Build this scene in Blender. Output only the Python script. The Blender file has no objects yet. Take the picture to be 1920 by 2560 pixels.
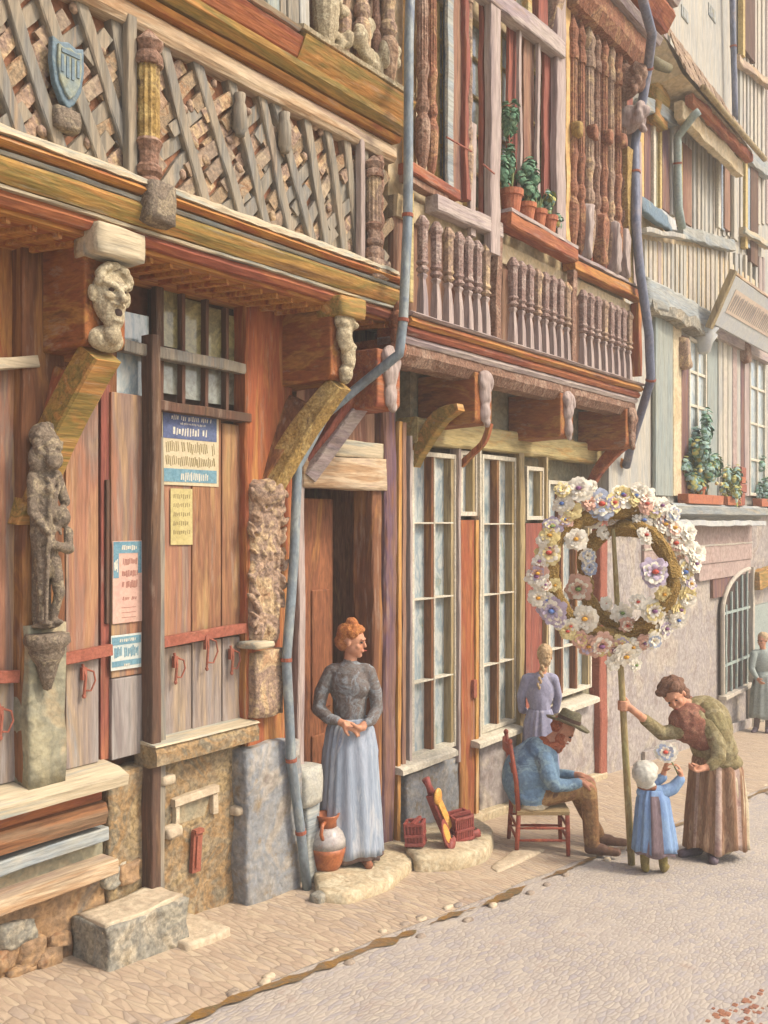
import bpy, bmesh, math, random
from mathutils import Vector, Matrix, noise
R = random.Random(11)
scene = bpy.context.scene
COL = scene.collection
F, CX, HZ, CAMZ = 2400.0, 960.0, 1300.0, 2.4
_l = math.hypot(1740, 2400)
DX, DY = 1740/_l, 2400/_l          # street direction u
NX, NY = DY, -DX                   # out of the facade, v
OY = 7.74
ANG = math.atan2(DY, DX)

def px(x, y, v=0.0):
    dx = (x-CX)/F
    t = (v + NY*OY)/(NX*dx + NY)
    return (DX*t*dx + DY*(t-OY), CAMZ + (HZ-y)/F*t)
def U(x, v=0.0): return px(x, HZ, v)[0]
def Z(x, y, v=0.0): return px(x, y, v)[1]
def W(u, v, z):
    return Vector((u*DX + v*NX, OY + u*DY + v*NY, z))
def uv_of(X, Y): return (X*DX + (Y-OY)*DY, X*NX + (Y-OY)*NY)
def gz(u, v):
    z = -0.08*(u+3.4)
    g = 1.15 + 0.07*(u+1)
    if v < g: z -= 0.02*max(0, v)          # pavement falls to the gutter
    else: z += -0.02*g + 0.012*min(v-g, 3)
    return z
def gnd(x, y):
    """pixel on the ground -> world point"""
    t = 5.0
    for i in range(40):
        X, Y = (x-CX)/F*t, t
        u, v = uv_of(X, Y)
        zt = gz(u, v)
        t = (CAMZ-zt)*F/(y-HZ)
    return Vector((X, Y, zt))

# ---------- materials ----------
def lin(h, k=1.0):
    h = h.lstrip('#')
    o = []
    for i in (0, 2, 4):
        c = int(h[i:i+2], 16)/255
        c = c/12.92 if c <= .04045 else ((c+.055)/1.055)**2.4
        o.append(min(.92, c*k))
    return o + [1.0]
MATS = {}
WASH = .06
def wash(h):
    a = [int(h.lstrip('#')[i:i+2], 16) for i in (0, 2, 4)]
    return '#%02x%02x%02x' % tuple(int(x*(1-WASH)+y*WASH) for x, y in zip(a, (196, 178, 156)))
def mat(name, cols, scale=2.2, stretch=(1, 1, 1), rough=.82, bump=.35, bscale=22, fine=.16, k=.82, metal=0, spec=.3, distort=.9, dirt=None, grain=0):
    cols = [wash(c) for c in cols]
    m = bpy.data.materials.new(name); m.use_nodes = True
    nt = m.node_tree; N = nt.nodes; L = nt.links
    b = N['Principled BSDF']
    b.inputs['Roughness'].default_value = rough
    b.inputs['Metallic'].default_value = metal
    b.inputs['Specular IOR Level'].default_value = spec
    if 'glass' in name: b.inputs['Coat Weight'].default_value = .8; b.inputs['Coat Roughness'].default_value = .06
    tc = N.new('ShaderNodeTexCoord'); oi = N.new('ShaderNodeObjectInfo')
    mu = N.new('ShaderNodeMath'); mu.operation = 'MULTIPLY'; mu.inputs[1].default_value = 31.7
    L.new(oi.outputs['Random'], mu.inputs[0])
    ad = N.new('ShaderNodeVectorMath'); ad.operation = 'ADD'
    L.new(tc.outputs['Object'], ad.inputs[0]); L.new(mu.outputs[0], ad.inputs[1])
    mp = N.new('ShaderNodeMapping'); mp.inputs['Scale'].default_value = stretch
    L.new(ad.outputs[0], mp.inputs['Vector'])
    n1 = N.new('ShaderNodeTexNoise'); n1.inputs['Scale'].default_value = scale
    n1.inputs['Detail'].default_value = 5; n1.inputs['Roughness'].default_value = .62; n1.inputs['Distortion'].default_value = distort
    L.new(mp.outputs[0], n1.inputs['Vector'])
    cr = N.new('ShaderNodeValToRGB'); e = cr.color_ramp.elements
    n = len(cols); lo, hi = .30, .70
    while len(e) > 1: e.remove(e[-1])
    e[0].position = lo; e[0].color = lin(cols[0], k)
    for i in range(1, n):
        q = e.new(lo+(hi-lo)*i/max(1, n-1)); q.color = lin(cols[i], k)
    L.new(n1.outputs['Fac'], cr.inputs['Fac'])
    n2 = N.new('ShaderNodeTexNoise'); n2.inputs['Scale'].default_value = scale*9
    n2.inputs['Detail'].default_value = 4; n2.inputs['Distortion'].default_value = .6
    L.new(mp.outputs[0], n2.inputs['Vector'])
    mr = N.new('ShaderNodeMapRange'); mr.inputs[1].default_value = .3; mr.inputs[2].default_value = .7
    mr.inputs[3].default_value = 1-fine*1.5; mr.inputs[4].default_value = 1+fine
    L.new(n2.outputs['Fac'], mr.inputs[0])
    mx = N.new('ShaderNodeMix'); mx.data_type = 'RGBA'; mx.blend_type = 'MULTIPLY'; mx.inputs[0].default_value = 1
    L.new(cr.outputs[0], mx.inputs[6]); L.new(mr.outputs[0], mx.inputs[7])
    out = mx.outputs[2]
    if dirt:
        n4 = N.new('ShaderNodeTexNoise'); n4.inputs['Scale'].default_value = scale*2.3; n4.inputs['Detail'].default_value = 6
        n4.inputs['Roughness'].default_value = .7; L.new(mp.outputs[0], n4.inputs['Vector'])
        r4 = N.new('ShaderNodeMapRange'); r4.inputs[1].default_value = .55; r4.inputs[2].default_value = .66
        r4.inputs[3].default_value = 0; r4.inputs[4].default_value = .75
        L.new(n4.outputs['Fac'], r4.inputs[0])
        m4 = N.new('ShaderNodeMix'); m4.data_type = 'RGBA'; L.new(r4.outputs[0], m4.inputs[0])
        L.new(out, m4.inputs[6]); m4.inputs[7].default_value = lin(dirt, k); out = m4.outputs[2]
    if grain:
        g1 = N.new('ShaderNodeMapping'); sx = [s*(1.0 if s > 1 else .45) for s in stretch]; g1.inputs['Scale'].default_value = sx
        L.new(ad.outputs[0], g1.inputs['Vector'])
        g2 = N.new('ShaderNodeTexNoise'); g2.inputs['Scale'].default_value = 11; g2.inputs['Detail'].default_value = 6; g2.inputs['Roughness'].default_value = .7
        L.new(g1.outputs[0], g2.inputs['Vector'])
        g3 = N.new('ShaderNodeMapRange'); g3.inputs[1].default_value = .36; g3.inputs[2].default_value = .5; g3.inputs[3].default_value = 1-grain; g3.inputs[4].default_value = 1
        L.new(g2.outputs['Fac'], g3.inputs[0])
        g4 = N.new('ShaderNodeMix'); g4.data_type = 'RGBA'; g4.blend_type = 'MULTIPLY'; g4.inputs[0].default_value = 1
        L.new(out, g4.inputs[6]); L.new(g3.outputs[0], g4.inputs[7]); out = g4.outputs[2]
        # weathered grey patches
        g5 = N.new('ShaderNodeTexNoise'); g5.inputs['Scale'].default_value = 4.5; g5.inputs['Detail'].default_value = 7; g5.inputs['Roughness'].default_value = .75
        L.new(mp.outputs[0], g5.inputs['Vector'])
        g6 = N.new('ShaderNodeMapRange'); g6.inputs[1].default_value = .56; g6.inputs[2].default_value = .64; g6.inputs[4].default_value = .34
        L.new(g5.outputs['Fac'], g6.inputs[0])
        g7 = N.new('ShaderNodeMix'); g7.data_type = 'RGBA'; L.new(g6.outputs[0], g7.inputs[0]); L.new(out, g7.inputs[6]); g7.inputs[7].default_value = lin('#b4a490', k); out = g7.outputs[2]
    L.new(out, b.inputs['Base Color'])
    if bump:
        n3 = N.new('ShaderNodeTexNoise'); n3.inputs['Scale'].default_value = bscale; n3.inputs['Detail'].default_value = 5
        L.new(mp.outputs[0], n3.inputs['Vector'])
        bp = N.new('ShaderNodeBump'); bp.inputs['Strength'].default_value = bump; bp.inputs['Distance'].default_value = .02
        L.new(n3.outputs['Fac'], bp.inputs['Height']); L.new(bp.outputs[0], b.inputs['Normal'])
    MATS[name] = m
    return m
def vert(name, cols, **kw):           # vertical grain
    kw.setdefault('stretch', (3.2, 3.2, .35)); kw.setdefault('grain', .28); return mat(name, cols, **kw)
def horiz(name, cols, **kw):          # grain along the street
    kw.setdefault('stretch', (.35, 3, 3)); kw.setdefault('grain', .28); return mat(name, cols, **kw)

horiz('wood_orange_h', ['#7d4630', '#b06a35', '#c48a42', '#a85c34', '#8d6a3a'], scale=2.4)
horiz('wood_ochre_h', ['#8a6334', '#bf9248', '#8d7a3c', '#c98d4a', '#d8b06a'], scale=2.2)
horiz('wood_red_h', ['#6f3a2e', '#9c5238', '#b46c40', '#84463a'], scale=2.4)
horiz('ledge_pale', ['#a39c88', '#c8b898', '#d4c4a2', '#a8aca0', '#bfa482'], scale=2.2, fine=.1, grain=.25)
horiz('beam_pale', ['#c9ac88', '#b08a62', '#d8bf9c', '#b59a86', '#caa070'], scale=2)
horiz('beam_lilac', ['#988480', '#b4a29c', '#c0b0a4', '#a49294', '#ae947e'], scale=2, grain=.3)
horiz('wood_bluegrey_h', ['#8f9490', '#b3b4a8', '#9aa5a8', '#c4b89e'], scale=2)
horiz('beam_yellowgreen', ['#a9955c', '#d0bb80', '#bfae78', '#c59c58', '#ddd0a0'], scale=2)
mat('wood_joist', ['#7a4528', '#a4622e', '#94522c', '#b47c3c', '#86542f'], scale=2.6, stretch=(2.4, .7, 2.4), grain=.35)
horiz('wood_worn_h', ['#7a4c34', '#a06c44', '#8c6c50', '#94785c', '#b08458'], scale=2.4, grain=.5)
vert('wood_orange_v', ['#81472f', '#b4683a', '#a25434', '#c08648', '#96603c'], scale=1.8)
vert('wood_red_v', ['#7a3c32', '#a35a46', '#8a4a40', '#b4704e'], scale=1.8)
vert('wood_brown_v', ['#5c3a2c', '#8d5c3a', '#76482f', '#a8743f', '#6b4038'], scale=1.8)
vert('wood_dark_v', ['#4b3129', '#6d4a38', '#5a4335', '#7d5c40'], scale=1.8)
vert('wood_plum_v', ['#5c4048', '#7d5a58', '#8a6450', '#6a4f60', '#94623c'], scale=1.5)
vert('wood_rednbrown_v', ['#684238', '#8e624e', '#a07a60', '#785650'], scale=1.8)
vert('shutter_mauve', ['#9c6644', '#b88a64', '#a8745a', '#947a6c', '#c09a6e', '#a06c40'], scale=1.5, fine=.14, grain=.3)
vert('shutter_lower', ['#8c807c', '#a8a09a', '#98887e', '#b49c80', '#8e969c'], scale=1.6, fine=.12, grain=.3)
vert('shutter_brown', ['#8c5838', '#a87850', '#96664a', '#b48a5c', '#948658'], scale=1.6, grain=.35)
vert('timber_grey_v', ['#857868', '#a89880', '#968c7a', '#84827a', '#a88e70'], scale=1.8)
vert('timber_lilac_v', ['#9c8a86', '#bcaaa0', '#b09c94', '#988888'], scale=1.8, grain=.3)
vert('timber_cream_v', ['#b8b0a0', '#cac2b0', '#b0b0aa', '#c4b8a2'], scale=1.8, grain=.22)
vert('timber_sage_v', ['#8c9488', '#a8aca0', '#98a4a0', '#b4b09a'], scale=1.8, grain=.25)
vert('jamb_yellow', ['#b98a44', '#d8a860', '#c4843c', '#e0c08a'], scale=2)
vert('olive_post', ['#8a744c', '#a89060', '#b8a47c', '#7c6848'], scale=2)
mat('carved_grey', ['#584a3c', '#8a7a66', '#6c6052', '#a09074', '#74645a'], scale=11, bump=.8, bscale=30, fine=.3)
mat('carved_pale', ['#8c7c64', '#c4b492', '#a89878', '#d0c4a2', '#74644e'], scale=11, bump=.7, bscale=30, fine=.25)
mat('carved_tan', ['#8a6a50', '#b59678', '#9c8270', '#cbae84', '#a87a58'], scale=5, bump=.8, bscale=34, fine=.3)
mat('carved_plum', ['#6c4c3c', '#98745e', '#845f4a', '#b0927a', '#7a6254'], scale=6, bump=.8, bscale=34, fine=.3)
mat('baluster_mauve', ['#755a52', '#a48c82', '#927468', '#b8a294', '#86706c'], scale=8, bump=.8, bscale=40, fine=.3)
mat('carved_rust', ['#7c4834', '#a46c4c', '#8e5a42', '#b88a60', '#6e4a40'], scale=5, bump=.8, bscale=34, fine=.3)
mat('carved_ochre', ['#86683a', '#b4924e', '#9c7c44', '#c4a664', '#7a6044'], scale=6, bump=.8, bscale=30, fine=.25)
mat('olive_glass', ['#5d5638', '#8a8050', '#a39862', '#6b6440', '#94895c'], scale=5, rough=.35, spec=.5, bump=.1)
mat('pale_glass', ['#84989c', '#acbcbc', '#d4d8d0', '#98acb4', '#ccd4d0', '#8ca09c', '#c8bca0'], scale=2.2, stretch=(2.0, 1, .8), fine=.05, distort=.3, rough=.16, spec=.7, bump=.05, bscale=5)  # whites and greys painted in for reflected sky and silhouettes
mat('dark_glass', ['#4a4640', '#7a7868', '#8e9488', '#5c5448'], scale=4, rough=.2, spec=.6, bump=.05)
mat('blue_glass', ['#6d8296', '#8aa4b8', '#9cb0c0', '#788a9c'], scale=3, rough=.2, spec=.5, bump=.05)
mat('frame_cream', ['#c4bba4', '#dcd4be', '#cfc2a8'], scale=5, bump=.15)
mat('frame_yellow', ['#b89a58', '#d0b878', '#a88a50'], scale=5, bump=.15)
mat('nogging', ['#9c8468', '#b8a486', '#8c7a68', '#a88e74', '#c4ac84'], scale=4, bump=.7, fine=.25)
mat('brick_infill', ['#7d6448', '#a08868', '#8a7860', '#ac9270', '#946c48', '#948c7c'], scale=9, bump=.6, fine=.25)
mat('gap_rust', ['#845238', '#a06c4c', '#906044', '#a87c54'], scale=5)
mat('plaster_yellow', ['#c89c5c', '#e0b878', '#d4a868', '#e4c896'], scale=2, bump=.25)
mat('plaster_cream', ['#c8b690', '#dccaa6', '#d0b88c', '#bfae94'], scale=2, bump=.3)
mat('plaster_pale', ['#bab0a0', '#ccc2ae', '#c0b6a6', '#b0aca4'], scale=1.6, bump=.3, fine=.08)
mat('plaster_pink', ['#a88c80', '#bca498', '#b0988e', '#c4b0a2'], scale=1.8, bump=.3)
mat('plaster_lilac', ['#948c88', '#b2a9a0', '#a49a96', '#beb3a2', '#9c8c84'], scale=1.8, bump=.45, fine=.2, dirt='#8c7c74')
mat('render_bluegrey', ['#7e7c7a', '#a09c94', '#8c9094', '#aca496', '#8c8278'], scale=2.5, bump=.6, fine=.2, dirt='#8a7450')
mat('rubble_yellow', ['#86704e', '#ac9468', '#948468', '#a48458', '#7c7460', '#b8a078'], scale=3.6, bump=1.0, bscale=13, fine=.34, dirt='#8a6438')
mat('rubble_brown', ['#7d6248', '#a8845c', '#94785c', '#b89468', '#7c7468'], scale=3, bump=.9, bscale=16, fine=.28, dirt='#8d5a34')
mat('wall_olive', ['#847e64', '#a49c7e', '#928e78', '#ac9c7c', '#7c7c6c'], scale=2.4, bump=.6, fine=.2)
mat('wall_brown', ['#6d4430', '#8a5438', '#7a4a34', '#9a6a42'], scale=2, bump=.4)  # mottled brown of the rear wall
mat('stone_grey', ['#7d7a6c', '#a8a08c', '#8f8c80', '#b8ac94', '#94866c'], scale=4, bump=1, bscale=14, fine=.3, dirt='#6c6658')
mat('stone_top', ['#b8a488', '#d4c2a4', '#c8b496', '#ddceb0'], scale=3, bump=.7, bscale=16, fine=.14)
mat('stone_step', ['#b0a080', '#cfbf9c', '#c0ac88', '#d8caa8', '#b49c78'], scale=3.5, bump=.8, bscale=14, fine=.18)
mat('pebble', ['#8a7a6c', '#ac9c88', '#9c8c7c', '#948c88'], scale=6, bump=.6)
mat('iron_red', ['#8a4436', '#a8604a', '#94503c', '#b87a5c'], scale=7, bump=.3, rough=.6)
mat('lead_pipe', ['#6b7880', '#8c9ca4', '#7c8890', '#a0a8a4', '#707c8c'], scale=4, stretch=(1, 1, .5), bump=.15, rough=.5, metal=.1)
mat('lead_pipe_dark', ['#5c6272', '#7c8496', '#6d7488', '#8c8c98', '#8a7464'], scale=4, stretch=(1, 1, .5), bump=.15, rough=.5, metal=.1)
mat('pipe_green', ['#8c9c94', '#a8b8ac', '#98a8a4', '#b8bca8'], scale=4, bump=.15, rough=.55)
mat('collar_red', ['#94503c', '#a8604a'], scale=8)
mat('roof_tile_dark', ['#7c6450', '#94785c', '#86705e'], scale=9, bump=.5, fine=.25)
mat('roof_tile', ['#8c745c', '#ac9074', '#9c8068', '#bca07e', '#84766a'], scale=9, bump=.5, fine=.25)
mat('roof_far', ['#84685c', '#a08474', '#94705c'], scale=5)
mat('paint_blue', ['#4f6c94', '#6c88a8', '#5c7894', '#7c98a8'], scale=8, bump=.1, k=.8)
mat('paint_navy', ['#4a567a', '#5e6a90', '#566a88'], scale=8, bump=.1)
mat('paint_azure', ['#5c8ca0', '#749eac', '#6894a4'], scale=8, bump=.1)
mat('paper_cream', ['#c8b890', '#d8c8a4', '#ccbc98'], scale=6, bump=.12, fine=.08)
mat('paper_pink', ['#d0a08c', '#dcb4a0', '#d4a898'], scale=6, bump=.12, fine=.08)
mat('paper_yellow', ['#b8a868', '#ccbc80', '#c0b078'], scale=6, bump=.12, fine=.1)
mat('paper_pale', ['#c0ccc8', '#d4d8cc', '#c8d0cc'], scale=6, bump=.12, fine=.08)
mat('ink_white', ['#d8d0bc', '#e0dac8'], scale=6, bump=0)
mat('ink_brown', ['#8a6a54', '#9c7a60'], scale=6, bump=0)
mat('ink_mauve', ['#a06c60', '#b08070'], scale=6, bump=0)
mat('ink_olive', ['#8a7c50', '#9c8c60'], scale=6, bump=0)
mat('sign_board', ['#b8bcb8', '#ccccc4', '#c0c4c4', '#d8d2c4'], scale=3, bump=.15, fine=.06)
mat('sign_panel', ['#d8c4ac', '#e0ccb4', '#d8bca8'], scale=3, bump=.15, fine=.06)
mat('sign_ink', ['#a8a4a0', '#b8a898'], scale=5, bump=0)
mat('terracotta', ['#a0543c', '#c0744c', '#b06448', '#c88a64'], scale=7, bump=.25)
mat('leaf', ['#4c7c5c', '#6c9c78', '#5c8c6c', '#94b488', '#3f6c54'], scale=14, bump=.1, k=.75, fine=.3)
mat('leaf_blue', ['#80aca4', '#a4c8c0', '#98bcb4', '#b4ccb4', '#8cb07c'], scale=14, bump=.1, k=.75, fine=.3)
mat('leaf_yellow', ['#a8a858', '#c8c070', '#88a058'], scale=14, bump=.1, k=.75)
mat('stem', ['#6c7c4c', '#88945c'], scale=8)
mat('skin', ['#c88462', '#d89c78', '#cf9070', '#c47c58'], scale=9, bump=.05, fine=.06, rough=.6)
mat('skin_ruddy', ['#bc7858', '#d09070', '#c48464'], scale=12, bump=.08, fine=.1, rough=.6)
mat('hair_ginger', ['#a0582c', '#c47c40', '#b4693a', '#8a4828'], scale=14, bump=.6, bscale=60, fine=.25)
mat('hair_blonde', ['#b08c60', '#d4b890', '#c4a478', '#a88058'], scale=14, bump=.6, bscale=60, fine=.2)
mat('hair_brown', ['#52362a', '#86604a', '#6c4a38'], scale=14, bump=.6, bscale=60, fine=.2)
mat('beard_red', ['#9c4c30', '#bc6440', '#a85638'], scale=14, bump=.8, bscale=70, fine=.3)
mat('blouse_slate', ['#5a5450', '#7c7c7c', '#6c6058', '#8c9498', '#66564c'], scale=8, bump=.7, bscale=14, fine=.2)
mat('skirt_bluegrey', ['#8494a8', '#acb6c4', '#98a6b6', '#c4c8cc', '#7c8ca8'], scale=3, stretch=(3, 3, .4), bump=.25, fine=.08)
mat('petticoat', ['#5c4a44', '#74605c', '#8a7468'], scale=5)
mat('clog', ['#7c4834', '#9c6444', '#8a5640', '#b48858'], scale=10, bump=.3)
mat('smock_blue', ['#5c7c98', '#7c9cb4', '#6c8ca8', '#94b0bc', '#54708c'], scale=5, bump=.9, bscale=9, fine=.16)
mat('apron_pale', ['#b8a888', '#d0c0a0', '#c4b494'], scale=5, bump=.3)
mat('trouser_brown', ['#7c5438', '#a07448', '#8c6440', '#b48c58', '#6c4c3c'], scale=5, bump=.9, bscale=11, fine=.2)
mat('hat_olive', ['#5c5440', '#847c5c', '#706850', '#94906c'], scale=8, bump=.4, fine=.2)
mat('hat_band', ['#4c3428', '#64463a'], scale=8)
mat('chair_red', ['#7c3428', '#a44c34', '#8c3c2c', '#b8643c'], scale=7, bump=.2, rough=.5, k=.9)
mat('rush', ['#a88c5c', '#c4a878', '#b49868'], scale=12, stretch=(1, 6, 1), bump=.5)
mat('jacket_olive', ['#6c6040', '#94885c', '#84744c', '#a89c74', '#7c6444'], scale=6, bump=.8, bscale=12, fine=.22)
mat('shawl_brown', ['#744434', '#986048', '#845040', '#a87458', '#64443c'], scale=12, bump=.5, fine=.25)
mat('skirt_brown', ['#7c5840', '#a07c5c', '#8c6448', '#b49070', '#6c4a3c'], scale=4, stretch=(3, 3, .5), bump=.4, fine=.2)
mat('skirt_stripe', ['#b8988c', '#ccb0a0', '#a88478'], scale=5, bump=.2)
mat('dress_blue', ['#5c7cb0', '#7c9cc8', '#8cacd0', '#6c8cbc'], scale=5, stretch=(2, 2, .6), bump=.25, fine=.1)
mat('dress_dark', ['#6c5c60', '#847074', '#94848c'], scale=5, stretch=(2, 2, .6), bump=.2)
mat('dress_lilac', ['#80809c', '#a4a4bc', '#9494ac', '#b8b4c0'], scale=4, bump=.25, fine=.1)
mat('bonnet', ['#c4c4b8', '#dcd8c8', '#ccccbc'], scale=7, bump=.3, fine=.08)
mat('boot_olive', ['#746434', '#948448', '#847440'], scale=9, bump=.2)
mat('coat_green', ['#8c9894', '#a4aea6', '#98a29c'], scale=6, bump=.2)
mat('shoe_brown', ['#54382a', '#6c4a38', '#7c583c'], scale=8, rough=.6)
mat('shoe_dark', ['#54444c', '#6c5c64', '#7c7078'], scale=8, rough=.5)
mat('eye_dark', ['#2a1c18', '#34241e'], scale=8, bump=0, rough=.3)
mat('lip', ['#a04a3c', '#b0584a'], scale=8, bump=0)
mat('pole_wood', ['#948650', '#b4a870', '#a48c5c', '#c4b888'], scale=5, stretch=(2, 2, .5), bump=.2)
mat('straw', ['#8c6c34', '#b8944c', '#a07c3c', '#ccac64'], scale=16, stretch=(1, 1, 1), bump=1, bscale=70, fine=.35)
mat('petal_white', ['#e6dcc0', '#f4ecd8', '#ece2c8'], scale=9, bump=.1, fine=.04, k=1.0)
mat('petal_lilac', ['#b8a4b8', '#ccbccc', '#c0b0c4'], scale=9, bump=.1, fine=.05, k=.9)
mat('petal_peach', ['#d8a088', '#e4b8a0', '#e0ac94'], scale=9, bump=.1, fine=.05, k=.9)
mat('petal_cream', ['#e8cc80', '#f0dc9c', '#ecd488'], scale=9, bump=.1, fine=.05, k=.9)
mat('petal_blue', ['#a4b0cc', '#bcc4d4', '#b0bcd0'], scale=9, bump=.1, fine=.05, k=.9)
mat('heart_yellow', ['#d8982c', '#e4ac44'], scale=9, bump=.2, k=.9)
mat('heart_red', ['#c4483c', '#d4604c'], scale=9, bump=.2, k=.9)
mat('heart_plum', ['#7c4c78', '#94648c'], scale=9, bump=.2, k=.9)
mat('heart_blue', ['#5474b8', '#6c8cc8'], scale=9, bump=.2, k=.9)
mat('heart_green', ['#6c8c48', '#84a05c'], scale=9, bump=.2, k=.9)
mat('jug_clay', ['#9c4c2c', '#bc6c3c', '#ac5c34', '#8a4430'], scale=6, bump=.1, rough=.45, spec=.5)
mat('jug_glaze', ['#a8a09c', '#c0b8ac', '#b0a8a4', '#b08468'], scale=6, bump=.05, rough=.35, spec=.5)
mat('clutter_red', ['#74302c', '#984840', '#843c34', '#a8645c'], scale=8, bump=.3, rough=.55, k=.95)
mat('clutter_gold', ['#c07830', '#e0a850', '#d09040', '#e8c070'], scale=7, bump=.2, rough=.5, k=.95)
mat('hessian', ['#a8a8a0', '#c4c0b0', '#b4b4b0'], scale=6, bump=.4)
mat('shield_blue', ['#4c606c', '#6c8490', '#5c7480', '#88948c'], scale=8, bump=.3, rough=.4)
mat('shield_gold', ['#7c8880', '#a0a48c', '#8c9890', '#6c8494'], scale=8, bump=.3)
mat('gutter_water', ['#7c5828', '#98702c', '#84643c', '#6c6040', '#a88840'], scale=7, bump=.4, rough=.35, spec=.5)
mat('moss', ['#949458', '#acac68', '#b8a060'], scale=9, bump=.5)
mat('heap_red', ['#8c5440', '#a87454', '#94604c', '#b09078'], scale=8, bump=.6)
mat('door_dark', ['#6a3e2c', '#a06440', '#865034', '#b47c44'], scale=2, stretch=(3, 3, .5), bump=.4, fine=.25)
mat('inside_shade', ['#3a2a24', '#463228'], scale=2, bump=.1)  # near-black, paints the darkness of unlit openings and hollows

# ---------- mesh builder in street coordinates (u along, v out, z up) ----------
class B:
    def __init__(self): self.bm = bmesh.new(); self.ms = []
    def slot(self, m):
        if m not in self.ms: self.ms.append(m)
        return self.ms.index(m)
    def _tag(self, n0, m):
        if m is None: return
        i = self.slot(m)
        self.bm.faces.ensure_lookup_table()
        for f in self.bm.faces[n0:]: f.material_index = i
    def ring_sweep(self, rings, closed=True, caps=True, m=None):
        bm = self.bm; n0 = len(bm.faces)
        vs = [[bm.verts.new(p) for p in r] for r in rings]
        n = len(vs[0])
        for a, b in zip(vs, vs[1:]):
            for i in range(n if closed else n-1):
                j = (i+1) % n
                bm.faces.new((a[i], a[j], b[j], b[i]))
        if caps and closed:
            bm.faces.new(vs[0][::-1]); bm.faces.new(vs[-1])
        self._tag(n0, m)
        return self
    def box(self, u0, u1, v0, v1, z0, z1, m=None, jit=0.0):
        bm = self.bm; n0 = len(bm.faces)
        j = lambda: R.uniform(-jit, jit)
        c = [bm.verts.new((a+j(), -b+j()*.5, c_+j())) for a in (u0, u1) for b in (v0, v1) for c_ in (z0, z1)]
        for q in ((0, 1, 3, 2), (4, 6, 7, 5), (0, 4, 5, 1), (2, 3, 7, 6), (0, 2, 6, 4), (1, 5, 7, 3)):
            bm.faces.new([c[i] for i in q])
        self._tag(n0, m); return self
    def beam(self, p0, p1, tv, tb, jit=.004, seg=None, m=None, ch=.18):
        """hewn timber from p0 to p1 (u,v,z); tv thickness across v, tb across the other way"""
        a = Vector((p0[0], -p0[1], p0[2])); b = Vector((p1[0], -p1[1], p1[2]))
        t = (b-a); L = t.length; t.normalize()
        A = Vector((0, -1, 0))
        if abs(t.dot(A)) > .9: A = Vector((1, 0, 0))
        Bx = t.cross(A).normalized(); A = Bx.cross(t).normalized()
        seg = seg or max(2, int(L/.12))
        hv, hb = tv/2, tb/2; c = min(hv, hb)*ch
        prof = [(hv, hb-c), (hv-c, hb), (-hv+c, hb), (-hv, hb-c), (-hv, -hb+c), (-hv+c, -hb), (hv-c, -hb), (hv, -hb+c)]
        rings = []
        off = R.uniform(0, 50)
        for i in range(seg+1):
            s = i/seg; o = a.lerp(b, s)
            w = noise.noise_vector(Vector((off, s*L*2.5, 0)))*jit*2
            rings.append([o + w + A*(x+R.uniform(-jit, jit)*.5) + Bx*(y+R.uniform(-jit, jit)*.5) for x, y in prof])
        return self.ring_sweep(rings, m=m)
    def tube(self, pts, rad, n=10, m=None, jit=0, raw=False):
        P = [Vector(p) if raw else Vector((p[0], -p[1], p[2])) for p in pts]
        if not isinstance(rad, (list, tuple)): rad = [rad]*len(P)
        rings = []; pa = None
        for i, p in enumerate(P):
            t = (P[min(i+1, len(P)-1)]-P[max(i-1, 0)]).normalized()
            if pa is None:
                pa = Vector((0, 0, 1)) if abs(t.z) < .9 else Vector((1, 0, 0))
            a = (pa - t*pa.dot(t)).normalized(); pa = a; b = t.cross(a)
            rings.append([p + (a*math.cos(k*2*math.pi/n) + b*math.sin(k*2*math.pi/n))*(rad[i]+R.uniform(-jit, jit)) for k in range(n)])
        return self.ring_sweep(rings, m=m)
    def lathe(self, u, v, prof, n=12, m=None, jit=0, flute=0):
        rings = []
        for r, z in prof:
            rings.append([(u+math.cos(k*2*math.pi/n)*(r*(1-flute*(k % 2))+R.uniform(-jit, jit)), -v+math.sin(k*2*math.pi/n)*(r*(1-flute*(k % 2))+R.uniform(-jit, jit)), z) for k in range(n)])
        return self.ring_sweep(rings, m=m)
    def prism(self, poly, v0, v1, m=None):
        """poly of (u,z) extruded from v0 to v1"""
        return self.ring_sweep([[(a, -v0, b) for a, b in poly], [(a, -v1, b) for a, b in poly]], m=m)
    def prism_u(self, poly, u0, u1, m=None, seg=1, jit=0):
        """profile of (v,z) swept along u"""
        rings = []; off = R.uniform(0, 90)
        for i in range(seg+1):
            uu = u0+(u1-u0)*i/seg
            w = noise.noise(Vector((uu*1.7, off, 0)))*jit
            rings.append([(uu, -(a+R.uniform(-jit, jit)*.4), b+w+R.uniform(-jit, jit)*.3) for a, b in poly])
        return self.ring_sweep(rings, m=m)
    def ell(self, c, r, m=None, sub=2, rot=None, raw=False):
        n0 = len(self.bm.faces)
        M = Matrix.Translation(Vector(c) if raw else Vector((c[0], -c[1], c[2])))
        if rot: M = M @ rot
        M = M @ Matrix.Diagonal((r[0], r[1], r[2], 1))
        bmesh.ops.create_icosphere(self.bm, subdivisions=sub, radius=1, matrix=M)
        self._tag(n0, m); return self
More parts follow.
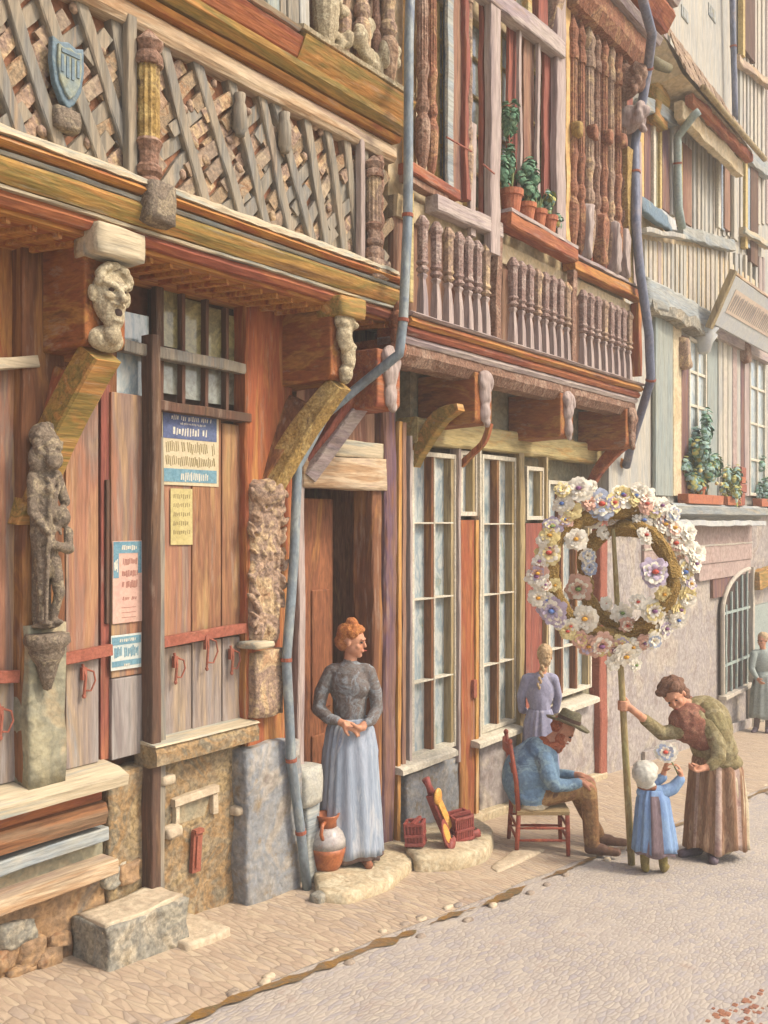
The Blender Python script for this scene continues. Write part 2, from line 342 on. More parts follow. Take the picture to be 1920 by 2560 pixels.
    def rock(self, u0, u1, v0, v1, z0, z1, amp=.02, cuts=5, fs=4, m=None, rnd=.15):
        bm = bmesh.new(); bmesh.ops.create_cube(bm, size=2)
        bmesh.ops.subdivide_edges(bm, edges=bm.edges[:], cuts=cuts, use_grid_fill=True)
        off = Vector((R.uniform(0, 99), R.uniform(0, 99), R.uniform(0, 99)))
        cu, cv, cz = (u0+u1)/2, (v0+v1)/2, (z0+z1)/2
        hu, hv, hz = (u1-u0)/2, (v1-v0)/2, (z1-z0)/2
        mp = {}
        n0 = len(self.bm.faces)
        for v in bm.verts:
            q = v.co.copy(); ln = q.length; s = q/ln*1.25
            q = q*(1-rnd)+s*rnd
            p = Vector((cu+q.x*hu, -(cv+q.y*hv), cz+q.z*hz))
            d = noise.noise_vector(p*fs+off)*amp + noise.noise_vector(p*fs*3+off)*amp*.4
            mp[v] = self.bm.verts.new(p+d)
        for f in bm.faces: self.bm.faces.new([mp[v] for v in f.verts])
        bm.free(); self._tag(n0, m); return self
    def done(self, name, mats, root=None, base=None, bev=0, smooth=False, sub=0):
        if base is None: base = BASE.get(root.name, Vector((0, 0, 0))) if root else Vector((0, 0, 0))
        bmesh.ops.recalc_face_normals(self.bm, faces=self.bm.faces[:])
        bl = Vector((base[0], -base[1], base[2]))
        for v in self.bm.verts: v.co -= bl
        me = bpy.data.meshes.new(name); self.bm.to_mesh(me); self.bm.free()
        if smooth:
            for p in me.polygons: p.use_smooth = True
        names = self.ms if self.ms else ([mats] if isinstance(mats, str) else mats)
        for n in names: me.materials.append(MATS[n])
        o = bpy.data.objects.new(name, me); COL.objects.link(o)
        if root: o.parent = root
        else:
            o.location = W(*base); o.rotation_euler = (0, 0, ANG)
        BASE[o.name] = Vector(base)
        if bev:
            b = o.modifiers.new('bevel', 'BEVEL'); b.width = bev; b.segments = 2; b.limit_method = 'ANGLE'; b.angle_limit = math.radians(40)
        if sub:
            s = o.modifiers.new('sub', 'SUBSURF'); s.levels = sub; s.render_levels = sub
        return o
BASE = {}
def tag(o, label=None, cat=None, group=None, kind=None):
    if label: o['label'] = label
    if cat: o['category'] = cat
    if group: o['group'] = group
    if kind: o['kind'] = kind
    return o
def thing(name, label, cat, base, group=None):
    o = bpy.data.objects.new(name, None); COL.objects.link(o)
    o.location = W(*base); o.rotation_euler = (0, 0, ANG); o.empty_display_size = .2
    BASE[o.name] = Vector(base)
    return tag(o, label, cat, group)
def copy_tree(o, parent=None):
    c = o.copy(); COL.objects.link(c); c.parent = parent
    BASE[c.name] = BASE.get(o.name, Vector((0, 0, 0)))
    for ch in list(o.children): copy_tree(ch, c)
    return c
def window(root, u0, u1, z0, z1, v, cols, rows, fr='frame_cream', gl='pale_glass', fw=.035, mw=.014, name='window', depth=.05):
    g = B()
    g.box(u0, u0+fw, v-depth, v, z0, z1, jit=.002).box(u1-fw, u1, v-depth, v, z0, z1, jit=.002)
    g.box(u0+fw, u1-fw, v-depth, v-.002, z0, z0+fw).box(u0+fw, u1-fw, v-depth, v-.002, z1-fw, z1)
    for i in range(1, cols):
        c = u0+(u1-u0)*i/cols; g.box(c-mw, c+mw, v-depth+.01, v-.006, z0+fw, z1-fw, jit=.001)
    rl = rows if isinstance(rows, (list, tuple)) else [z0+(z1-z0)*i/rows for i in range(1, rows)]
    for r in rl: g.box(u0+fw, u1-fw, v-depth+.012, v-.010, r-mw*.8, r+mw*.8, jit=.001)
    f = g.done(name, fr, root, bev=.003)
    p = B().box(u0+fw*.5, u1-fw*.5, v-depth-.008, v-depth+.012, z0+fw*.5, z1-fw*.5).done('pane', gl, f)
    return f
def strokes(g, u0, u1, z0, z1, v, n, w=.006, slant=0, m=None, vary=.4):
    for i in range(n):
        a = u0+(u1-u0)*(i+.5)/n
        if R.random() < .06: continue
        zt = z1-(z1-z0)*R.uniform(0, vary*.6); zb = z0+(z1-z0)*R.uniform(0, vary*.6)
        ww = w*R.uniform(.6, 1.3)
        s = slant+R.uniform(-.3, .3)*w
        g.prism([(a-ww/2, zb), (a+ww/2, zb), (a+ww/2+s, zt), (a-ww/2+s, zt)], v, v+.0015, m=m)
# =====================================================  GROUND
def build_ground():
    # street base sheet, graded finer near the viewer
    us = [-30, -22, -16, -11] + [-8+.35*i for i in range(72)] + [20, 28, 40, 54]
    vs = [-22, -8, -2] + [-.6+.2*i for i in range(44)] + [10, 14, 22, 36]
    bm = bmesh.new(); grid = []
    for u in us:
        row = []
        for v in vs:
            z = gz(min(max(u, -14), 24), v)
            z += noise.noise(Vector((u*.9, v*.9, 3)))*.012
            row.append(bm.verts.new((u, -v, z)))
        grid.append(row)
    for i in range(len(us)-1):
        for j in range(len(vs)-1):
            bm.faces.new((grid[i][j], grid[i][j+1], grid[i+1][j+1], grid[i+1][j]))
    bmesh.ops.recalc_face_normals(bm, faces=bm.faces[:])
    me = bpy.data.meshes.new('street'); bm.to_mesh(me); bm.free()
    for p in me.polygons: p.use_smooth = True
    if me.polygons[0].normal.z < 0: me.flip_normals()
    o = bpy.data.objects.new('street', me); COL.objects.link(o)
    o.location = W(0, 0, 0); o.rotation_euler = (0, 0, ANG)
    me.materials.append(ground_mat('street_setts', (13, 36, 1), ['#aca094', '#bbb0a2', '#b1a69a', '#bfb3a2', '#aaa29e', '#b7aa98'], .2))
    tag(o, kind='structure')
    # pavement sheet of long cobbles, 4 mm above, a little raised
    bm = bmesh.new(); rows = []
    n = 150
    for i in range(n+1):
        u = -9+27*i/n
        g = 1.15+.07*(u+1)-.05
        row = []
        for j in range(9):
            v = -.5+(g+.5)*j/8
            if j == 8: v += noise.noise(Vector((u*3, 1, 1)))*.05
            z = gz(u, v)+.018+noise.noise(Vector((u*.9, v*.9, 3)))*.012 - (.014 if j == 8 else 0)
            row.append(bm.verts.new((u, -v, z)))
        rows.append(row)
    for i in range(n):
        for j in range(8):
            bm.faces.new((rows[i][j], rows[i+1][j], rows[i+1][j+1], rows[i][j+1]))
    me = bpy.data.meshes.new('pavement'); bm.to_mesh(me); bm.free()
    if me.polygons[0].normal.z < 0: me.flip_normals()
    for p in me.polygons: p.use_smooth = True
    o = bpy.data.objects.new('pavement', me); COL.objects.link(o)
    o.location = W(0, 0, 0); o.rotation_euler = (0, 0, ANG)
    me.materials.append(ground_mat('pavement_cobbles', (23, 7.5, 1), ['#a8927a', '#bfaa90', '#b29c84', '#c2ae92', '#ac9a88', '#b8a080'], .42))
    tag(o, kind='structure')
    # gutter: ragged wet strip along the pavement edge
    bm = bmesh.new(); prev = None
    n = 520
    for i in range(n+1):
        u = -9+24*i/n
        g = 1.15+.07*(u+1)
        k = noise.noise(Vector((u*2.2, 9, 2)))
        w = max(.0, (.034 if u < -.5 else .02)*(.8+2.8*k)+.034*noise.noise(Vector((u*8, 4, 2)))+.016*noise.noise(Vector((u*26, 4, 2))))+.0005
        c = g+.02+noise.noise(Vector((u*1.3, 5, 5)))*.05
        a = bm.verts.new((u, -(c-w), gz(u, c-w)+.012)); b = bm.verts.new((u, -(c+w), gz(u, c+w)+.012))
        if prev: bm.faces.new((prev[0], prev[1], b, a))
        prev = (a, b)
    bmesh.ops.recalc_face_normals(bm, faces=bm.faces[:])
    me = bpy.data.meshes.new('gutter'); bm.to_mesh(me); bm.free()
    if me.polygons[0].normal.z < 0: me.flip_normals()
    me.materials.append(MATS['gutter_water'])
    o = bpy.data.objects.new('gutter', me); COL.objects.link(o); o.location = W(0, 0, 0); o.rotation_euler = (0, 0, ANG)
    tag(o, kind='structure')
    # setts lining the gutter
    g = B()
    cols = ['pebble', 'stone_top', 'wood_bluegrey_h', 'moss']
    for i in range(80):
        u = -5.6+R.uniform(0, 15)
        c = 1.15+.07*(u+1)+R.choice([-.08, .1])*R.uniform(.7, 1.3)
        z = gz(u, c)+.012
        g.rock(u-R.uniform(.02, .05), u+R.uniform(.02, .05), c-.022, c+.022, z-.03, z+R.uniform(.003, .009), amp=.01, cuts=2, m=R.choice(['pebble', 'stone_top', 'pebble', 'stone_top']), rnd=.7)
    o = g.done('gutter_setts', None, None, (0, 0, 0), smooth=True); tag(o, 'rounded cobbles lining the wet ochre gutter', 'cobbles', kind='stuff')

def ground_mat(name, sc, cols, bump):
    m = bpy.data.materials.new(name); m.use_nodes = True
    nt = m.node_tree; N = nt.nodes; L = nt.links; b = N['Principled BSDF']
    b.inputs['Roughness'].default_value = .8; b.inputs['Specular IOR Level'].default_value = .3
    tc = N.new('ShaderNodeTexCoord')
    nz = N.new('ShaderNodeTexNoise'); nz.inputs['Scale'].default_value = 1.6; nz.inputs['Detail'].default_value = 3
    L.new(tc.outputs['Object'], nz.inputs['Vector'])
    sm = N.new('ShaderNodeVectorMath'); sm.operation = 'MULTIPLY_ADD'; sm.inputs[1].default_value = (.07, .07, 0)
    L.new(nz.outputs['Color'], sm.inputs[0]); L.new(tc.outputs['Object'], sm.inputs[2])
    mp = N.new('ShaderNodeMapping'); mp.inputs['Scale'].default_value = sc
    mp.inputs['Rotation'].default_value = (0, 0, .12)
    L.new(sm.outputs[0], mp.inputs['Vector'])
    vo = N.new('ShaderNodeTexVoronoi'); vo.feature = 'F1'; vo.inputs['Scale'].default_value = 1; vo.voronoi_dimensions = '2D'
    ve = N.new('ShaderNodeTexVoronoi'); ve.feature = 'DISTANCE_TO_EDGE'; ve.inputs['Scale'].default_value = 1; ve.voronoi_dimensions = '2D'
    L.new(mp.outputs[0], vo.inputs['Vector']); L.new(mp.outputs[0], ve.inputs['Vector'])
    n1 = N.new('ShaderNodeTexNoise'); n1.inputs['Scale'].default_value = 1.1; n1.inputs['Detail'].default_value = 6; n1.inputs['Roughness'].default_value = .65
    L.new(tc.outputs['Object'], n1.inputs['Vector'])
    sp = N.new('ShaderNodeSeparateColor'); L.new(vo.outputs['Color'], sp.inputs[0])
    mi = N.new('ShaderNodeMix'); mi.inputs[0].default_value = .55
    L.new(sp.outputs[0], mi.inputs[2]); L.new(n1.outputs['Fac'], mi.inputs[3])
    cr = N.new('ShaderNodeValToRGB'); e = cr.color_ramp.elements
    while len(e) > 1: e.remove(e[-1])
    e[0].position = .2; e[0].color = lin(cols[0], .85)
    for i in range(1, len(cols)):
        q = e.new(.2+.6*i/(len(cols)-1)); q.color = lin(cols[i], .85)
    L.new(mi.outputs[0], cr.inputs['Fac'])
    er = N.new('ShaderNodeMapRange'); er.inputs[1].default_value = 0; er.inputs[2].default_value = .14
    er.inputs[3].default_value = .74; er.inputs[4].default_value = 1
    L.new(ve.outputs['Distance'], er.inputs[0])
    # joints come and go
    n5 = N.new('ShaderNodeTexNoise'); n5.inputs['Scale'].default_value = 2.3; L.new(tc.outputs['Object'], n5.inputs['Vector'])
    r5 = N.new('ShaderNodeMapRange'); r5.inputs[1].default_value = .35; r5.inputs[2].default_value = .6
    L.new(n5.outputs['Fac'], r5.inputs[0])
    mj = N.new('ShaderNodeMix'); mj.inputs[2].default_value = 1; L.new(r5.outputs[0], mj.inputs[0]); L.new(er.outputs[0], mj.inputs[3])
    mx = N.new('ShaderNodeMix'); mx.data_type = 'RGBA'; mx.blend_type = 'MULTIPLY'; mx.inputs[0].default_value = 1
    L.new(cr.outputs[0], mx.inputs[6]); L.new(mj.outputs[0], mx.inputs[7])
    # ochre and mauve stains
    n6 = N.new('ShaderNodeTexNoise'); n6.inputs['Scale'].default_value = 2.9; n6.inputs['Detail'].default_value = 7; n6.inputs['Roughness'].default_value = .7
    L.new(tc.outputs['Object'], n6.inputs['Vector'])
    r6 = N.new('ShaderNodeMapRange'); r6.inputs[1].default_value = .6; r6.inputs[2].default_value = .72; r6.inputs[4].default_value = .5
    L.new(n6.outputs['Fac'], r6.inputs[0])
    m6 = N.new('ShaderNodeMix'); m6.data_type = 'RGBA'; L.new(r6.outputs[0], m6.inputs[0]); L.new(mx.outputs[2], m6.inputs[6]); m6.inputs[7].default_value = lin('#a88c78', .85)
    L.new(m6.outputs[2], b.inputs['Base Color'])
    sq = N.new('ShaderNodeMath'); sq.operation = 'POWER'; sq.inputs[1].default_value = .5; L.new(ve.outputs['Distance'], sq.inputs[0])
    nb = N.new('ShaderNodeTexNoise'); nb.inputs['Scale'].default_value = 30; nb.inputs['Detail'].default_value = 4; L.new(tc.outputs['Object'], nb.inputs['Vector'])
    ab = N.new('ShaderNodeMath'); ab.operation = 'MULTIPLY_ADD'; ab.inputs[1].default_value = .35
    L.new(nb.outputs['Fac'], ab.inputs[0]); L.new(sq.outputs[0], ab.inputs[2])
    bp = N.new('ShaderNodeBump'); bp.inputs['Strength'].default_value = bump; bp.inputs['Distance'].default_value = .03
    L.new(ab.outputs[0], bp.inputs['Height']); L.new(bp.outputs[0], b.inputs['Normal'])
    MATS[name] = m
    return m
build_ground()

# =====================================================  remeshed organic shapes (used for carvings and people)
def remesh(name, prims, voxel, smooth=3, fac=.5):
    """prims: (kind, mat, ...) with 'cap' p0 p1 r0 r1 / 'ell' c r rotmatrix ; plain xyz coordinates"""
    bm = bmesh.new()
    for p in prims:
        if p[0] == 'cap':
            a, b, r0, r1 = Vector(p[2]), Vector(p[3]), p[4], p[5]
            bmesh.ops.create_icosphere(bm, subdivisions=2, radius=r0, matrix=Matrix.Translation(a))
            bmesh.ops.create_icosphere(bm, subdivisions=2, radius=r1, matrix=Matrix.Translation(b))
            d = b-a
            if d.length > 1e-5:
                q = d.to_track_quat('Z', 'Y').to_matrix().to_4x4()
                bmesh.ops.create_cone(bm, cap_ends=True, segments=12, radius1=r0, radius2=r1, depth=d.length, matrix=Matrix.Translation((a+b)/2) @ q)
        else:
            M = Matrix.Translation(Vector(p[2]))
            if len(p) > 4 and p[4] is not None: M = M @ p[4]
            bmesh.ops.create_icosphere(bm, subdivisions=3, radius=1, matrix=M @ Matrix.Diagonal((*p[3], 1)))
    me = bpy.data.meshes.new('tmp'); bm.to_mesh(me); bm.free()
    o = bpy.data.objects.new('tmp', me); COL.objects.link(o)
    m = o.modifiers.new('r', 'REMESH'); m.mode = 'VOXEL'; m.voxel_size = voxel; m.use_smooth_shade = True
    if smooth:
        s = o.modifiers.new('s', 'SMOOTH'); s.factor = fac; s.iterations = smooth
    dg = bpy.context.evaluated_depsgraph_get(); dg.update()
    out = bpy.data.meshes.new_from_object(o.evaluated_get(dg)); out.name = name
    bpy.data.objects.remove(o); bpy.data.meshes.remove(me)
    mats = []
    for p in prims:
        if p[1] not in mats: mats.append(p[1])
    out.materials.clear()
    for n in mats: out.materials.append(MATS[n])
    if len(mats) > 1:
        info = []
        for p in prims:
            if p[0] == 'cap': info.append((0, Vector(p[2]), Vector(p[3])-Vector(p[2]), p[4], p[5], mats.index(p[1])))
            else:
                inv = (p[4].inverted() if len(p) > 4 and p[4] is not None else None)
                info.append((1, Vector(p[2]), inv, Vector(p[3]), min(p[3]), mats.index(p[1])))
        for f in out.polygons:
            c = f.center; best = 9; bi = 0
            for q in info:
                if q[0] == 0:
                    d = q[2]; L2 = d.length_squared
                    t = max(0, min(1, (c-q[1]).dot(d)/L2)) if L2 > 0 else 0
                    s = (c-q[1]-d*t).length-(q[3]+(q[4]-q[3])*t)
                else:
                    w = c-q[1]
                    if q[2] is not None: w = q[2] @ w
                    r = q[3]; s = (Vector((w.x/r.x, w.y/r.y, w.z/r.z)).length-1)*q[4]
                if s < best: best = s; bi = q[5]
            f.material_index = bi
    for f in out.polygons: f.use_smooth = True
    return out
def carving(name, prims, voxel, root, m, smooth=1, namp=.0, nfs=20):
    """prims given in (u, v, z) street coordinates"""
    pr = []
    for p in prims:
        if p[0] == 'cap': pr.append(('cap', m, (p[1][0], -p[1][1], p[1][2]), (p[2][0], -p[2][1], p[2][2]), p[3], p[4]))
        else: pr.append(('ell', m, (p[1][0], -p[1][1], p[1][2]), p[2], p[3] if len(p) > 3 else None))
    me = remesh(name, pr, voxel, smooth)
    b = BASE[root.name]; bl = Vector((b[0], -b[1], b[2]))
    for v in me.vertices:
        c = v.co.copy()
        v.co += noise.noise_vector(c*nfs)*namp - bl
    o = bpy.data.objects.new(name, me); COL.objects.link(o); o.parent = root
    BASE[o.name] = Vector(b)
    return o

# =====================================================  HOUSE A : carved timber house on the left
A = thing('timber_house', 'tall carved timber house with orange jetty and plank shutters nearest the viewer', 'house', (-3, 0, gz(-3, 0)))
UA0 = -7.2
EA = U(748, 0)             # right end at the door
JA = U(1000, .55)          # right end of the jetty
g = B()
g.box(UA0, U(612), -5, -.16, -.3, 3.86).done('wall', 'wall_brown', A)
B().box(UA0, JA-.02, -5, .40, 3.9, 8.6).done('upper_wall', 'gap_rust', A)
B().prism_u([(.95, 8.55), (-2.3, 11.3), (-5.4, 8.5), (-5.4, 8.35), (.95, 8.4)], UA0, JA-.01).done('roof', 'roof_far', A)
# --- stall-riser wall under the windows
g = B()
g.rock(UA0, U(265), -.14, .0, -.3, Z(120, 2222), amp=.02, cuts=9, fs=5, rnd=.02)
g.done('plinth', 'rubble_brown', A, smooth=True)
B().rock(U(268), U(372), -.14, .01, -.4, Z(300, 1930), amp=.015, cuts=7, fs=5, rnd=.02).done('stone_pier', 'rubble_yellow', A, smooth=True)
B().rock(U(392), U(610), -.14, .015, -.5, Z(500, 1865), amp=.02, cuts=9, fs=5, rnd=.02).done('rubble_wall', 'rubble_yellow', A, smooth=True)
# loose stones set in the left base
for i, (x, y, w, h) in enumerate([(40, 2340, 55, 60), (85, 2380, 40, 70), (60, 2430, 45, 40), (120, 2400, 35, 50), (20, 2400, 30, 55), (150, 2350, 30, 40), (290, 2190, 45, 50), (325, 2180, 35, 55)]):
    u, z = px(x, y, .02); w_ = w/460/1.3; h_ = h/460/2
    B().rock(u-w_*1.15, u+w_*1.15, -.05, .035, z-h_, z+h_, amp=.03, cuts=4, fs=9, rnd=.25).done('base_stone', R.choice(['rubble_brown', 'stone_grey', 'rubble_brown']), A, smooth=True)
# panelled riser at far left
zt = Z(120, 1995, .08)
B().prism_u([(-.05, Z(130, 1945, .1)), (.12, Z(130, 1955, .1)), (.21, Z(130, 1972, .1)), (.2, Z(130, 1998, .1)), (-.05, Z(130, 2000, .1))], UA0, U(298, .12), seg=24, jit=.006).done('window_sill', 'ledge_pale', A)
B().box(UA0, U(262, .08), -.1, .06, Z(120, 2040, .06), Z(120, 2008, .06)).done('sill_band', 'wood_red_h', A, bev=.01)  # red strip paints the reddish shade below the sill
B().prism_u([(-.05, Z(120, 2045, .1)), (.09, Z(120, 2048, .1)), (.11, Z(120, 2075, .1)), (.09, Z(120, 2105, .1)), (-.05, Z(120, 2108, .1))], UA0, U(268, .1), seg=20, jit=.004).done('riser_rail', 'wood_worn_h', A)
B().beam((UA0, .03, Z(120, 2130, .05)), (U(266, .05), .03, Z(120, 2130, .05)), .09, .075, jit=.004).done('riser_rail', 'wood_bluegrey_h', A)
B().box(UA0, U(262, .0), -.12, -.02, Z(120, 2235), Z(120, 2145)).done('riser_panel', 'wall_olive', A)
B().beam((UA0, .06, Z(120, 2222, .06)), (U(278, .06), .05, Z(120, 2222, .06)+.01), .16, .085, jit=.006).done('base_beam', 'beam_pale', A)
# --- lower wall fittings on the yellow rubble
u0, z0 = px(432, 2062); u1, z1 = px(525, 1982)
g = B(); g.beam((u0-.03, .03, z1+.02), (u1+.02, .03, z1+.03), .06, .05); g.beam((u1, .03, z0), (u1, .03, z1), .05, .045); g.beam((u0, .03, z0), (u0, .03, z1), .04, .03)
nf = g.done('niche_frame', 'stone_top', A, bev=.004)
B().box(u0, u1, -.1, .016, z0, z1).done('niche', 'wall_olive', A)
u, z = px(503, 2125, .05)
g = B(); g.beam((u-.035, .03, z-.13), (u-.025, .04, z+.13), .03, .075, jit=.003); g.beam((u-.035, .052, z-.10), (u-.03, .056, z+.1), .02, .03, jit=.002); g.box(u-.06, u+.01, .03, .07, z+.115, z+.14)
g.done('iron_hinge', 'iron_red', A, bev=.003)
for x, y, s in [(430, 2080, .055), (597, 2025, .045), (415, 1948, .05)]:
    u, z = px(x, y, .06)
    B().rock(u-s, u+s, -.05, .1, z-s*.6, z+s*.6, amp=.012, cuts=3, rnd=.3).done('projecting_stone', 'stone_top', A, smooth=True)
B().box(U(612), U(700), -.16, .02, 1.2, 3.86, jit=.0).done('wall_panel', 'wood_orange_v', A, bev=.01)
# sill of the right window bay
B().prism_u([(-.05, Z(500, 1832, .1)), (.13, Z(500, 1840, .12)), (.15, Z(500, 1856, .12)), (.15, Z(500, 1885, .12)), (.09, Z(500, 1893, .12)), (-.05, Z(500, 1893, .12))], U(378, .1), U(640, .12), seg=14, jit=.006).done('window_sill', 'rubble_yellow', A)
B().prism_u([(-.05, Z(500, 1826, .1)), (.14, Z(500, 1836, .12)), (.15, Z(500, 1840, .12)), (-.05, Z(500, 1836, .1))], U(376, .1), U(642, .12), seg=14, jit=.003).done('sill_slab', 'ledge_pale', A)
# --- slim dark post splitting the two bays
zb = gz(U(385), .1)-.03
B().beam((U(378, .05), .05, zb), (U(378, .05), .05, 3.5), .10, .07, jit=.003).done('mullion_post', 'wood_dark_v', A)
B().beam((U(400, .05), .045, zb+.02), (U(396, .05), .045, 2.9), .06, .05, jit=.003).done('mullion_post', 'timber_grey_v', A)
# --- shutters left bay
def board(x0, x1, yt, yb, m, v=0.0, th=.035, name='shutter', low=None, split=None):
    u0, u1 = U(x0, v), U(x1, v); xm = (x0+x1)/2
    zt, zb = Z(xm, yt, v), Z(xm, yb, v)
    g = B()
    if split is None:
        g.box(u0, u1, v-th, v, zb, zt, jit=.003); return g.done(name, m, A, bev=.006)
    zs = Z(xm, split, v)
    g.box(u0, u1, v-th, v, zs, zt, jit=.002, m=m); g.box(u0, u1, v-th, v+.003, zb, zs-.004, jit=.002, m=low)
    return g.done(name, None, A, bev=.006)
board(165, 246, 985, 1915, 'shutter_mauve', .01, low='shutter_lower', split=1650)
board(252, 277, 960, 1900, 'wood_red_v', -.02, name='plank')
board(279, 366, 985, 1890, 'shutter_mauve', .0, low='shutter_lower', split=1690)
board(266, 275, 1200, 1560, 'wood_dark_v', .0, name='edge_strip')
board(400, 478, 1020, 1850, 'shutter_mauve', 0, low='shutter_lower', split=1615)
board(481, 553, 1040, 1832, 'shutter_brown', .004, low='shutter_lower', split=1600)
board(556, 604, 1060, 1815, 'shutter_brown', 0, low='shutter_lower', split=1590)
board(-70, 40, 900, 1965, 'shutter_mauve', .0, low='shutter_lower', split=1690)
board(-190, -75, 900, 1975, 'shutter_brown', .0)
board(44, 58, 800, 1965, 'jamb_yellow', .01, name='edge_strip')
board(394, 399, 1000, 1855, 'wood_red_v', .012, name='edge_strip')
board(606, 614, 1000, 1810, 'wood_red_v', .012, name='edge_strip')
# iron bars and hanging rings
def bar(x0, y0, x1, y1, v=.05):
    a = px(x0, y0, v); b = px(x1, y1, v)
    o = B().beam((a[0], v, a[1]), (b[0], v, b[1]), .035, .065, jit=.002).done('iron_bar', 'iron_red', A); return o
bar(148, 1650, 278, 1625); bar(400, 1606, 612, 1570); bar(-190, 1700, 45, 1690)
def hasp(x, y, v=.03, s=1):
    u, z = px(x, y, v); g = B()
    g.tube([(u-.015, v, z+.07*s), (u-.005, v+.015, z), (u-.012, v+.01, z-.1*s)], .009, 6)
    g.tube([(u+.0, v+.01, z+.04*s), (u+.045*s, v+.02, z+.02*s), (u+.055*s, v+.022, z-.03*s), (u+.03*s, v+.015, z-.085*s), (u, v+.01, z-.08*s)], .006, 6)
    g.box(u-.025, u+.005, v-.01, v+.015, z-.02, z+.05*s); g.ell((u-.012, v+.01, z-.11*s), (.014, .012, .016), sub=1)
    return g.done('hasp', 'iron_red', A, smooth=False)
hasp(212, 1690); hasp(440, 1660); hasp(518, 1615, .06, 1.3); hasp(580, 1640)
hasp(3, 1790)
# rows of nails / small blue stain marks on the mauve shutter : left to material
# --- top lights
gl = B().box(U(270, -.05), U(372, -.05), -.09, -.05, Z(320, 985, -.05), Z(320, 780, -.05)).done('fanlight', 'pale_glass', A)
def light(x0, x1, yt, yb, v, m='olive_glass'):
    o = B().box(U(x0, v), U(x1, v), v-.03, v, Z((x0+x1)/2, yb, v), Z((x0+x1)/2, yt, v)).done('pane', m, A)
B().box(U(385, -.06), U(612, -.06), -.12, -.085, 2.85, 3.86).done('transom_backing', 'inside_shade', A)
for x0, x1, yt, yb in [(402, 452, 730, 868), (460, 510, 752, 885), (518, 562, 772, 900), (569, 592, 790, 905)]: light(x0, x1, yt, yb, -.05)
for x0, x1, yt, yb in [(402, 452, 905, 985), (460, 510, 912, 1000), (518, 562, 922, 1010), (569, 592, 930, 1012)]: light(x0, x1, yt, yb, -.05, 'dark_glass')
for x, yt, yb in [(397, 700, 1000), (456, 735, 1010), (514, 750, 1020), (565, 770, 1025), (600, 780, 1030)]:
    B().beam((U(x, -.02), -.03, Z(x, yb, -.02)), (U(x, -.02), -.03, Z(x, yt, -.02)), .05, .028 if x > 400 else .06, jit=.002).done('mullion', 'wood_dark_v', A)
a = px(300, 862, .03); b = px(618, 925, .03)
B().beam((a[0], .02, a[1]), (b[0], .02, b[1]-.0), .08, .07, jit=.006).done('transom_beam', 'timber_grey_v', A)
a = px(388, 1012, .05); b = px(622, 1046, .05)
B().beam((a[0], .03, a[1]-.0), (b[0], .03, b[1]), .1, .06, jit=.005).done('lintel_rail', 'wood_dark_v', A)
B().box(U(-300), U(120), -.16, -.02, 2.5, 3.86).done('upper_panel', 'wood_orange_v', A, bev=.01)
a = px(-60, 915, .08); b = px(88, 905, .08)
B().beam((a[0], .05, a[1]), (b[0], .05, b[1]), .12, .06, jit=.006).done('lintel_rail', 'ledge_pale', A)
B().box(U(122), U(292, -.03), -.16, -.03, Z(200, 985), 3.86).done('upper_panel', 'wood_brown_v', A)
# --- posts and brackets
def post(x0, x1, yb, m, v=.08, zt=3.86, name='post'):
    u = (U(x0, v)+U(x1, v))/2
    return B().beam((u, v/2-.04, Z((x0+x1)/2, yb, v)), (u, v/2-.04, zt), v+.08, U(x1, v)-U(x0, v), jit=.006).done(name, m, A)
post(60, 165, 1965, 'wood_brown_v', .09)
B().rock(U(66, .11), U(160, .11), -.05, .13, Z(110, 1962, .1), Z(110, 1560, .1), amp=.012, cuts=6, fs=5, rnd=.03).done('post_base', 'wall_olive', A, smooth=True)
# brackets (joist ends) with braces
def joist(uc, w, z0, z1, v1, m='wood_joist', v0=-.05, root=None, name='joist_end'):
    return B().prism_u([(v0, z0), (v1-.03, z0+.02), (v1, z0+.05), (v1, z1), (v0, z1)], uc-w/2, uc+w/2, seg=2, jit=.004).done(name, m, root or A, bev=.012)
def brace(uc, w, pts, m, root=None, name='brace', r=None, drift=0):
    """curved timber, pts = (v,z) centre line, depth from list"""
    g = B(); n = len(pts)
    rings = []
    cs = []
    for i in range(n-1):
        for k in range(5):
            t = k/5; p0 = pts[max(i-1, 0)]; p1 = pts[i]; p2 = pts[i+1]; p3 = pts[min(i+2, n-1)]
            def cr(j): return .5*((2*p1[j])+(-p0[j]+p2[j])*t+(2*p0[j]-5*p1[j]+4*p2[j]-p3[j])*t*t+(-p0[j]+3*p1[j]-3*p2[j]+p3[j])*t**3)
            cs.append((cr(0), cr(1), cr(2)))
    cs.append(pts[-1])
    for i, c in enumerate(cs):
        a = cs[max(i-1, 0)]; b = cs[min(i+1, len(cs)-1)]
        tx, tz = b[0]-a[0], b[1]-a[1]; l = math.hypot(tx, tz) or 1; nx, nz = -tz/l, tx/l
        h = c[2]/2; ww = w/2; ch = .16*min(h, ww)
        rr = []
        for su, sn in ((-ww, h-ch), (-ww+ch, h), (ww-ch, h), (ww, h-ch), (ww, -h+ch), (ww-ch, -h), (-ww+ch, -h), (-ww, -h+ch)):
            rr.append((uc+drift*(1-i/(len(cs)-1))+su+R.uniform(-.003, .003), -(c[0]+nx*sn), c[1]+nz*sn))
        rings.append(rr)
    g.ring_sweep(rings)
    return g.done(name, m, root or A)
uj1 = U(283, .5); uj2 = U(870, .55)
joist(uj1+.0, .26, 3.28, 3.86, .44, 'wood_joist')
joist(uj2, .24, 3.32, 3.88, .5, 'wood_joist')
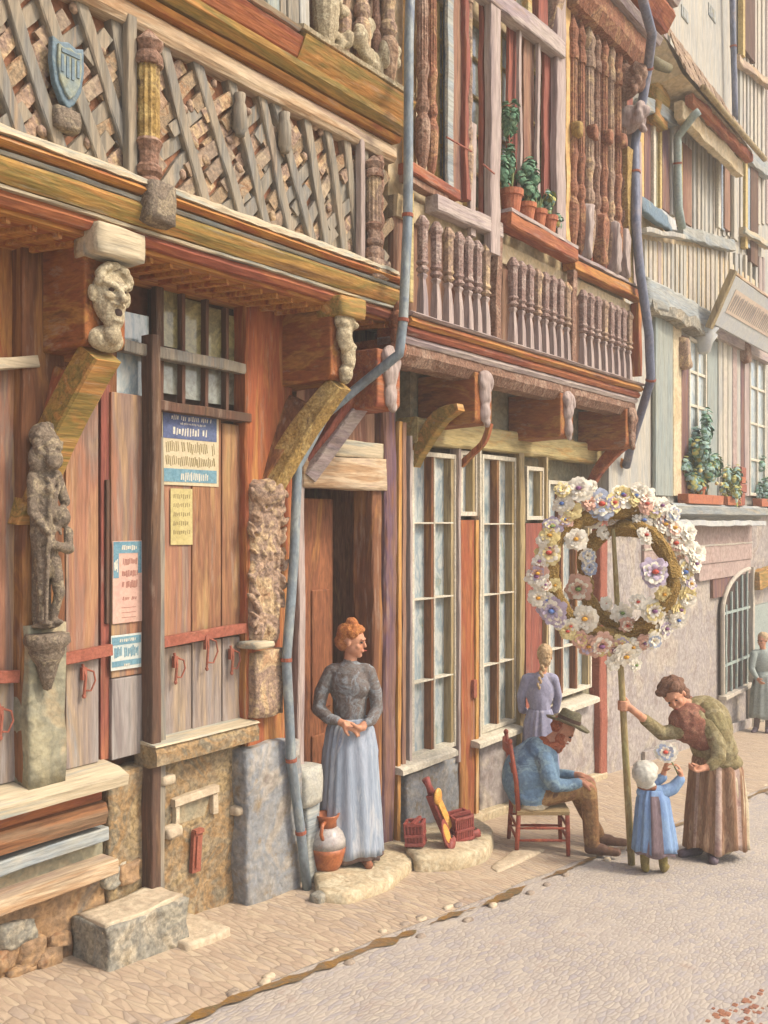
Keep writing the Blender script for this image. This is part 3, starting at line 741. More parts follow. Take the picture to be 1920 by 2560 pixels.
# braces: from post to joist end
brace(uj1, .17, [(.03, 2.38, .12), (.06, 2.62, .15), (.17, 2.92, .17), (.40, 3.27, .17)], 'wood_ochre_h', drift=-.2)
brace(uj1-.02, .08, [(.0, 2.5, .1), (.05, 2.9, .3), (.16, 3.2, .34)], 'wood_orange_v', drift=-.18)
brace(uj2, .13, [(.04, 2.48, .16), (.10, 2.70, .18), (.26, 3.02, .17), (.48, 3.32, .13)], 'carved_ochre', drift=-.34)
brace(uj2-.02, .06, [(.0, 2.6, .1), (.06, 2.95, .3), (.18, 3.22, .34)], 'wood_brown_v', drift=-.32)
# grotesque mask on joist one
c = (uj1+.0, .47, 3.56); cu, cv, cz = c
pr = [('ell', (cu, cv, cz), (.10, .07, .15)), ('ell', (cu, cv+.03, cz-.10), (.065, .05, .09)), ('ell', (cu-.0, cv+.08, cz-.01), (.02, .03, .035)), ('ell', (cu, cv+.07, cz+.045), (.08, .025, .018)),
      ('ell', (cu-.045, cv+.06, cz-.015), (.03, .02, .025)), ('ell', (cu+.045, cv+.06, cz-.015), (.03, .02, .025)),
      ('ell', (cu, cv+.07, cz-.055), (.045, .025, .014)), ('ell', (cu, cv+.06, cz-.135), (.04, .025, .014)), ('cap', (cu-.045, cv+.05, cz-.06), (cu-.035, cv+.05, cz-.13), .014, .014), ('cap', (cu+.045, cv+.05, cz-.06), (cu+.035, cv+.05, cz-.13), .014, .014),
      ('ell', (cu-.11, cv-.0, cz+.0), (.02, .025, .045)), ('ell', (cu+.11, cv-.0, cz+.0), (.02, .025, .045)), ('ell', (cu, cv+.02, cz-.2), (.05, .05, .06)), ('ell', (cu, cv-.03, cz-.22), (.11, .05, .07))]
for k in range(16):
    a = math.pi*k/15
    pr.append(('ell', (cu-.09*math.cos(a), cv+.03+R.uniform(-.01, .02), cz+.06+.09*math.sin(a)), (.026, .028, .026)))
pr += [('cap', (cu-.02, cv+.09, cz+.03), (cu-.075, cv+.06, cz+.055), .016, .012), ('cap', (cu+.02, cv+.09, cz+.03), (cu+.075, cv+.06, cz+.055), .016, .012), ('cap', (cu, cv+.085, cz+.03), (cu, cv+.115, cz-.035), .012, .02)]
mk = carving('carved_mask', pr, .007, A, 'carved_pale', smooth=1, namp=.002)
tag(mk, 'pale grotesque face with open mouth')
for a_ in (-.038, .038):
    B().ell((cu+a_, cv+.066, cz+.018), (.017, .014, .011)).done('eye_shade', 'inside_shade', mk, smooth=True)  # dark ellipsoids paint the shade in the eye sockets
B().ell((cu, cv+.062, cz-.095), (.032, .022, .032)).done('mouth_shade', 'inside_shade', mk, smooth=True)  # dark ellipsoid paints the shade inside the mouth
B().box(cu-.045, cu+.045, cv-.06, cv-.0, cz-.02, cz+.1).done('mask_block', 'carved_pale', A)
# white carved end of joist two
cu, cv, cz = uj2, .53, 3.62
pr = [('ell', (cu, cv, cz+.13), (.11, .05, .09)), ('ell', (cu-.03, cv+.02, cz), (.07, .05, .1)), ('ell', (cu+.02, cv+.01, cz-.12), (.055, .045, .1)), ('ell', (cu, cv, cz-.23), (.05, .05, .07)), ('ell', (cu-.05, cv+.03, cz+.09), (.04, .04, .03)), ('ell', (cu+.05, cv+.03, cz+.1), (.04, .04, .03)), ('ell', (cu+.05, cv-.0, cz-.05), (.03, .04, .05))]
carving('carved_corbel', pr, .009, A, 'carved_pale', smooth=1, namp=.012, nfs=16)
B().rock(uj2-.13, uj2+.13, .38, .6, 3.76, 3.9, amp=.012, cuts=4, rnd=.15).done('corbel_cap', 'wood_ochre_h', A, smooth=True)
B().rock(uj1-.15, uj1+.15, .36, .58, 3.74, 3.9, amp=.012, cuts=4, rnd=.15).done('corbel_cap', 'ledge_pale', A, smooth=True)
# carved standing saint on post one
u0_, z0_ = px(118, 1330, .17); v_ = .19
def S(du, dv, dz): return (u0_+du*.9, v_-.03+dv, z0_+dz)
pr = [('ell', S(.0, .02, .45), (.062, .065, .085)), ('ell', S(.015, .085, .44), (.014, .02, .018)), ('ell', S(.0, .07, .38), (.05, .035, .06)), ('ell', S(-.01, -.0, .50), (.085, .07, .075)), ('ell', S(-.03, .0, .38), (.075, .05, .09)),
      ('ell', S(-.02, -.02, .26), (.075, .055, .12)), ('cap', S(-.03, 0, .2), S(-.03, 0, 0), .06, .055), ('cap', S(-.03, 0, 0), S(-.01, .0, -.2), .06, .05),
      ('cap', S(-.03, .075, .2), S(-.055, .07, -.46), .012, .011), ('ell', S(-.03, .075, .22), (.025, .02, .03)), ('ell', S(.075, .04, .08), (.045, .045, .06)), ('cap', S(.05, .02, .3), S(.105, .03, .16), .032, .028),
      ('cap', S(.11, .05, .0), S(.1, .07, -.08), .026, .024), ('cap', S(.1, .07, -.09), S(.01, .08, -.07), .03, .022), ('ell', S(.0, .085, -.07), (.025, .02, .025)), ('cap', S(-.09, 0, .28), S(-.11, .03, .1), .03, .026), ('cap', S(-.11, .03, .1), S(-.05, .075, .0), .024, .02),
      ('cap', S(.03, .03, -.15), S(.05, .05, -.32), .038, .03), ('cap', S(.05, .05, -.32), S(.03, .02, -.46), .028, .02), ('cap', S(-.04, .02, -.15), S(-.05, .03, -.32), .035, .028), ('cap', S(-.05, .03, -.32), S(-.04, .01, -.46), .026, .02),
      ('ell', S(.035, .05, -.47), (.03, .045, .016)), ('ell', S(-.04, .04, -.47), (.03, .045, .016)), ('ell', S(0, .0, -.49), (.08, .06, .018)), ('cap', S(0, -.04, .4), S(0, -.04, -.46), .05, .05)]
for k in range(14): pr.append(('cap', S(R.uniform(-.07, .06), .045, .3-.02*k), S(R.uniform(-.07, .06), .055, .2-.03*k), .012, .009))
for k in range(16): pr.append(('ell', S(-.01+.075*math.cos(k*.4), .03, .47+.085*math.sin(k*.4)), (.022, .026, .022)))
st = carving('carved_figure', pr, .007, A, 'carved_grey', smooth=1, namp=.003, nfs=22)
tag(st, 'weathered grey robed figure holding a staff')
u_, z_ = px(112, 1600, .15)
B().lathe(u0_, v_-.02, [(.11, z0_-.53), (.12, z0_-.56), (.12, z0_-.58), (.09, z0_-.61), (.095, z0_-.63), (.06, z0_-.69), (.045, z0_-.75), (.02, z0_-.82), (.0, z0_-.83)], 12, jit=.004).done('figure_bracket', 'carved_grey', A, smooth=True)
# --- rendered pier left of the door, carved post over it
xa, xb = 608, 742
B().rock(U(xa+4, .12), U(740, .1), -.2, .14, -.55, Z(670, 1860, .12), amp=.025, cuts=10, fs=4, rnd=.04).done('rendered_pier', 'render_bluegrey', A, smooth=True)
B().beam(((U(612, .05)+U(728, .05))/2, .0, Z(670, 1880, .05)), ((U(612, .05)+U(728, .05))/2, .0, 3.86), .13, U(728, .05)-U(612, .05), jit=.006).done('corner_post', 'wood_orange_v', A)
ca, cb = U(632, .12), U(716, .12); um = (ca+cb)/2; wv = (cb-ca)/2
pr = []
zlo, zhi = Z(670, 1590, .12), Z(670, 1225, .12)
for k in range(150):
    z = zlo+(zhi-zlo)*R.random(); du = R.uniform(-1.0, 1.0)*wv
    pr.append(('ell', (um+du, .095+R.uniform(-.01, .025), z), (R.uniform(.008, .02), R.uniform(.02, .03), R.uniform(.025, .06)), Matrix.Rotation(R.choice([-.7, -.4, .4, .7])+R.uniform(-.3, .3), 4, 'Y')))
pr.append(('cap', (um-wv*.45, .04, zlo), (um-wv*.45, .04, zhi), .075, .08)); pr.append(('cap', (um+wv*.45, .04, zlo), (um+wv*.45, .04, zhi), .075, .08))
pr.append(('ell', (um, .1, zhi-.02), (wv*1.0, .08, .10))); pr.append(('ell', (um-.04, .16, zhi+.02), (.05, .04, .05))); pr.append(('ell', (um+.05, .15, zhi-.01), (.045, .04, .07)))
pr.append(('cap', (um, .05, zlo), (um, .05, zhi), .07, .08))
tag(carving('carved_panel', pr, .008, A, 'carved_tan', smooth=1, namp=.006, nfs=30), 'weathered scrollwork of tangled leaves')
B().rock(um-wv*.9, um+wv*.8, .03, .13, Z(670, 1790, .1), Z(670, 1625, .1), amp=.015, cuts=5, fs=7, rnd=.08).done('post_base', 'carved_tan', A, smooth=True)
u, z = px(648, 1612, .14)
B().rock(u-.09, u+.08, .02, .2, z-.025, z+.02, amp=.012, cuts=3, rnd=.3).done('stone_bracket', 'ledge_pale', A, smooth=True)
# --- jetty: soffit, mouldings, ledge
def run(poly, m, name, u1=None, seg=60, jit=.006, root=None, u0=UA0):
    return B().prism_u(poly, u0, JA if u1 is None else u1, seg=seg, jit=jit).done(name, m, root or A)
B().prism_u([(-.1, 3.82), (.46, 3.84), (.46, 3.90), (-.1, 3.9)], UA0, JA-.05, seg=30, jit=.004).done('jetty_soffit', 'wood_orange_h', A)
g = B()
for i in range(46):            # carved soffit leaves, a slanting run of reeds
    u = UA0+i*.145
    if u > JA-.1: break
    g.beam((u, .1, 3.815), (u+.1, .42, 3.825), .03, .035, jit=.003)
g.done('soffit_carving', 'wood_orange_h', A)
run([(.35, 3.86), (.5, 3.86), (.525, 3.89), (.51, 3.925), (.35, 3.925)], 'wood_red_h', 'lower_moulding')
run([(.35, 3.925), (.54, 3.925), (.545, 3.94), (.35, 3.945)], 'ledge_pale', 'fillet', jit=.008)
run([(.35, 3.945), (.55, 3.945), (.58, 3.98), (.60, 4.03), (.58, 4.055), (.35, 4.06)], 'wood_ochre_h', 'fascia')
run([(.35, 4.06), (.585, 4.06), (.60, 4.075), (.35, 4.09)], 'wood_bluegrey_h', 'fillet')
run([(.35, 4.09), (.60, 4.09), (.635, 4.11), (.61, 4.135), (.35, 4.14)], 'wood_orange_h', 'upper_moulding', u1=JA-.05)
run([(.35, 4.14), (.63, 4.14), (.63, 4.165), (.47, 4.25), (.35, 4.25)], 'ledge_pale', 'ledge', u1=JA-.12, seg=90, jit=.014)
# --- lattice of slanting timbers over brick nogging
zl0, zl1 = 4.2, 5.02
vL = .44
B().box(UA0, JA-.06, .30, .41, 4.1, 5.2).done('nogging', 'gap_rust', A)
diag = [(0-60, -0, 40, 330), (20, -10, 135, 352), (100, 0, 245, 398), (203, 30, 328, 418), (290, 75, 350, 300), (432, 235, 505, 500), (487, 157, 590, 518), (565, 182, 655, 543), (645, 225, 710, 545), (715, 380, 770, 582), (755, 275, 810, 598), (810, 305, 853, 622), (857, 335, 893, 640), (903, 358, 915, 650)]
ds = []
for (xa_, ya_, xb_, yb_) in diag:
    ua, za = px(xa_, ya_, vL); ub, zb_ = px(xb_, yb_, vL)
    # run through to the rails
    s = (ub-ua)/(zb_-za)
    ua2 = ua+(5.04-za)*s; ub2 = ub+(4.2-zb_)*s
    if xa_ == 290: ub2, zz = ub, zb_
    ds.append((ua2, ub2))
    B().beam((ua2, vL+.0, 5.04), (ub2, vL+.0, 4.2), .07, .072, jit=.005).done('diagonal_timber', 'timber_grey_v', A)
u = ds[0][0]-.3
while u > UA0:
    B().beam((u, vL, 5.04), (u+.22, vL, 4.2), .07, .072, jit=.005).done('diagonal_timber', 'timber_grey_v', A); ds.append((u, u+.22)); u -= .3
# slanting bricks between them (one piece of infill)
g = B(); 
u = UA0
while u < JA-.05:
    for k in range(5):
        z = 4.28+k*.185+R.uniform(-.012, .012)
        if z > 5.0: continue
        du = .055; s = .16
        L_ = R.uniform(.16, .24)
        vv = .415+R.uniform(0, .025)
        rk = R.uniform(.55, 1.25); g.beam((u-L_/2*rk, vv, z-s*.6), (u+L_/2*rk, vv, z+s*.7*rk), .04, .075, jit=.007, seg=2, m=R.choice(['brick_infill', 'nogging', 'timber_grey_v', 'timber_grey_v', 'carved_tan']))
    u += .125+R.uniform(-.012, .012)
g.done('brick_infill', None, A)
# bunches of carving scattered in the lattice
for i in range(60):
    g = B()
    x = UA0+R.random()*(JA-UA0-.1)
    z = R.uniform(4.25, 5.0)
    g.ell((x, .45, z), (R.uniform(.02, .04), .02, R.uniform(.025, .05)), sub=1)
    g.done('carved_boss', 'carved_tan', A, smooth=True)
def colonette(u, v, z0, z1, r, m, root, name='colonette', base=True, cap=True, n=12, flute=.14, body=None):
    h = z1-z0; g = B()
    g.lathe(u, v, [(r*.2, z0), (r*.75, z0+h*.03), (r*1.15, z0+h*.09), (r*1.35, z0+h*.16), (r*1.3, z0+h*.2), (r*.8, z0+h*.23), (r*1.15, z0+h*.25), (r*1.15, z0+h*.28), (r*.85, z0+h*.30), (r*.85, z0+h*.36), (r*1.05, z0+h*.39), (r*1.2, z0+h*.41), (r*1.0, z0+h*.43)], n, m=m, jit=r*.05)
    rings = [(r*1.0, z0+h*.43)]
    for k in range(7): rings.append((r*(1.0 if k % 2 else .93), z0+h*(.45+.06*k)))
    g.lathe(u, v, rings, n*2, m=body or m, flute=flute, jit=r*.04)
    g.lathe(u, v, [(r*1.2, z0+h*.81), (r*1.3, z0+h*.83), (r*1.2, z0+h*.86), (r*.95, z0+h*.88), (r*1.1, z0+h*.9), (r*1.3, z0+h*.93), (r*.6, z0+h*.975), (r*.2, z1)], n, m=m, jit=r*.05)
    return g.done(name, None, root, smooth=False)
u, z = px(378, 300, .56)
uc1 = u
colonette(u, .54, 3.98, 5.0, .062, 'carved_plum', A, body='carved_ochre')
B().beam((u-.09, .50, 4.2), (u-.09, .50, 5.04), .05, .06).done('upright', 'timber_grey_v', A)
B().rock(u-.09, u+.09, .47, .66, 3.96, 4.17, amp=.02, cuts=4, rnd=.25).done('carved_block', 'carved_grey', A, smooth=True)
u, z = px(940, 500, .56)
colonette(u, .54, 4.12, 4.95, .058, 'carved_plum', A, body='carved_tan')
B().beam((u-.1, .5, 4.2), (u-.1, .5, 5.04), .05, .05).done('upright', 'timber_lilac_v', A)
B().rock(u-.1, u+.08, .47, .62, 4.08, 4.22, amp=.02, cuts=4, rnd=.2).done('carved_block', 'carved_tan', A, smooth=True)
g = B()
for dz, r in ((.9, .05), (.75, .055), (.62, .045), (.5, .06), (.36, .05), (.2, .055), (.05, .05)): g.ell((u+.14, .47, 4.05+dz), (r, .05, .09), sub=2)
g.done('carved_corner', 'carved_plum', A, smooth=True)
u = JA-.03
g = B()
for dz, r in ((0, .07), (-.12, .06), (-.22, .075), (.1, .05), (.22, .055)): g.ell((u, .55, 3.85+dz), (r*.8, r, .08), sub=2)
g.done('carved_corner', 'carved_rust', A, smooth=True)
# scroll ends hanging among the diagonals
for x, y in [(600, 285), (712, 330)]:
    u, z = px(x, y, .5)
    B().lathe(u, .5, [(.0, z+.13), (.035, z+.12), (.03, z+.07), (.042, z+.04), (.045, z-.09), (.03, z-.11), (.03, z-.13), (0, z-.13)], 10, jit=.003).done('carved_scroll', 'timber_grey_v', A, smooth=True)
# shield
u, z = px(178, 172, .54)
K_ = .82
sh = [(a*.78, b*.95) for a, b in [(-.10, .13), (-.05, .115), (0, .13), (.05, .115), (.10, .13), (.105, .02), (.085, -.08), (.04, -.15), (0, -.18), (-.04, -.15), (-.085, -.08), (-.105, .02)]]
s1 = B().prism([(u+a*1.15, z+b*1.12) for a, b in sh], .48, .52).done('shield', 'shield_blue', A, bev=.008)
B().prism([(u+a*.85, z+b*.86+.0) for a, b in sh], .5, .535).done('shield_field', 'shield_gold', s1, bev=.006)
g = B()
for k in range(4): g.box(u-.055+k*.03, u-.04+k*.03, .53, .54, z-.06+abs(k-1.5)*.02, z+.055)
g.box(u-.052, u+.052, .53, .541, z+.065, z+.085)
g.done('shield_device', 'shield_blue', s1)
B().rock(u-.07, u+.07, .44, .52, z-.30, z-.19, amp=.015, cuts=3, rnd=.3).done('shield_corbel', 'carved_grey', A, smooth=True)
# --- rail beam and upper mouldings
run([(.3, 5.0), (.50, 5.0), (.52, 5.03), (.52, 5.10), (.49, 5.13), (.3, 5.13)], 'beam_pale', 'rail', u1=JA)
run([(.3, 5.13), (.55, 5.13), (.57, 5.16), (.3, 5.2)], 'wood_orange_h', 'upper_moulding', u1=JA)
run([(.3, 5.18), (.57, 5.18), (.63, 5.21), (.64, 5.245), (.60, 5.27), (.3, 5.28)], 'wood_ochre_h', 'upper_moulding', u1=JA+.02)
ur = U(795, .6)
run([(.3, 5.28), (.56, 5.28), (.585, 5.3), (.64, 5.4), (.60, 5.43), (.3, 5.44)], 'wood_red_h', 'fascia', u1=ur-.18)
run([(.3, 5.28), (.58, 5.28), (.62, 5.34), (.66, 5.42), (.6, 5.45), (.3, 5.45)], 'wood_ochre_h', 'fascia', u0=ur-.18, u1=JA+.05, seg=10)
run([(.3, 5.44), (.62, 5.44), (.64, 5.46), (.52, 5.5), (.3, 5.5)], 'ledge_pale', 'ledge', u1=ur-.2, seg=60, jit=.01)
run([(.3, 5.45), (.65, 5.45), (.66, 5.475), (.56, 5.5), (.3, 5.5)], 'carved_pale', 'ledge', u0=ur-.2, u1=JA+.03, seg=14, jit=.008)
# --- upper storey
u = UA0; k = 0
while u < ur-.1:
    w = R.uniform(.06, .13)
    m = R.choice(['timber_sage_v', 'timber_grey_v', 'timber_cream_v', 'timber_sage_v', 'wood_bluegrey_h'])
    vv = .5+R.choice([0, .03, -.03])
    B().beam((u+w/2, vv, 5.47), (u+w/2, vv, 7.2), .06, w*.9, jit=.004).done('upper_board', m, A)
    u += w; k += 1
for i, (x, r, m) in enumerate([(835, .085, 'carved_pale'), (880, .05, 'carved_tan'), (925, .062, 'carved_tan'), (960, .035, 'carved_plum'), (990, .07, 'carved_tan')]):
    u = U(x, .62)
    colonette(u, .55, 5.46, 7.1, r*.82, m, A, name='colonette')
pr = []
for k in range(26):
    x = R.uniform(815, 1000); u = U(x, .6)
    pr.append(('ell', (u, .55+R.uniform(0, .06), R.uniform(5.5, 5.9)), (R.uniform(.03, .06), .04, R.uniform(.05, .1)), Matrix.Rotation(R.uniform(-.6, .6), 4, 'Y')))
carving('carved_base', pr, .012, A, 'carved_pale', smooth=1, namp=.012)
B().box(U(800, .5), JA-.05, .3, .5, 5.45, 7.2).done('corner_panel', 'carved_tan', A)
# =====================================================  HOUSE B : the bayed house with balusters
Bh = thing('timber_house', 'timber house with turned balusters, tall small-paned windows and open dark doorway', 'house', (1.6, 0, gz(1.6, 0)))
UB0, UB1 = EA, U(1602, 0)
JB0, JB1 = JA+.06, U(1606, .6)
B().box(UB0+1.0, UB1, -5, -.2, -1.2, 3.9).done('wall', 'wall_olive', Bh)
B().box(JB0-.0, JB1, -5, .40, 3.92, 9.6).done('upper_wall', 'plaster_cream', Bh)
B().prism_u([(1.3, 9.5), (-2.3, 12.6), (-5.4, 9.5), (-5.4, 9.35), (1.3, 9.35)], JB0-.02, JB1+.1).done('roof', 'roof_far', Bh)
# --- doorway (dark, recessed)
d0, d1 = U(752, 0), U(925, 0)
g = B(); zd = Z(850, 1225)
g.box(UB0, d1+.3, -1.3, -1.2, -.6, 3.9).box(d1+.1, d1+.22, -1.2, -.15, -.6, 3.9).box(UB0-.12, UB0, -1.2, -.15, -.6, 3.9)
g.done('door_recess', 'door_dark', Bh)
B().box(UB0, d1+.1, -1.2, -.1, -.5, gz(-.6, 0)+.09).done('threshold', 'stone_step', Bh)
# open inner door leaf with panels seen at left, against the dark
du0 = d0+.02
dr = B().box(du0, d1-.12, -.33, -.28, gz(-.6, 0)+.1, zd-.06).done('door', 'door_dark', Bh, bev=.006)
g = B(); zb = gz(-.6, 0)+.1
for (a, b, c, d) in [(.06, .34, 1.05, 1.98), (.06, .34, .15, .85), (.42, .66, 1.05, 1.98), (.42, .66, .15, .85)]:
    g.box(du0+a, du0+b, -.285, -.262, zb+c, zb+d)
g.done('door_panel', 'door_dark', dr, bev=.012)
B().ell((du0+.60, -.23, zb+.98), (.02, .02, .03)).done('handle', 'iron_red', dr, smooth=True)
# jambs
B().beam((U(940, .02), -.06, gz(0, 0)-.02), (U(938, .02), -.06, 3.0), .2, .13, jit=.009).done('door_post', 'wood_brown_v', Bh)
B().beam((U(972, .05), -.02, gz(0, 0)-.02), (U(976, .05), -.02, 3.9), .16, .16, jit=.008).done('corner_post', 'wood_plum_v', Bh)
B().beam((U(998, .07), .05, gz(0, 0)-.02), (U(1002, .07), .05, 3.2), .04, .045, jit=.003).done('edge_strip', 'jamb_yellow', Bh)
B().beam((U(1012, .07), .045, Z(1012, 1920, .07)), (U(1014, .07), .045, 3.2), .04, .05, jit=.003).done('edge_strip', 'wood_rednbrown_v', Bh)
B().beam((U(756, .06), -.0, gz(-1, 0)), (U(757, .06), .0, 2.7), .1, .07, jit=.006).done('door_post', 'timber_lilac_v', Bh)
# stone jamb block with downpipe shoe on the left of the step
B().rock(U(768, .12), U(800, .12), -.1, .12, -.6, Z(780, 1990, .1), amp=.012, cuts=5, rnd=.08).done('jamb_stone', 'wood_bluegrey_h', Bh, smooth=True)
B().rock(U(762, .16), U(800, .12), -.05, .16, Z(780, 2010, .1), Z(770, 1915, .1), amp=.02, cuts=4, rnd=.3).done('jamb_stone', 'hessian', Bh, smooth=True)
# lintel
B().rock(U(760, .07), U(968, .07), -.15, .07, Z(860, 1222, .07), Z(860, 1140, .07), amp=.012, cuts=7, rnd=.03).done('lintel', 'beam_pale', Bh, smooth=True)
B().rock(U(770, .04), U(966, .04), -.15, .04, Z(860, 1142, .04), Z(860, 1098, .04), amp=.012, cuts=6, rnd=.03).done('lintel', 'ledge_pale', Bh, smooth=True)
B().box(U(750), d1+.1, -.16, -.03, Z(860, 1102), 3.9).done('over_door_panel', 'wood_rednbrown_v', Bh)
B().beam((U(772, .05), .04, Z(765, 1190, .05)), (U(912, .32), .32, Z(912, 1000, .32)), .10, .12, jit=.006).done('brace', 'beam_lilac', Bh)
B().beam((U(764, .0), .0, Z(760, 1170, .0)), (U(895, .3), .28, Z(890, 1010, .3)+.05), .12, .16, jit=.006).done('brace', 'wood_red_v', Bh)
# --- jetty joists
jb = []
for i, (xe, m) in enumerate([(990, 'wood_red_h'), (1225, 'wood_joist'), (1432, 'wood_joist'), (1590, 'wood_joist')]):
    uc = U(xe, .58); jb.append(uc)
    joist(uc, .28, 3.18, 3.62, .52, m, root=Bh)
    cu, cv, cz = uc, .53, 3.47
    pr = [('ell', (cu, cv, cz+.1), (.10, .05, .08)), ('ell', (cu, cv, cz-.02), (.075, .045, .12)), ('ell', (cu, cv, cz-.17), (.06, .045, .1)), ('ell', (cu-.06, cv+.02, cz+.06), (.03, .03, .06)), ('ell', (cu+.06, cv+.02, cz+.06), (.03, .03, .06)), ('ell', (cu, cv+.03, cz), (.025, .03, .09)), ('ell', (cu+.03, cv+.0, cz-.25), (.035, .03, .05))]
    carving('carved_corbel', pr, .010, Bh, 'timber_lilac_v' if i < 3 else 'carved_plum', smooth=1, namp=.012, nfs=16)
# pale bressummer under the joists and its brackets
B().beam((U(1040, .05), -.03, 3.16), (UB1, -.03, 3.16), .2, .22, jit=.009).done('bressummer', 'beam_yellowgreen', Bh)
B().box(U(1040, .0), UB1, -.2, -.06, 3.2, 3.95).done('frieze', 'wall_olive', Bh)
B().prism_u([(-.1, 3.66), (.45, 3.66), (.45, 3.75), (-.1, 3.75)], JB0, JB1, seg=20, jit=.004).done('jetty_soffit', 'wood_red_h', Bh)
brace(U(1050, .05), .1, [(.0, 2.85, .05), (.06, 3.0, .12), (.25, 3.24, .14), (.45, 3.32, .06)], 'wood_ochre_h', root=Bh)
brace(U(1225, .3), .05, [(.0, 2.9, .06), (.1, 2.98, .05), (.24, 3.1, .05), (.3, 3.26, .05)], 'wood_orange_v', root=Bh)
brace(U(1590, .5), .09, [(.0, 2.72, .08), (.12, 2.98, .12), (.3, 3.2, .14), (.45, 3.3, .1)], 'wood_red_h', root=Bh, drift=-.2)
B().box(U(1500), UB1, -.2, .0, 2.4, 3.1).done('frieze', 'plaster_cream', Bh)
# --- ground-floor windows
def zz(x, y, v): return Z(x, y, v)
def bwin(x0, x1, ya, yb, rows, v=.02, fr='frame_cream', cols=2, fw=.04):
    u0, u1 = U(x0, v), U(x1, v)
    z0, z1 = Z(x0, yb, v), Z(x0, ya, v)
    f = window(Bh, u0, u1, z0, z1, v, cols, [Z(x0, r, v) for r in rows], fr=fr, fw=fw, mw=.009, depth=.10)
    for i in range(1, cols+1):
        c = u0+(u1-u0)*i/cols - (fw if i == cols else .0)
        B().box(c-.045, c-.002 if i == cols else c+.012, v-.095, v-.012, z0+.02, z1-.02, jit=.002).done('pane_strip', 'wood_brown_v' if i < cols else 'olive_post', f)  # wood-coloured strip at the right of each pane column
    return f
bwin(1030, 1143, 1125, 1905, [1308, 1502, 1712])
bwin(1206, 1293, 1135, 1835, [1310, 1490, 1668])
bwin(1152, 1196, 1125, 1290, [], cols=1)
bwin(1318, 1362, 1165, 1300, [], cols=1)
bwin(1372, 1480, 1200, 1755, [1345, 1480, 1628], cols=3)
# posts between
B().beam((U(1172, .03), -.03, gz(1.2, 0)-.05), (U(1172, .03), -.03, Z(1172, 1300, .03)), .14, U(1196, .03)-U(1150, .03), jit=.006).done('post', 'wood_orange_v', Bh)
B().box(U(1190, .06), U(1197, .06), -.02, .06, gz(1.4, 0), Z(1193, 1300, .06)).done('edge_strip', 'jamb_yellow', Bh)
B().box(U(1184, .07), U(1192, .07), .02, .075, Z(1188, 1745, .07), Z(1188, 1700, .07)).done('door_latch', 'iron_red', Bh, bev=.004)
B().beam((U(1148, .04), .0, Z(1148, 1905, .04)), (U(1148, .04), .0, 3.1), .1, .035, jit=.003).done('mullion_post', 'timber_lilac_v', Bh)
B().beam((U(1201, .04), .0, Z(1201, 1860, .04)), (U(1201, .04), .0, 3.1), .1, .03, jit=.003).done('mullion_post', 'frame_cream', Bh)
B().beam((U(1026, .04), .0, Z(1026, 1915, .04)), (U(1026, .04), .0, 3.1), .1, .035, jit=.003).done('mullion_post', 'timber_lilac_v', Bh)
B().beam((U(1303, .05), .0, Z(1303, 1900, .05)), (U(1303, .05), .0, 3.1), .14, .10, jit=.006).done('post', 'olive_post', Bh)
B().beam((U(1367, .04), .0, gz(3, 0)), (U(1367, .04), .0, 3.1), .1, .04, jit=.003).done('mullion_post', 'olive_post', Bh)
B().box(U(1315, .0), U(1364, .0), -.06, .0, gz(3, 0), Z(1340, 1308)).done('door', 'wood_red_v', Bh, bev=.004)
B().beam((U(1504, .06), .02, gz(4.3, 0)-.05), (U(1504, .06), .02, 2.6), .14, .2, jit=.006).done('post', 'iron_red', Bh)
# sills and stall-risers
def sill(x0, x1, y, m='frame_cream', v=.02, d=.14, h=.055, name='window_sill'):
    u0, u1 = U(x0, d), U(x1, d)
    z = Z((x0+x1)/2, y, d)
    return B().prism_u([(v-.1, z+.02), (d-.03, z), (d, z-.015), (d, z-h), (v-.1, z-h)], u0, u1, seg=8, jit=.004).done(name, m, Bh)
sill(1008, 1146, 1898); sill(1200, 1312, 1836); sill(1398, 1500, 1760)
zr = Z(1080, 1925, .0)
B().rock(U(1012), U(1150), -.2, .02, -.9, Z(1080, 1915), amp=.012, cuts=7, rnd=.02).done('stall_riser', 'render_bluegrey', Bh, smooth=True)
B().rock(U(1196), U(1300), -.2, .02, -1, Z(1250, 1850), amp=.012, cuts=7, rnd=.02).done('stall_riser', 'plaster_lilac', Bh, smooth=True)
B().rock(U(1300), U(1500), -.2, .01, -1.2, Z(1430, 1775), amp=.012, cuts=7, rnd=.02).done('stall_riser', 'plaster_lilac', Bh, smooth=True)
B().beam((U(1150, .06), .04, gz(U(1150), 0)+.0), (U(1510, .06), .04, gz(U(1510), 0)+.0), .14, .2, jit=.008).done('base_kerb', 'stone_step', Bh)
B().box(U(1518), UB1+.1, -.2, .0, -1.3, 2.5).done('side_wall', 'plaster_lilac', Bh)
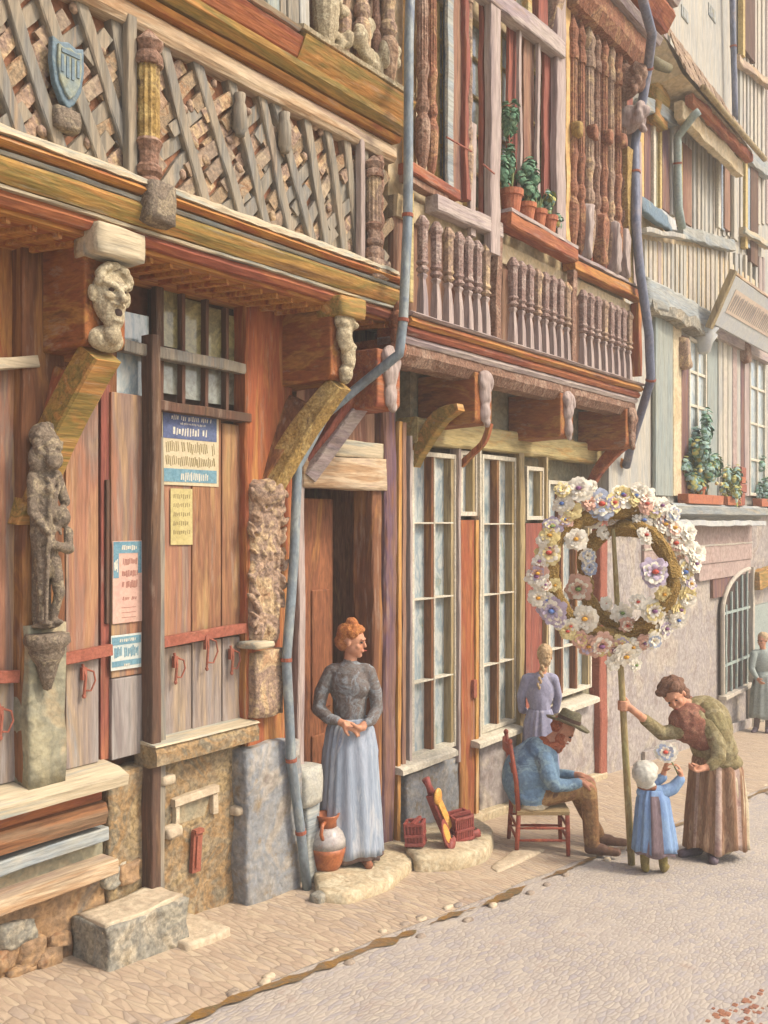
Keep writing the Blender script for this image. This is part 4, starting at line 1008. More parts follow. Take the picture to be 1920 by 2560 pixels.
# --- balustrade on the jetty
def runb(poly, m, name, u0=None, u1=None, seg=40, jit=.005):
    return B().prism_u(poly, JB0 if u0 is None else u0, JB1 if u1 is None else u1, seg=seg, jit=jit).done(name, m, Bh)
runb([(.3, 3.56), (.46, 3.56), (.52, 3.63), (.52, 3.70), (.3, 3.7)], 'carved_plum', 'carved_moulding', jit=.012)
runb([(.3, 3.70), (.53, 3.70), (.55, 3.73), (.54, 3.755), (.3, 3.76)], 'beam_lilac', 'fillet')
runb([(.3, 3.76), (.56, 3.76), (.58, 3.79), (.57, 3.82), (.3, 3.825)], 'wood_red_h', 'lower_moulding')
runb([(.3, 3.825), (.59, 3.825), (.62, 3.85), (.60, 3.885), (.3, 3.89)], 'wood_orange_h', 'fascia')
runb([(.3, 3.89), (.62, 3.89), (.64, 3.905), (.60, 3.925), (.3, 3.93)], 'beam_lilac', 'ledge', jit=.009)
B().box(JB0, JB1-.02, .3, .45, 3.9, 4.8).done('balustrade_backing', 'wood_rednbrown_v', Bh)
vB = .555
xs = [1056, 1090, 1120, 1146, 1170, 1192, 1213] + [1282, 1303, 1323, 1343, 1362, 1381, 1399, 1416] + [1457, 1475, 1493, 1510, 1526, 1542, 1556, 1571]
bal = None
for i, x in enumerate(xs):
    u = U(x, vB); z0, z1 = 3.92, 4.68
    if bal is None or i in (1, 2, 3):
        h = z1-z0; r = .043
        g = B()
        # baluster foot: faceted taper, then ring, then carved shaft, cap
        m = ['baluster_mauve', 'baluster_mauve', 'carved_tan', 'baluster_mauve'][i % 4]
        g.ring_sweep([[(u+a*w, -(vB+b*w), zz_) for a, b in ((-1, -1), (1, -1), (1, 1), (-1, 1))] for w, zz_ in ((.034, z0), (.03, z0+h*.2), (.024, z0+h*.3), (.018, z0+h*.37), (.03, z0+h*.41), (.018, z0+h*.44))], m='timber_lilac_v')
        g.lathe(u, vB, [(r*.7, z0+h*.43), (r*1.25, z0+h*.46), (r*1.1, z0+h*.48), (r*.8, z0+h*.5), (r*1.2, z0+h*.53), (r*.95, z0+h*.56), (r*1.0, z0+h*.72), (r*1.05, z0+h*.86), (r*1.35, z0+h*.9), (r*1.3, z0+h*.93), (r*.5, z0+h)], 10, m=m, jit=r*.06, flute=.1)
        o = g.done('baluster', None, Bh)
        if bal is None: bal = []
        bal.append((o, u))
    else:
        src, su = bal[i % 4] if i % 4 < len(bal) else bal[0]
        c = src.copy(); COL.objects.link(c); c.parent = Bh; c.location = (u-su, 0, 0)
for x, m in [(1243, 'carved_plum'), (1432, 'carved_plum')]:
    B().beam((U(x, .58), .57, 3.92), (U(x, .58), .57, 4.8), .07, .09, jit=.006).done('post', m, Bh)
B().beam((U(1030, .58), .55, 4.0), (U(1030, .58), .55, 4.8), .06, .05).done('post', 'beam_yellowgreen', Bh)
B().beam((JB1-.05, .55, 4.0), (JB1-.05, .55, 4.8), .1, .09).done('post', 'wood_orange_v', Bh)
runb([(.3, 4.64), (.48, 4.64), (.49, 4.8), (.3, 4.8)], 'plaster_cream', 'rail_panel')
# sill beams of the upper floor
a, b = U(1090, .6), U(1250, .6)
B().beam((a, .56, 4.80), (b+.02, .56, 4.84), .12, .13, jit=.007).done('window_sill', 'beam_lilac', Bh)
B().beam((JB0, .55, 4.98), (a+.35, .55, 4.95), .12, .08, jit=.007).done('sill_band', 'wood_red_h', Bh)
B().beam((JB0, .54, 4.90), (a+.2, .54, 4.88), .08, .05, jit=.005).done('sill_band', 'wood_rednbrown_v', Bh)
B().beam((U(1262, .62), .6, 4.93), (U(1435, .62), .58, 4.93), .16, .12, jit=.009).done('window_sill', 'wood_red_h', Bh)
B().beam((U(1262, .62), .62, 5.005), (U(1435, .62), .6, 5.0), .14, .03, jit=.005).done('sill_slab', 'beam_lilac', Bh)
B().beam((U(1432, .6), .56, 4.86), (JB1+.02, .56, 4.88), .13, .10, jit=.006).done('sill_band', 'wood_orange_h', Bh)
B().beam((U(1432, .6), .57, 4.945), (JB1+.02, .57, 4.96), .13, .03, jit=.004).done('sill_slab', 'beam_lilac', Bh)
# --- upper windows
vU = .50
def uwin(x0, x1, z0, z1, cols, n, fr='frame_yellow', gl='dark_glass', v=.44, fw=.03):
    return window(Bh, U(x0, v), U(x1, v), z0, z1, v, cols, [z0+(z1-z0)*k/n for k in range(1, n)], fr=fr, gl=gl, fw=fw, mw=.014, depth=.05)
uwin(1095, 1120, 5.1, 6.5, 1, 5, gl='pale_glass'); uwin(1168, 1212, 5.0, 6.6, 1, 5)
uwin(1252, 1280, 5.1, 6.7, 1, 5, gl='pale_glass'); uwin(1290, 1395, 5.1, 6.6, 3, 3)
uwin(1252, 1395, 6.85, 8.3, 4, 3); uwin(1100, 1215, 6.85, 8.3, 3, 3, gl='pale_glass')
# shutters / posts (px x, width px, material, v, z0, z1)
def up(x, w, m, v, z0, z1, name='post', tv=.07):
    uu = (U(x-w/2, v)+U(x+w/2, v))/2
    return B().beam((uu, v-tv/2, z0), (uu, v-tv/2, z1), tv, U(x+w/2, v)-U(x-w/2, v), jit=.006).done(name, m, Bh)
up(1034, 18, 'plaster_yellow', .52, 5.0, 9.0); up(1128, 14, 'wood_bluegrey_h', .56, 5.0, 6.9, 'shutter', .03)
B().box(U(1124, .5), U(1136, .5), .44, .53, 5.0, 6.85).done('blue_curtain', 'paint_blue', Bh)
up(1148, 32, 'wood_rednbrown_v', .55, 4.95, 6.9, 'shutter', .04)
up(1172, 12, 'wood_red_v', .60, 4.95, 9, 'mullion_post'); up(1185, 12, 'timber_lilac_v', .58, 4.7, 5.6, 'mullion_post', .04)
up(1216, 20, 'wood_red_v', .54, 4.9, 6.8, 'shutter', .04)
up(1240, 24, 'timber_lilac_v', .62, 4.6, 9, 'post')
up(1284, 22, 'wood_red_v', .52, 5.0, 6.85, 'shutter', .03); up(1303, 6, 'timber_lilac_v', .58, 5.2, 6.9, 'mullion_post', .03)
up(1322, 26, 'wood_rednbrown_v', .52, 5.0, 6.85, 'shutter', .03); up(1348, 6, 'timber_lilac_v', .58, 5.2, 6.9, 'mullion_post', .03)
up(1375, 30, 'wood_red_v', .52, 5.0, 6.85, 'shutter', .03); up(1404, 22, 'timber_lilac_v', .60, 4.95, 7.6, 'post')
up(1422, 12, 'plaster_yellow', .56, 5.0, 7.4, 'post', .05)
up(1285, 10, 'wood_red_v', .58, 6.9, 9, 'mullion_post'); up(1325, 10, 'beam_yellowgreen', .58, 6.9, 9, 'mullion_post'); up(1360, 24, 'wood_red_v', .54, 6.9, 9, 'shutter')
# transoms: pale lilac band at head height
B().beam((U(1168, .6), .58, 6.72), (U(1404, .6), .58, 6.82), .12, .17, jit=.008).done('transom_beam', 'beam_lilac', Bh)
B().beam((U(1095, .6), .54, 6.62), (U(1175, .6), .54, 6.66), .1, .1, jit=.008).done('transom_beam', 'beam_pale', Bh)
# carved columns, left pair and right cluster
for x, r, m in [(1056, .045, 'carved_plum'), (1079, .04, 'carved_rust'), (1172, .03, 'carved_tan')]:
    u = U(x, .58)
    colonette(u, .58, 4.98, 6.9, r, m, Bh, name='colonette')
B().tube([(U(1168, .6), .64, 5.32), (U(1100, .6), .66, 5.30)], .008, 6).done('window_rail', 'iron_red', Bh)
B().tube([(U(1225, .6), .64, 5.25), (U(1190, .6), .66, 5.26)], .008, 6).done('window_rail', 'iron_red', Bh)
for i, (x, r, m) in enumerate([(1436, .05, 'carved_rust'), (1456, .045, 'carved_rust'), (1475, .06, 'carved_tan'), (1495, .045, 'carved_plum'), (1512, .05, 'carved_rust'), (1530, .045, 'carved_tan'), (1547, .05, 'carved_rust'), (1563, .04, 'carved_plum')]):
    u = U(x, .58)
    colonette(u, .56, 5.0, 7.3+.03*i, r, m, Bh, name='colonette')
    if i % 2 == 0: B().rock(u-.06, u+.06, .56, .66, 6.1+.04*i, 6.24+.04*i, amp=.02, cuts=3, rnd=.5).done('carved_boss', 'carved_ochre' if i < 2 else 'carved_rust', Bh, smooth=True)
B().box(U(1428, .5), JB1-.03, .3, .5, 4.9, 9.0).done('corner_panel', 'wood_red_v', Bh)
# foot figures under the cluster
for x in (1466, 1500, 1535, 1560):
    u = U(x, .6)
    B().rock(u-.05, u+.05, .55, .66, 4.98, 5.5, amp=.03, cuts=5, fs=9, rnd=.3).done('carved_base', 'timber_lilac_v' if x != 1500 else 'carved_rust', Bh, smooth=True)
# head of the cluster: jettied cornice going up
zc = 7.35
g = B()
runb([(.3, 7.3), (.66, 7.34), (.72, 7.45), (.74, 7.6), (.3, 7.6)], 'carved_rust', 'cornice', u0=U(1428, .6), jit=.015)
runb([(.3, 7.6), (.8, 7.62), (.84, 7.68), (.82, 7.72), (.3, 7.72)], 'beam_lilac', 'cornice', u0=U(1428, .6), jit=.01)
runb([(.3, 7.72), (.88, 7.74), (.98, 7.9), (.96, 7.96), (.3, 7.98)], 'wood_red_h', 'cornice', u0=U(1428, .6), jit=.01)
runb([(.3, 7.98), (1.0, 7.99), (1.04, 8.06), (1.0, 8.12), (.3, 8.14)], 'beam_lilac', 'cornice', u0=U(1400, .6), jit=.01)
runb([(.3, 8.14), (1.06, 8.16), (1.16, 8.4), (1.1, 8.5), (.3, 8.5)], 'carved_plum', 'cornice', u0=U(1400, .6), jit=.012)
for (xx, zc, w_, hh, m) in ((1588, 7.1, .15, .2, 'carved_plum'), (1594, 6.72, .11, .16, 'timber_lilac_v')):
    uc = U(xx, .7); pr = [('ell', (uc, .55, zc), (w_, .22, hh), None), ('ell', (uc, .72, zc+hh*.3), (w_*.8, .12, hh*.5), None), ('ell', (uc-w_*.5, .72, zc-hh*.3), (w_*.4, .08, hh*.35), None), ('ell', (uc+w_*.5, .7, zc-hh*.2), (w_*.4, .08, hh*.4), None)]
    for k in range(8): pr.append(('ell', (uc+R.uniform(-1, 1)*w_*.8, .74, zc+R.uniform(-.8, .9)*hh), (.05, .04, .05), None))
    carving('carved_corbel', pr, .014, Bh, m, smooth=2, namp=.015, nfs=12)
up(1592, 26, 'timber_lilac_v', .60, 4.95, 6.6, 'corner_post'); up(1578, 14, 'carved_ochre', .63, 4.95, 6.4, 'colonette')
# curved arm bracket left of the cluster
brace(U(1404, .62), .12, [(.5, 7.0, .12), (.56, 7.3, .15), (.72, 7.6, .17), (.8, 7.95, .2)], 'carved_tan', root=Bh)
# --- downpipes (fixed to the houses, hung in front)
def pipe(pts, r, m, label, joints=()):
    g = B(); base = (px(pts[-1][0], pts[-1][1], pts[-1][2])[0], pts[-1][2], px(pts[-1][0], pts[-1][1], pts[-1][2])[1])
    P = [(px(x, y, v)[0], v, px(x, y, v)[1]) for x, y, v in pts]
    # soften bends
    Q = [P[0]]
    for i in range(1, len(P)-1):
        a, b, c = Vector(P[i-1]), Vector(P[i]), Vector(P[i+1])
        l1, l2 = (b-a).length, (c-b).length; k1, k2 = min(.06, l1*.3), min(.06, l2*.3)
        Q += [tuple(b+(a-b)/l1*k1), tuple(b), tuple(b+(c-b)/l2*k2)]
    Q.append(P[-1])
    # subdivide for slight wobble
    S_ = [Vector(Q[0])]
    for a, b in zip(Q, Q[1:]):
        a, b = Vector(a), Vector(b); n = max(1, int((b-a).length/.25))
        for k in range(1, n+1):
            p = a.lerp(b, k/n)
            if k < n: p += noise.noise_vector(p*1.3)*.006
            S_.append(p)
    o = g.tube(S_, r, 12).done('drainpipe', m, None, base, smooth=True)
    for x, y, v in joints:
        u, z = px(x, y, v)
        best = min(S_, key=lambda p: abs(p.z-z)+abs(p.x-u)*.3)
        i = S_.index(best); d = (S_[min(i+1, len(S_)-1)]-S_[max(i-1, 0)]).normalized()
        B().tube([best-d*.012, best+d*.012], r*1.18, 12, m='collar_red').done('collar', None, o, smooth=False)
    return tag(o, label, 'drainpipe')
pipe([(1027, -160, .78), (1022, 120, .78), (1019, 560, .76), (1008, 800, .74), (998, 885, .72), (905, 960, .42), (815, 1035, .22), (744, 1165, .16), (735, 1400, .16), (716, 1650, .17), (728, 1900, .19), (752, 2080, .2), (768, 2222, .2)], .034, 'lead_pipe', 'long grey lead drainpipe bending between the two carved houses down to the doorstep', [(716, 1640, .17), (728, 1900, .19), (755, 2085, .2), (1008, 800, .74), (1020, 500, .76)])
pipe([(1585, -90, 1.1), (1612, 20, 1.05), (1630, 85, .98), (1620, 170, .8), (1587, 360, .62), (1590, 560, .68), (1600, 680, .7), (1622, 830, .72), (1627, 950, .7), (1600, 1040, .5), (1578, 1110, .35), (1566, 1165, .2)], .05, 'lead_pipe_dark', 'blue-grey drainpipe running down the right corner of the baluster house', [(1620, 170, .8), (1590, 400, .65), (1625, 950, .7)])
B().beam((U(1566, .2), .14, px(1566, 1150, .2)[1]), (U(1515, .05), .03, px(1520, 1240, .05)[1]), .08, .1, jit=.01, ch=.4).done('pipe_boot', 'wood_orange_h', Bh)
# =====================================================  HOUSE C and D : pale houses at the right
C0, C1 = U(1602, .0)+.02, U(1874, .0)
Ch = thing('timber_house', 'pale plastered timber house with flower ledge and sloping tiled bay roof', 'house', (7, 0, gz(7, 0)))
vC = .2
UC1 = U(1834, vC)
B().box(C0, C1, -5, -.05, -2.2, 2.5).done('wall', 'plaster_lilac', Ch)
B().box(C0, C1, -5, .04, 1.75, 2.44).done('band_wall', 'plaster_pink', Ch)
B().box(JB1+.12, UC1, -5, vC-.045, 2.42, 11.6).done('upper_wall', 'timber_cream_v', Ch)
B().prism_u([(.6, 11.5), (-2.3, 14.2), (-5.3, 11.5), (-5.3, 11.4), (.6, 11.35)], JB1+.1, UC1).done('roof', 'roof_far', Ch)
# horizontal joints and lower dark band on the ground wall
a = px(1560, 1375, .04); b = px(1868, 1382, .04)
B().beam((C0, .03, 2.02), (C1, .03, 2.02), .04, .025, jit=.004).done('string_course', 'plaster_pale', Ch)
B().box(U(1785, .01), C1, -.06, .0, 1.2, 1.76).done('over_arch', 'wood_plum_v', Ch)
B().box(U(1750, .03), C1-.0, -.06, .02, 1.5, 1.78).done('over_arch', 'plaster_pink', Ch)
# arched grated opening
u0, u1 = U(1806, .02), U(1872, .02)
zb, zs, zt = Z(1806, 1738, .02), Z(1850, 1520, .02), Z(1860, 1428, .02)
n = 8; arc = [(u0, zb), (u1, zb), (u1, zt)]
for k in range(1, n+1):
    t = math.pi/2*k/n; arc.append((u1-(u1-u0)*math.sin(t), zs+(zt-zs)*math.cos(t)))
B().prism(arc, -.05, .012).done('opening', 'inside_shade', Ch)  # solid dark slab paints the unlit space behind the grille
g = B()
for k in range(5):
    uu = u0+(u1-u0)*(k+.5)/5
    g.beam((uu, .03, zb), (uu, .03, zt-(1-(k+.5)/5)**2*(zt-zs)*1.0), .03, .05, jit=.004)
for zz_ in (zb+(zs-zb)*.35, zs-.02): g.box(u0, u1, .02, .045, zz_-.02, zz_+.02)
g.done('window_grille', 'pipe_green', Ch)
arcp = [(u0-.0, .03, zb)]+[(u0-.02, .03, zs)]+[(u1-(u1-u0+.02)*math.cos(math.pi/2*k/8), .03, zs+(zt+.03-zs)*math.sin(math.pi/2*k/8)) for k in range(1, 9)]
B().tube(arcp, .035, 8).done('arch_trim', 'plaster_pale', Ch)
B().beam((u0-.1, .05, zb-.03), (u1, .05, zb-.03), .12, .06).done('window_sill', 'plaster_pale', Ch)
B().beam((C0, .03, gz(C0, 0)+.06), (C1, .03, gz(C1, 0)+.06), .04, .2, jit=.004).done('plinth', 'plaster_lilac', Ch)
# rough wall end beside house B with little slate cap
B().rock(C0-.05, U(1650, .06), -.2, .06, 2.4, Z(1630, 1130, .06), amp=.03, cuts=6, rnd=.04).done('party_wall', 'rubble_yellow', Ch, smooth=True)
B().rock(C0-.1, U(1658, .12), -.1, .14, Z(1630, 1135, .1), Z(1630, 1108, .1), amp=.015, cuts=4, rnd=.2).done('wall_cap', 'beam_lilac', Ch, smooth=True)
# flower ledge
vl = .36
B().prism_u([(.0, 2.36), (.12, 2.36), (.2, 2.44), (.34, 2.48), (.36, 2.58), (.30, 2.62), (.0, 2.62)], U(1690, vl), UC1+1.6, seg=30, jit=.008).done('flower_ledge', 'wood_bluegrey_h', Ch)
B().beam((U(1700, .3), .24, 2.36), (UC1+1.5, .24, 2.34), .1, .08, jit=.012).done('ledge_moulding', 'sign_board', Ch)
# first floor: z 2.55 .. ~5.0
def cp(x0, x1, yt, yb, m, v=.2, th=.05, name='panel', bev=.008):
    xm = (x0+x1)/2
    return B().box(U(x0, v), U(x1, v), v-th, v, Z(xm, yb, v), Z(xm, yt, v), jit=.003).done(name, m, Ch, bev=bev)
cp(1616, 1640, 800, 1115, 'wood_dark_v', .15, name='opening')
cp(1640, 1683, 800, 1240, 'timber_sage_v', .22, name='shutter')
cp(1684, 1704, 800, 1240, 'plaster_cream', .21, name='post')
cp(1704, 1722, 840, 1235, 'wood_plum_v', .2, name='recess')
window(Ch, U(1724, .2), U(1768, .2), Z(1745, 1100, .2), Z(1745, 850, .2), .2, 2, 3, fr='frame_cream', gl='pale_glass', fw=.05, mw=.025)
cp(1770, 1796, 850, 1240, 'timber_sage_v', .19, name='panel')
for i, x in enumerate((1802, 1814, 1826, 1838, 1848)): cp(x-5, x+5, 850, 1240, ['timber_cream_v', 'plaster_pale', 'timber_cream_v', 'plaster_pink', 'timber_cream_v'][i], .21+.01*(i % 2), name='board')
cp(1853, 1861, 860, 1200, 'wood_plum_v', .22, name='post')
cp(1862, 1874, 900, 1240, 'timber_lilac_v', .23, name='post')
window(Ch, U(1876, .2), U(1915, .2), Z(1890, 1240, .2), Z(1890, 880, .2), .2, 2, 4, fr='frame_cream', gl='pale_glass', fw=.05, mw=.025)
for x, y in [(1712, 880), (1862, 870)]:
    u, z = px(x, y, .25)
    B().rock(u-.1, u+.1, .15, .32, z-.22, z+.18, amp=.03, cuts=5, rnd=.3).done('carved_corbel', 'carved_plum' if x > 1800 else 'carved_tan', Ch, smooth=True)
u, z = px(1765, 840, .28)
B().lathe(u, .24, [(.05, z-.25), (.1, z-.22), (.13, z-.1), (.2, z), (.16, z+.04), (.22, z+.1)], 12).done('carved_corbel', 'sign_board', Ch, smooth=True)
# rough grey lintel band
B().rock(U(1612, .3), U(1782, .3), .05, .34, Z(1690, 800, .3), Z(1690, 735, .3), amp=.05, cuts=12, fs=2.5, rnd=.04).done('lintel_band', 'wood_bluegrey_h', Ch, smooth=True)
B().beam((U(1625, .3), .2, Z(1640, 770, .3)), (U(1780, .3), .2, Z(1780, 835, .3)), .3, .14, jit=.03).done('lintel_band', 'stone_grey', Ch)
B().box(U(1780, .25), UC1+2.0, .05, .28, Z(1820, 855, .28), Z(1820, 825, .28)).done('lintel', 'beam_lilac', Ch)
# striped timbering of the upper storeys (vertical studs between pale plaster)
B().box(U(1610, .19), U(1915, .19), .06, .16, Z(1750, 790, .16), Z(1750, 600, .16)).done('plaster_panel', 'plaster_cream', Ch)
x = 1612
while x < 1912:
    cp(x, x+R.uniform(4, 8), 600+(x-1612)*.15, 800, R.choice(['timber_cream_v', 'plaster_pale', 'timber_cream_v', 'plaster_pale', 'timber_lilac_v']), .17+R.uniform(0, .015), .04, 'stud', 0)
    x += R.uniform(8, 14)
x = 1715
while x < 1855:
    cp(x, x+R.uniform(4, 7), 340+(x-1700)*.4, 590, R.choice(['timber_cream_v', 'plaster_pale']), .17+R.uniform(0, .015), .04, 'stud', 0)
    x += R.uniform(8, 13)
cp(1612, 1690, 278, 560, 'plaster_pale', .16, name='plaster_panel')
for x0, x1, m, v in [(1602, 1611, 'plaster_yellow', .24), (1612, 1632, 'wood_plum_v', .2), (1635, 1641, 'frame_cream', .24), (1642, 1650, 'olive_glass', .19), (1651, 1656, 'frame_yellow', .22), (1657, 1677, 'wood_plum_v', .21), (1680, 1690, 'timber_cream_v', .24)]:
    cp(x0, x1, 285+(x0-1600)*.35, 500+(x0-1600)*.5, m, v, name='shutter' if 'wood' in m else 'strip')
cp(1700, 1707, 355, 560, 'frame_yellow', .22, name='window_frame'); cp(1708, 1730, 365, 560, 'wood_rednbrown_v', .2, name='shutter')
cp(1797, 1803, 380, 570, 'frame_cream', .23, name='window_frame'); cp(1804, 1812, 380, 575, 'dark_glass', .2, name='pane'); cp(1812, 1826, 382, 575, 'wood_rednbrown_v', .215, name='shutter')
cp(1836, 1846, 330, 600, 'timber_cream_v', .24, name='post')
# sloping sill with blue flaking paint under the left pair
B().beam((U(1600, .3), .26, Z(1606, 515, .3)), (U(1688, .3), .26, Z(1684, 560, .3)), .1, .14, jit=.02).done('window_sill', 'sign_board', Ch)
B().rock(U(1607, .33), U(1684, .33), .25, .33, Z(1640, 555, .3), Z(1640, 518, .3), amp=.03, cuts=6, rnd=.2).done('sill_board', 'shield_blue', Ch, smooth=True)
B().beam((U(1608, .3), .28, Z(1615, 582, .3)), (U(1706, .3), .28, Z(1700, 588, .3)), .12, .06, jit=.012).done('string_beam', 'timber_cream_v', Ch)
B().beam((U(1708, .26), .22, Z(1712, 582, .26)), (U(1832, .26), .22, Z(1828, 612, .26)), .12, .17, jit=.015).done('string_beam', 'wood_bluegrey_h', Ch)
# upper left part
for i, x in enumerate((1612, 1628, 1644, 1660, 1676)): cp(x, x+7, -40, 250, ['timber_cream_v', 'timber_lilac_v'][i % 2], .19+.01*(i % 2), .04, 'stud', 0)
B().beam((U(1610, .3), .26, Z(1615, 262, .3)), (U(1688, .3), .26, Z(1686, 298, .3)), .14, .17, jit=.012).done('string_beam', 'wood_bluegrey_h', Ch)
B().tube([(U(1632, .5), .45, Z(1632, 140, .5)), (U(1650, .5), .48, Z(1650, 160, .5)), (U(1672, .5), .5, Z(1672, 172, .5))], [.05, .065, .055], 10).done('broken_gutter', 'hat_olive', Ch, smooth=True)
# white upper wall with two little windows and stains
B().box(U(1688, .12), U(1836, .12), -.0, .14, Z(1760, 300, .12), 12).done('white_wall', 'plaster_pale', Ch)
for x0, x1, y0, y1 in [(1705, 1722, 20, 50), (1773, 1790, 16, 48)]:
    f = cp(x0, x1, y0, y1, 'wood_bluegrey_h', .17, name='window'); 
    cp(x0+4, x1-4, y0+4, y1-4, 'olive_glass', .175, .02, name='pane', bev=0)
cp(1722, 1732, 30, 155, 'sign_board', .145, .01, name='rain_stain', bev=0); cp(1762, 1776, 60, 185, 'plaster_cream', .145, .01, name='rain_stain', bev=0)
# bay roof with rows of tiles
ue0, ue1 = U(1738, .62), U(1886, .62)
ze = Z(1800, 300, .62)
rows = 12; g = B()
for r in range(rows):
    t0 = r/rows; t1 = (r+1)/rows+.04
    va, vb = .68-.26*t0, .68-.26*t1
    za, zb_ = ze+.08+.64*t0, ze+.08+.64*t1
    ul = ue0-.55; ur_ = ue1-.1-(ue1-ue0+.35)*t0
    u = ul+R.uniform(0, .1)
    while u < ur_:
        w_ = R.uniform(.13, .19)
        bm_ = g
        k = R.uniform(-.02, .02)
        g.ring_sweep([[(u, -va, za+k), (u+w_*.93, -va, za+k), (u+w_*.93, -va, za-.05+k), (u, -va, za-.05+k)], [(u, -vb, zb_+k), (u+w_*.93, -vb, zb_+k), (u+w_*.93, -vb, zb_-.05+k), (u, -vb, zb_-.05+k)]], m=R.choice(['roof_tile', 'roof_tile', 'roof_tile_dark']))
        u += w_
g.done('bay_roof', None, Ch)
B().ring_sweep([[(ue0-.5, -.62, ze+.05), (ue0-.5, -.36, ze+.64), (ue0-.5, -.1, ze+.64), (ue0-.5, -.1, ze-.05)], [(ue1-.1, -.62, ze+.05), (ue1-.1, -.6, ze+.1), (ue1-.1, -.1, ze+.1), (ue1-.1, -.1, ze-.05)]]).done('bay_roof_boards', 'plaster_cream', Ch)
B().beam((ue0, .56, ze-.06), (ue1-.1, .56, ze-.02), .1, .12, jit=.02).done('bay_eave', 'wood_red_h', Ch)
B().beam((ue0-.1, .46, ze-.22), (ue1-.25, .46, ze-.2), .1, .22, jit=.02).done('bay_fascia', 'plaster_cream', Ch)
B().tube([(ue0-.02, .72, ze+.03), (ue0+.8, .73, ze+.01), (ue1+.1, .74, ze-.01)], .04, 10).done('gutter_rail', 'olive_post', Ch, smooth=True)
B().rock(ue0-.6, ue0-.1, .1, .34, ze-.45, ze+.0, amp=.05, cuts=6, rnd=.1).done('eave_infill', 'wood_ochre_h', Ch, smooth=True)
pipe([(1748, 278, .66), (1735, 288, .6), (1694, 342, .34), (1694, 420, .3), (1697, 520, .3), (1706, 572, .3)], .05, 'pipe_green', 'pale green drainpipe dropping from the tiled bay roof to the string beam', [(1694, 400, .3)])
# end boards
B().rock(U(1848, .5), U(1862, .5), .25, .5, Z(1855, 400, .5), Z(1855, 350, .5), amp=.03, cuts=4, rnd=.3).done('carved_corbel', 'beam_yellowgreen', Ch, smooth=True)
# ---- House D at the far right
Dh = thing('timber_house', 'tall pale half-timbered house at the right edge beyond the flower ledge', 'house', (12, 0, gz(12, 0)))
B().box(C1+.0, 22, -5, -.1, -2.6, 2.6).done('wall', 'plaster_lilac', Dh)
B().box(UC1+.02, 22, -5, .12, 2.55, 12.5).done('upper_wall', 'timber_cream_v', Dh)
B().prism_u([(.6, 12.4), (-2.3, 15), (-5.3, 12.4), (-5.3, 12.3), (.6, 12.3)], UC1, 22).done('roof', 'roof_far', Dh)
def dp(x0, x1, yt, yb, m, v=.2, th=.08, name='panel', bev=0):
    xm = (x0+x1)/2
    return B().box(U(x0, v), U(x1, v), v-th, v, Z(xm, yb, v), Z(xm, yt, v), jit=.003).done(name, m, Dh, bev=bev)
x = 1850
while x < 1925:
    dp(x, x+5, -60, 560, R.choice(['timber_cream_v', 'plaster_pale', 'timber_cream_v', 'timber_lilac_v']), .135+R.uniform(0, .015), .06, 'stud'); x += R.uniform(8, 12)
dp(1862, 1888, -30, 140, 'wood_dark_v', .2, name='window'); dp(1858, 1863, -30, 140, 'frame_yellow', .22, name='window_frame')
dp(1870, 1877, 385, 620, 'dark_glass', .19, name='window'); dp(1878, 1896, 390, 660, 'wood_dark_v', .2, name='shutter')
dp(1864, 1870, 380, 620, 'frame_yellow', .21, name='window_frame')
B().beam((U(1846, .24), .2, Z(1850, 150, .24)), (U(1925, .24), .2, Z(1920, 205, .24)), .1, .12, jit=.012).done('string_beam', 'beam_pale', Dh)
B().beam((U(1858, .24), .2, Z(1860, 375, .24)), (U(1925, .24), .2, Z(1920, 425, .24)), .12, .24, jit=.012).done('string_beam', 'wood_bluegrey_h', Dh)
B().beam((U(1862, .26), .22, Z(1862, 575, .26)), (U(1925, .26), .22, Z(1920, 612, .26)), .12, .1, jit=.012).done('string_beam', 'ledge_pale', Dh)
pipe([(1829, -120, .3), (1832, 60, .3), (1838, 300, .3)], .045, 'lead_pipe_dark', 'straight dark violet drainpipe on the white wall at upper right', [(1833, 110, .3)])
# ground floor of D: ochre-edged archway and green door
u0, u1 = C1+.06, C1+.55
B().beam((C1+.03, .02, gz(11, 0)), (C1+.03, .02, 1.6), .1, .1).done('post', 'plaster_pale', Dh)
B().box(u0, u1+1.2, -.12, -.04, gz(11, 0), .9).done('door', 'coat_green', Dh)
B().box(u0+.05, u0+.2, -.1, .0, .0, 1.2).done('shutter', 'iron_red', Dh)
B().beam((u0, .04, 1.35), (u1+2, .04, 1.45), .2, .3, jit=.02).done('arch_beam', 'wood_ochre_h', Dh)
# ---- sign board hung out on the ledge
us0, us1 = U(1788, .5), U(1788, .5)+3.2
z0, z1 = Z(1800, 812, .5), Z(1800, 700, .5)+.0
sg = thing('sign_board', 'long pale hanging signboard with rows of faint upright lettering and a wooden end', 'sign', (us0, .4, z0), None)
v0s, v1s = .42, .72
g = B(); g.ring_sweep([[(u, -(v0s), z0), (u, -(v0s+.04), z0-.01), (u, -(v1s+.04), z1-.01), (u, -v1s, z1)] for u in (us0+.05, us1)])
g.done('board', 'sign_board', sg, bev=.008)
B().beam((us0+.02, v0s-.01, z0-.06), (us0+.02, v1s+.02, z1+.06), .09, .1, jit=.006).done('end_post', 'olive_post', sg)
B().beam((us0, v1s+.02, z1+.02), (us1, v1s+.02, z1+.02), .06, .04, jit=.004).done('top_rail', 'beam_pale', sg)
def slope(t): return v0s+.045+(v1s-v0s)*t, z0-.008+(z1-z0)*t
g = B(); a, za = slope(.3); b, zb_ = slope(.78)
g.ring_sweep([[(u, -a, za), (u, -(a+.004), za), (u, -(b+.004), zb_), (u, -b, zb_)] for u in (us0+.28, us1-.2)])
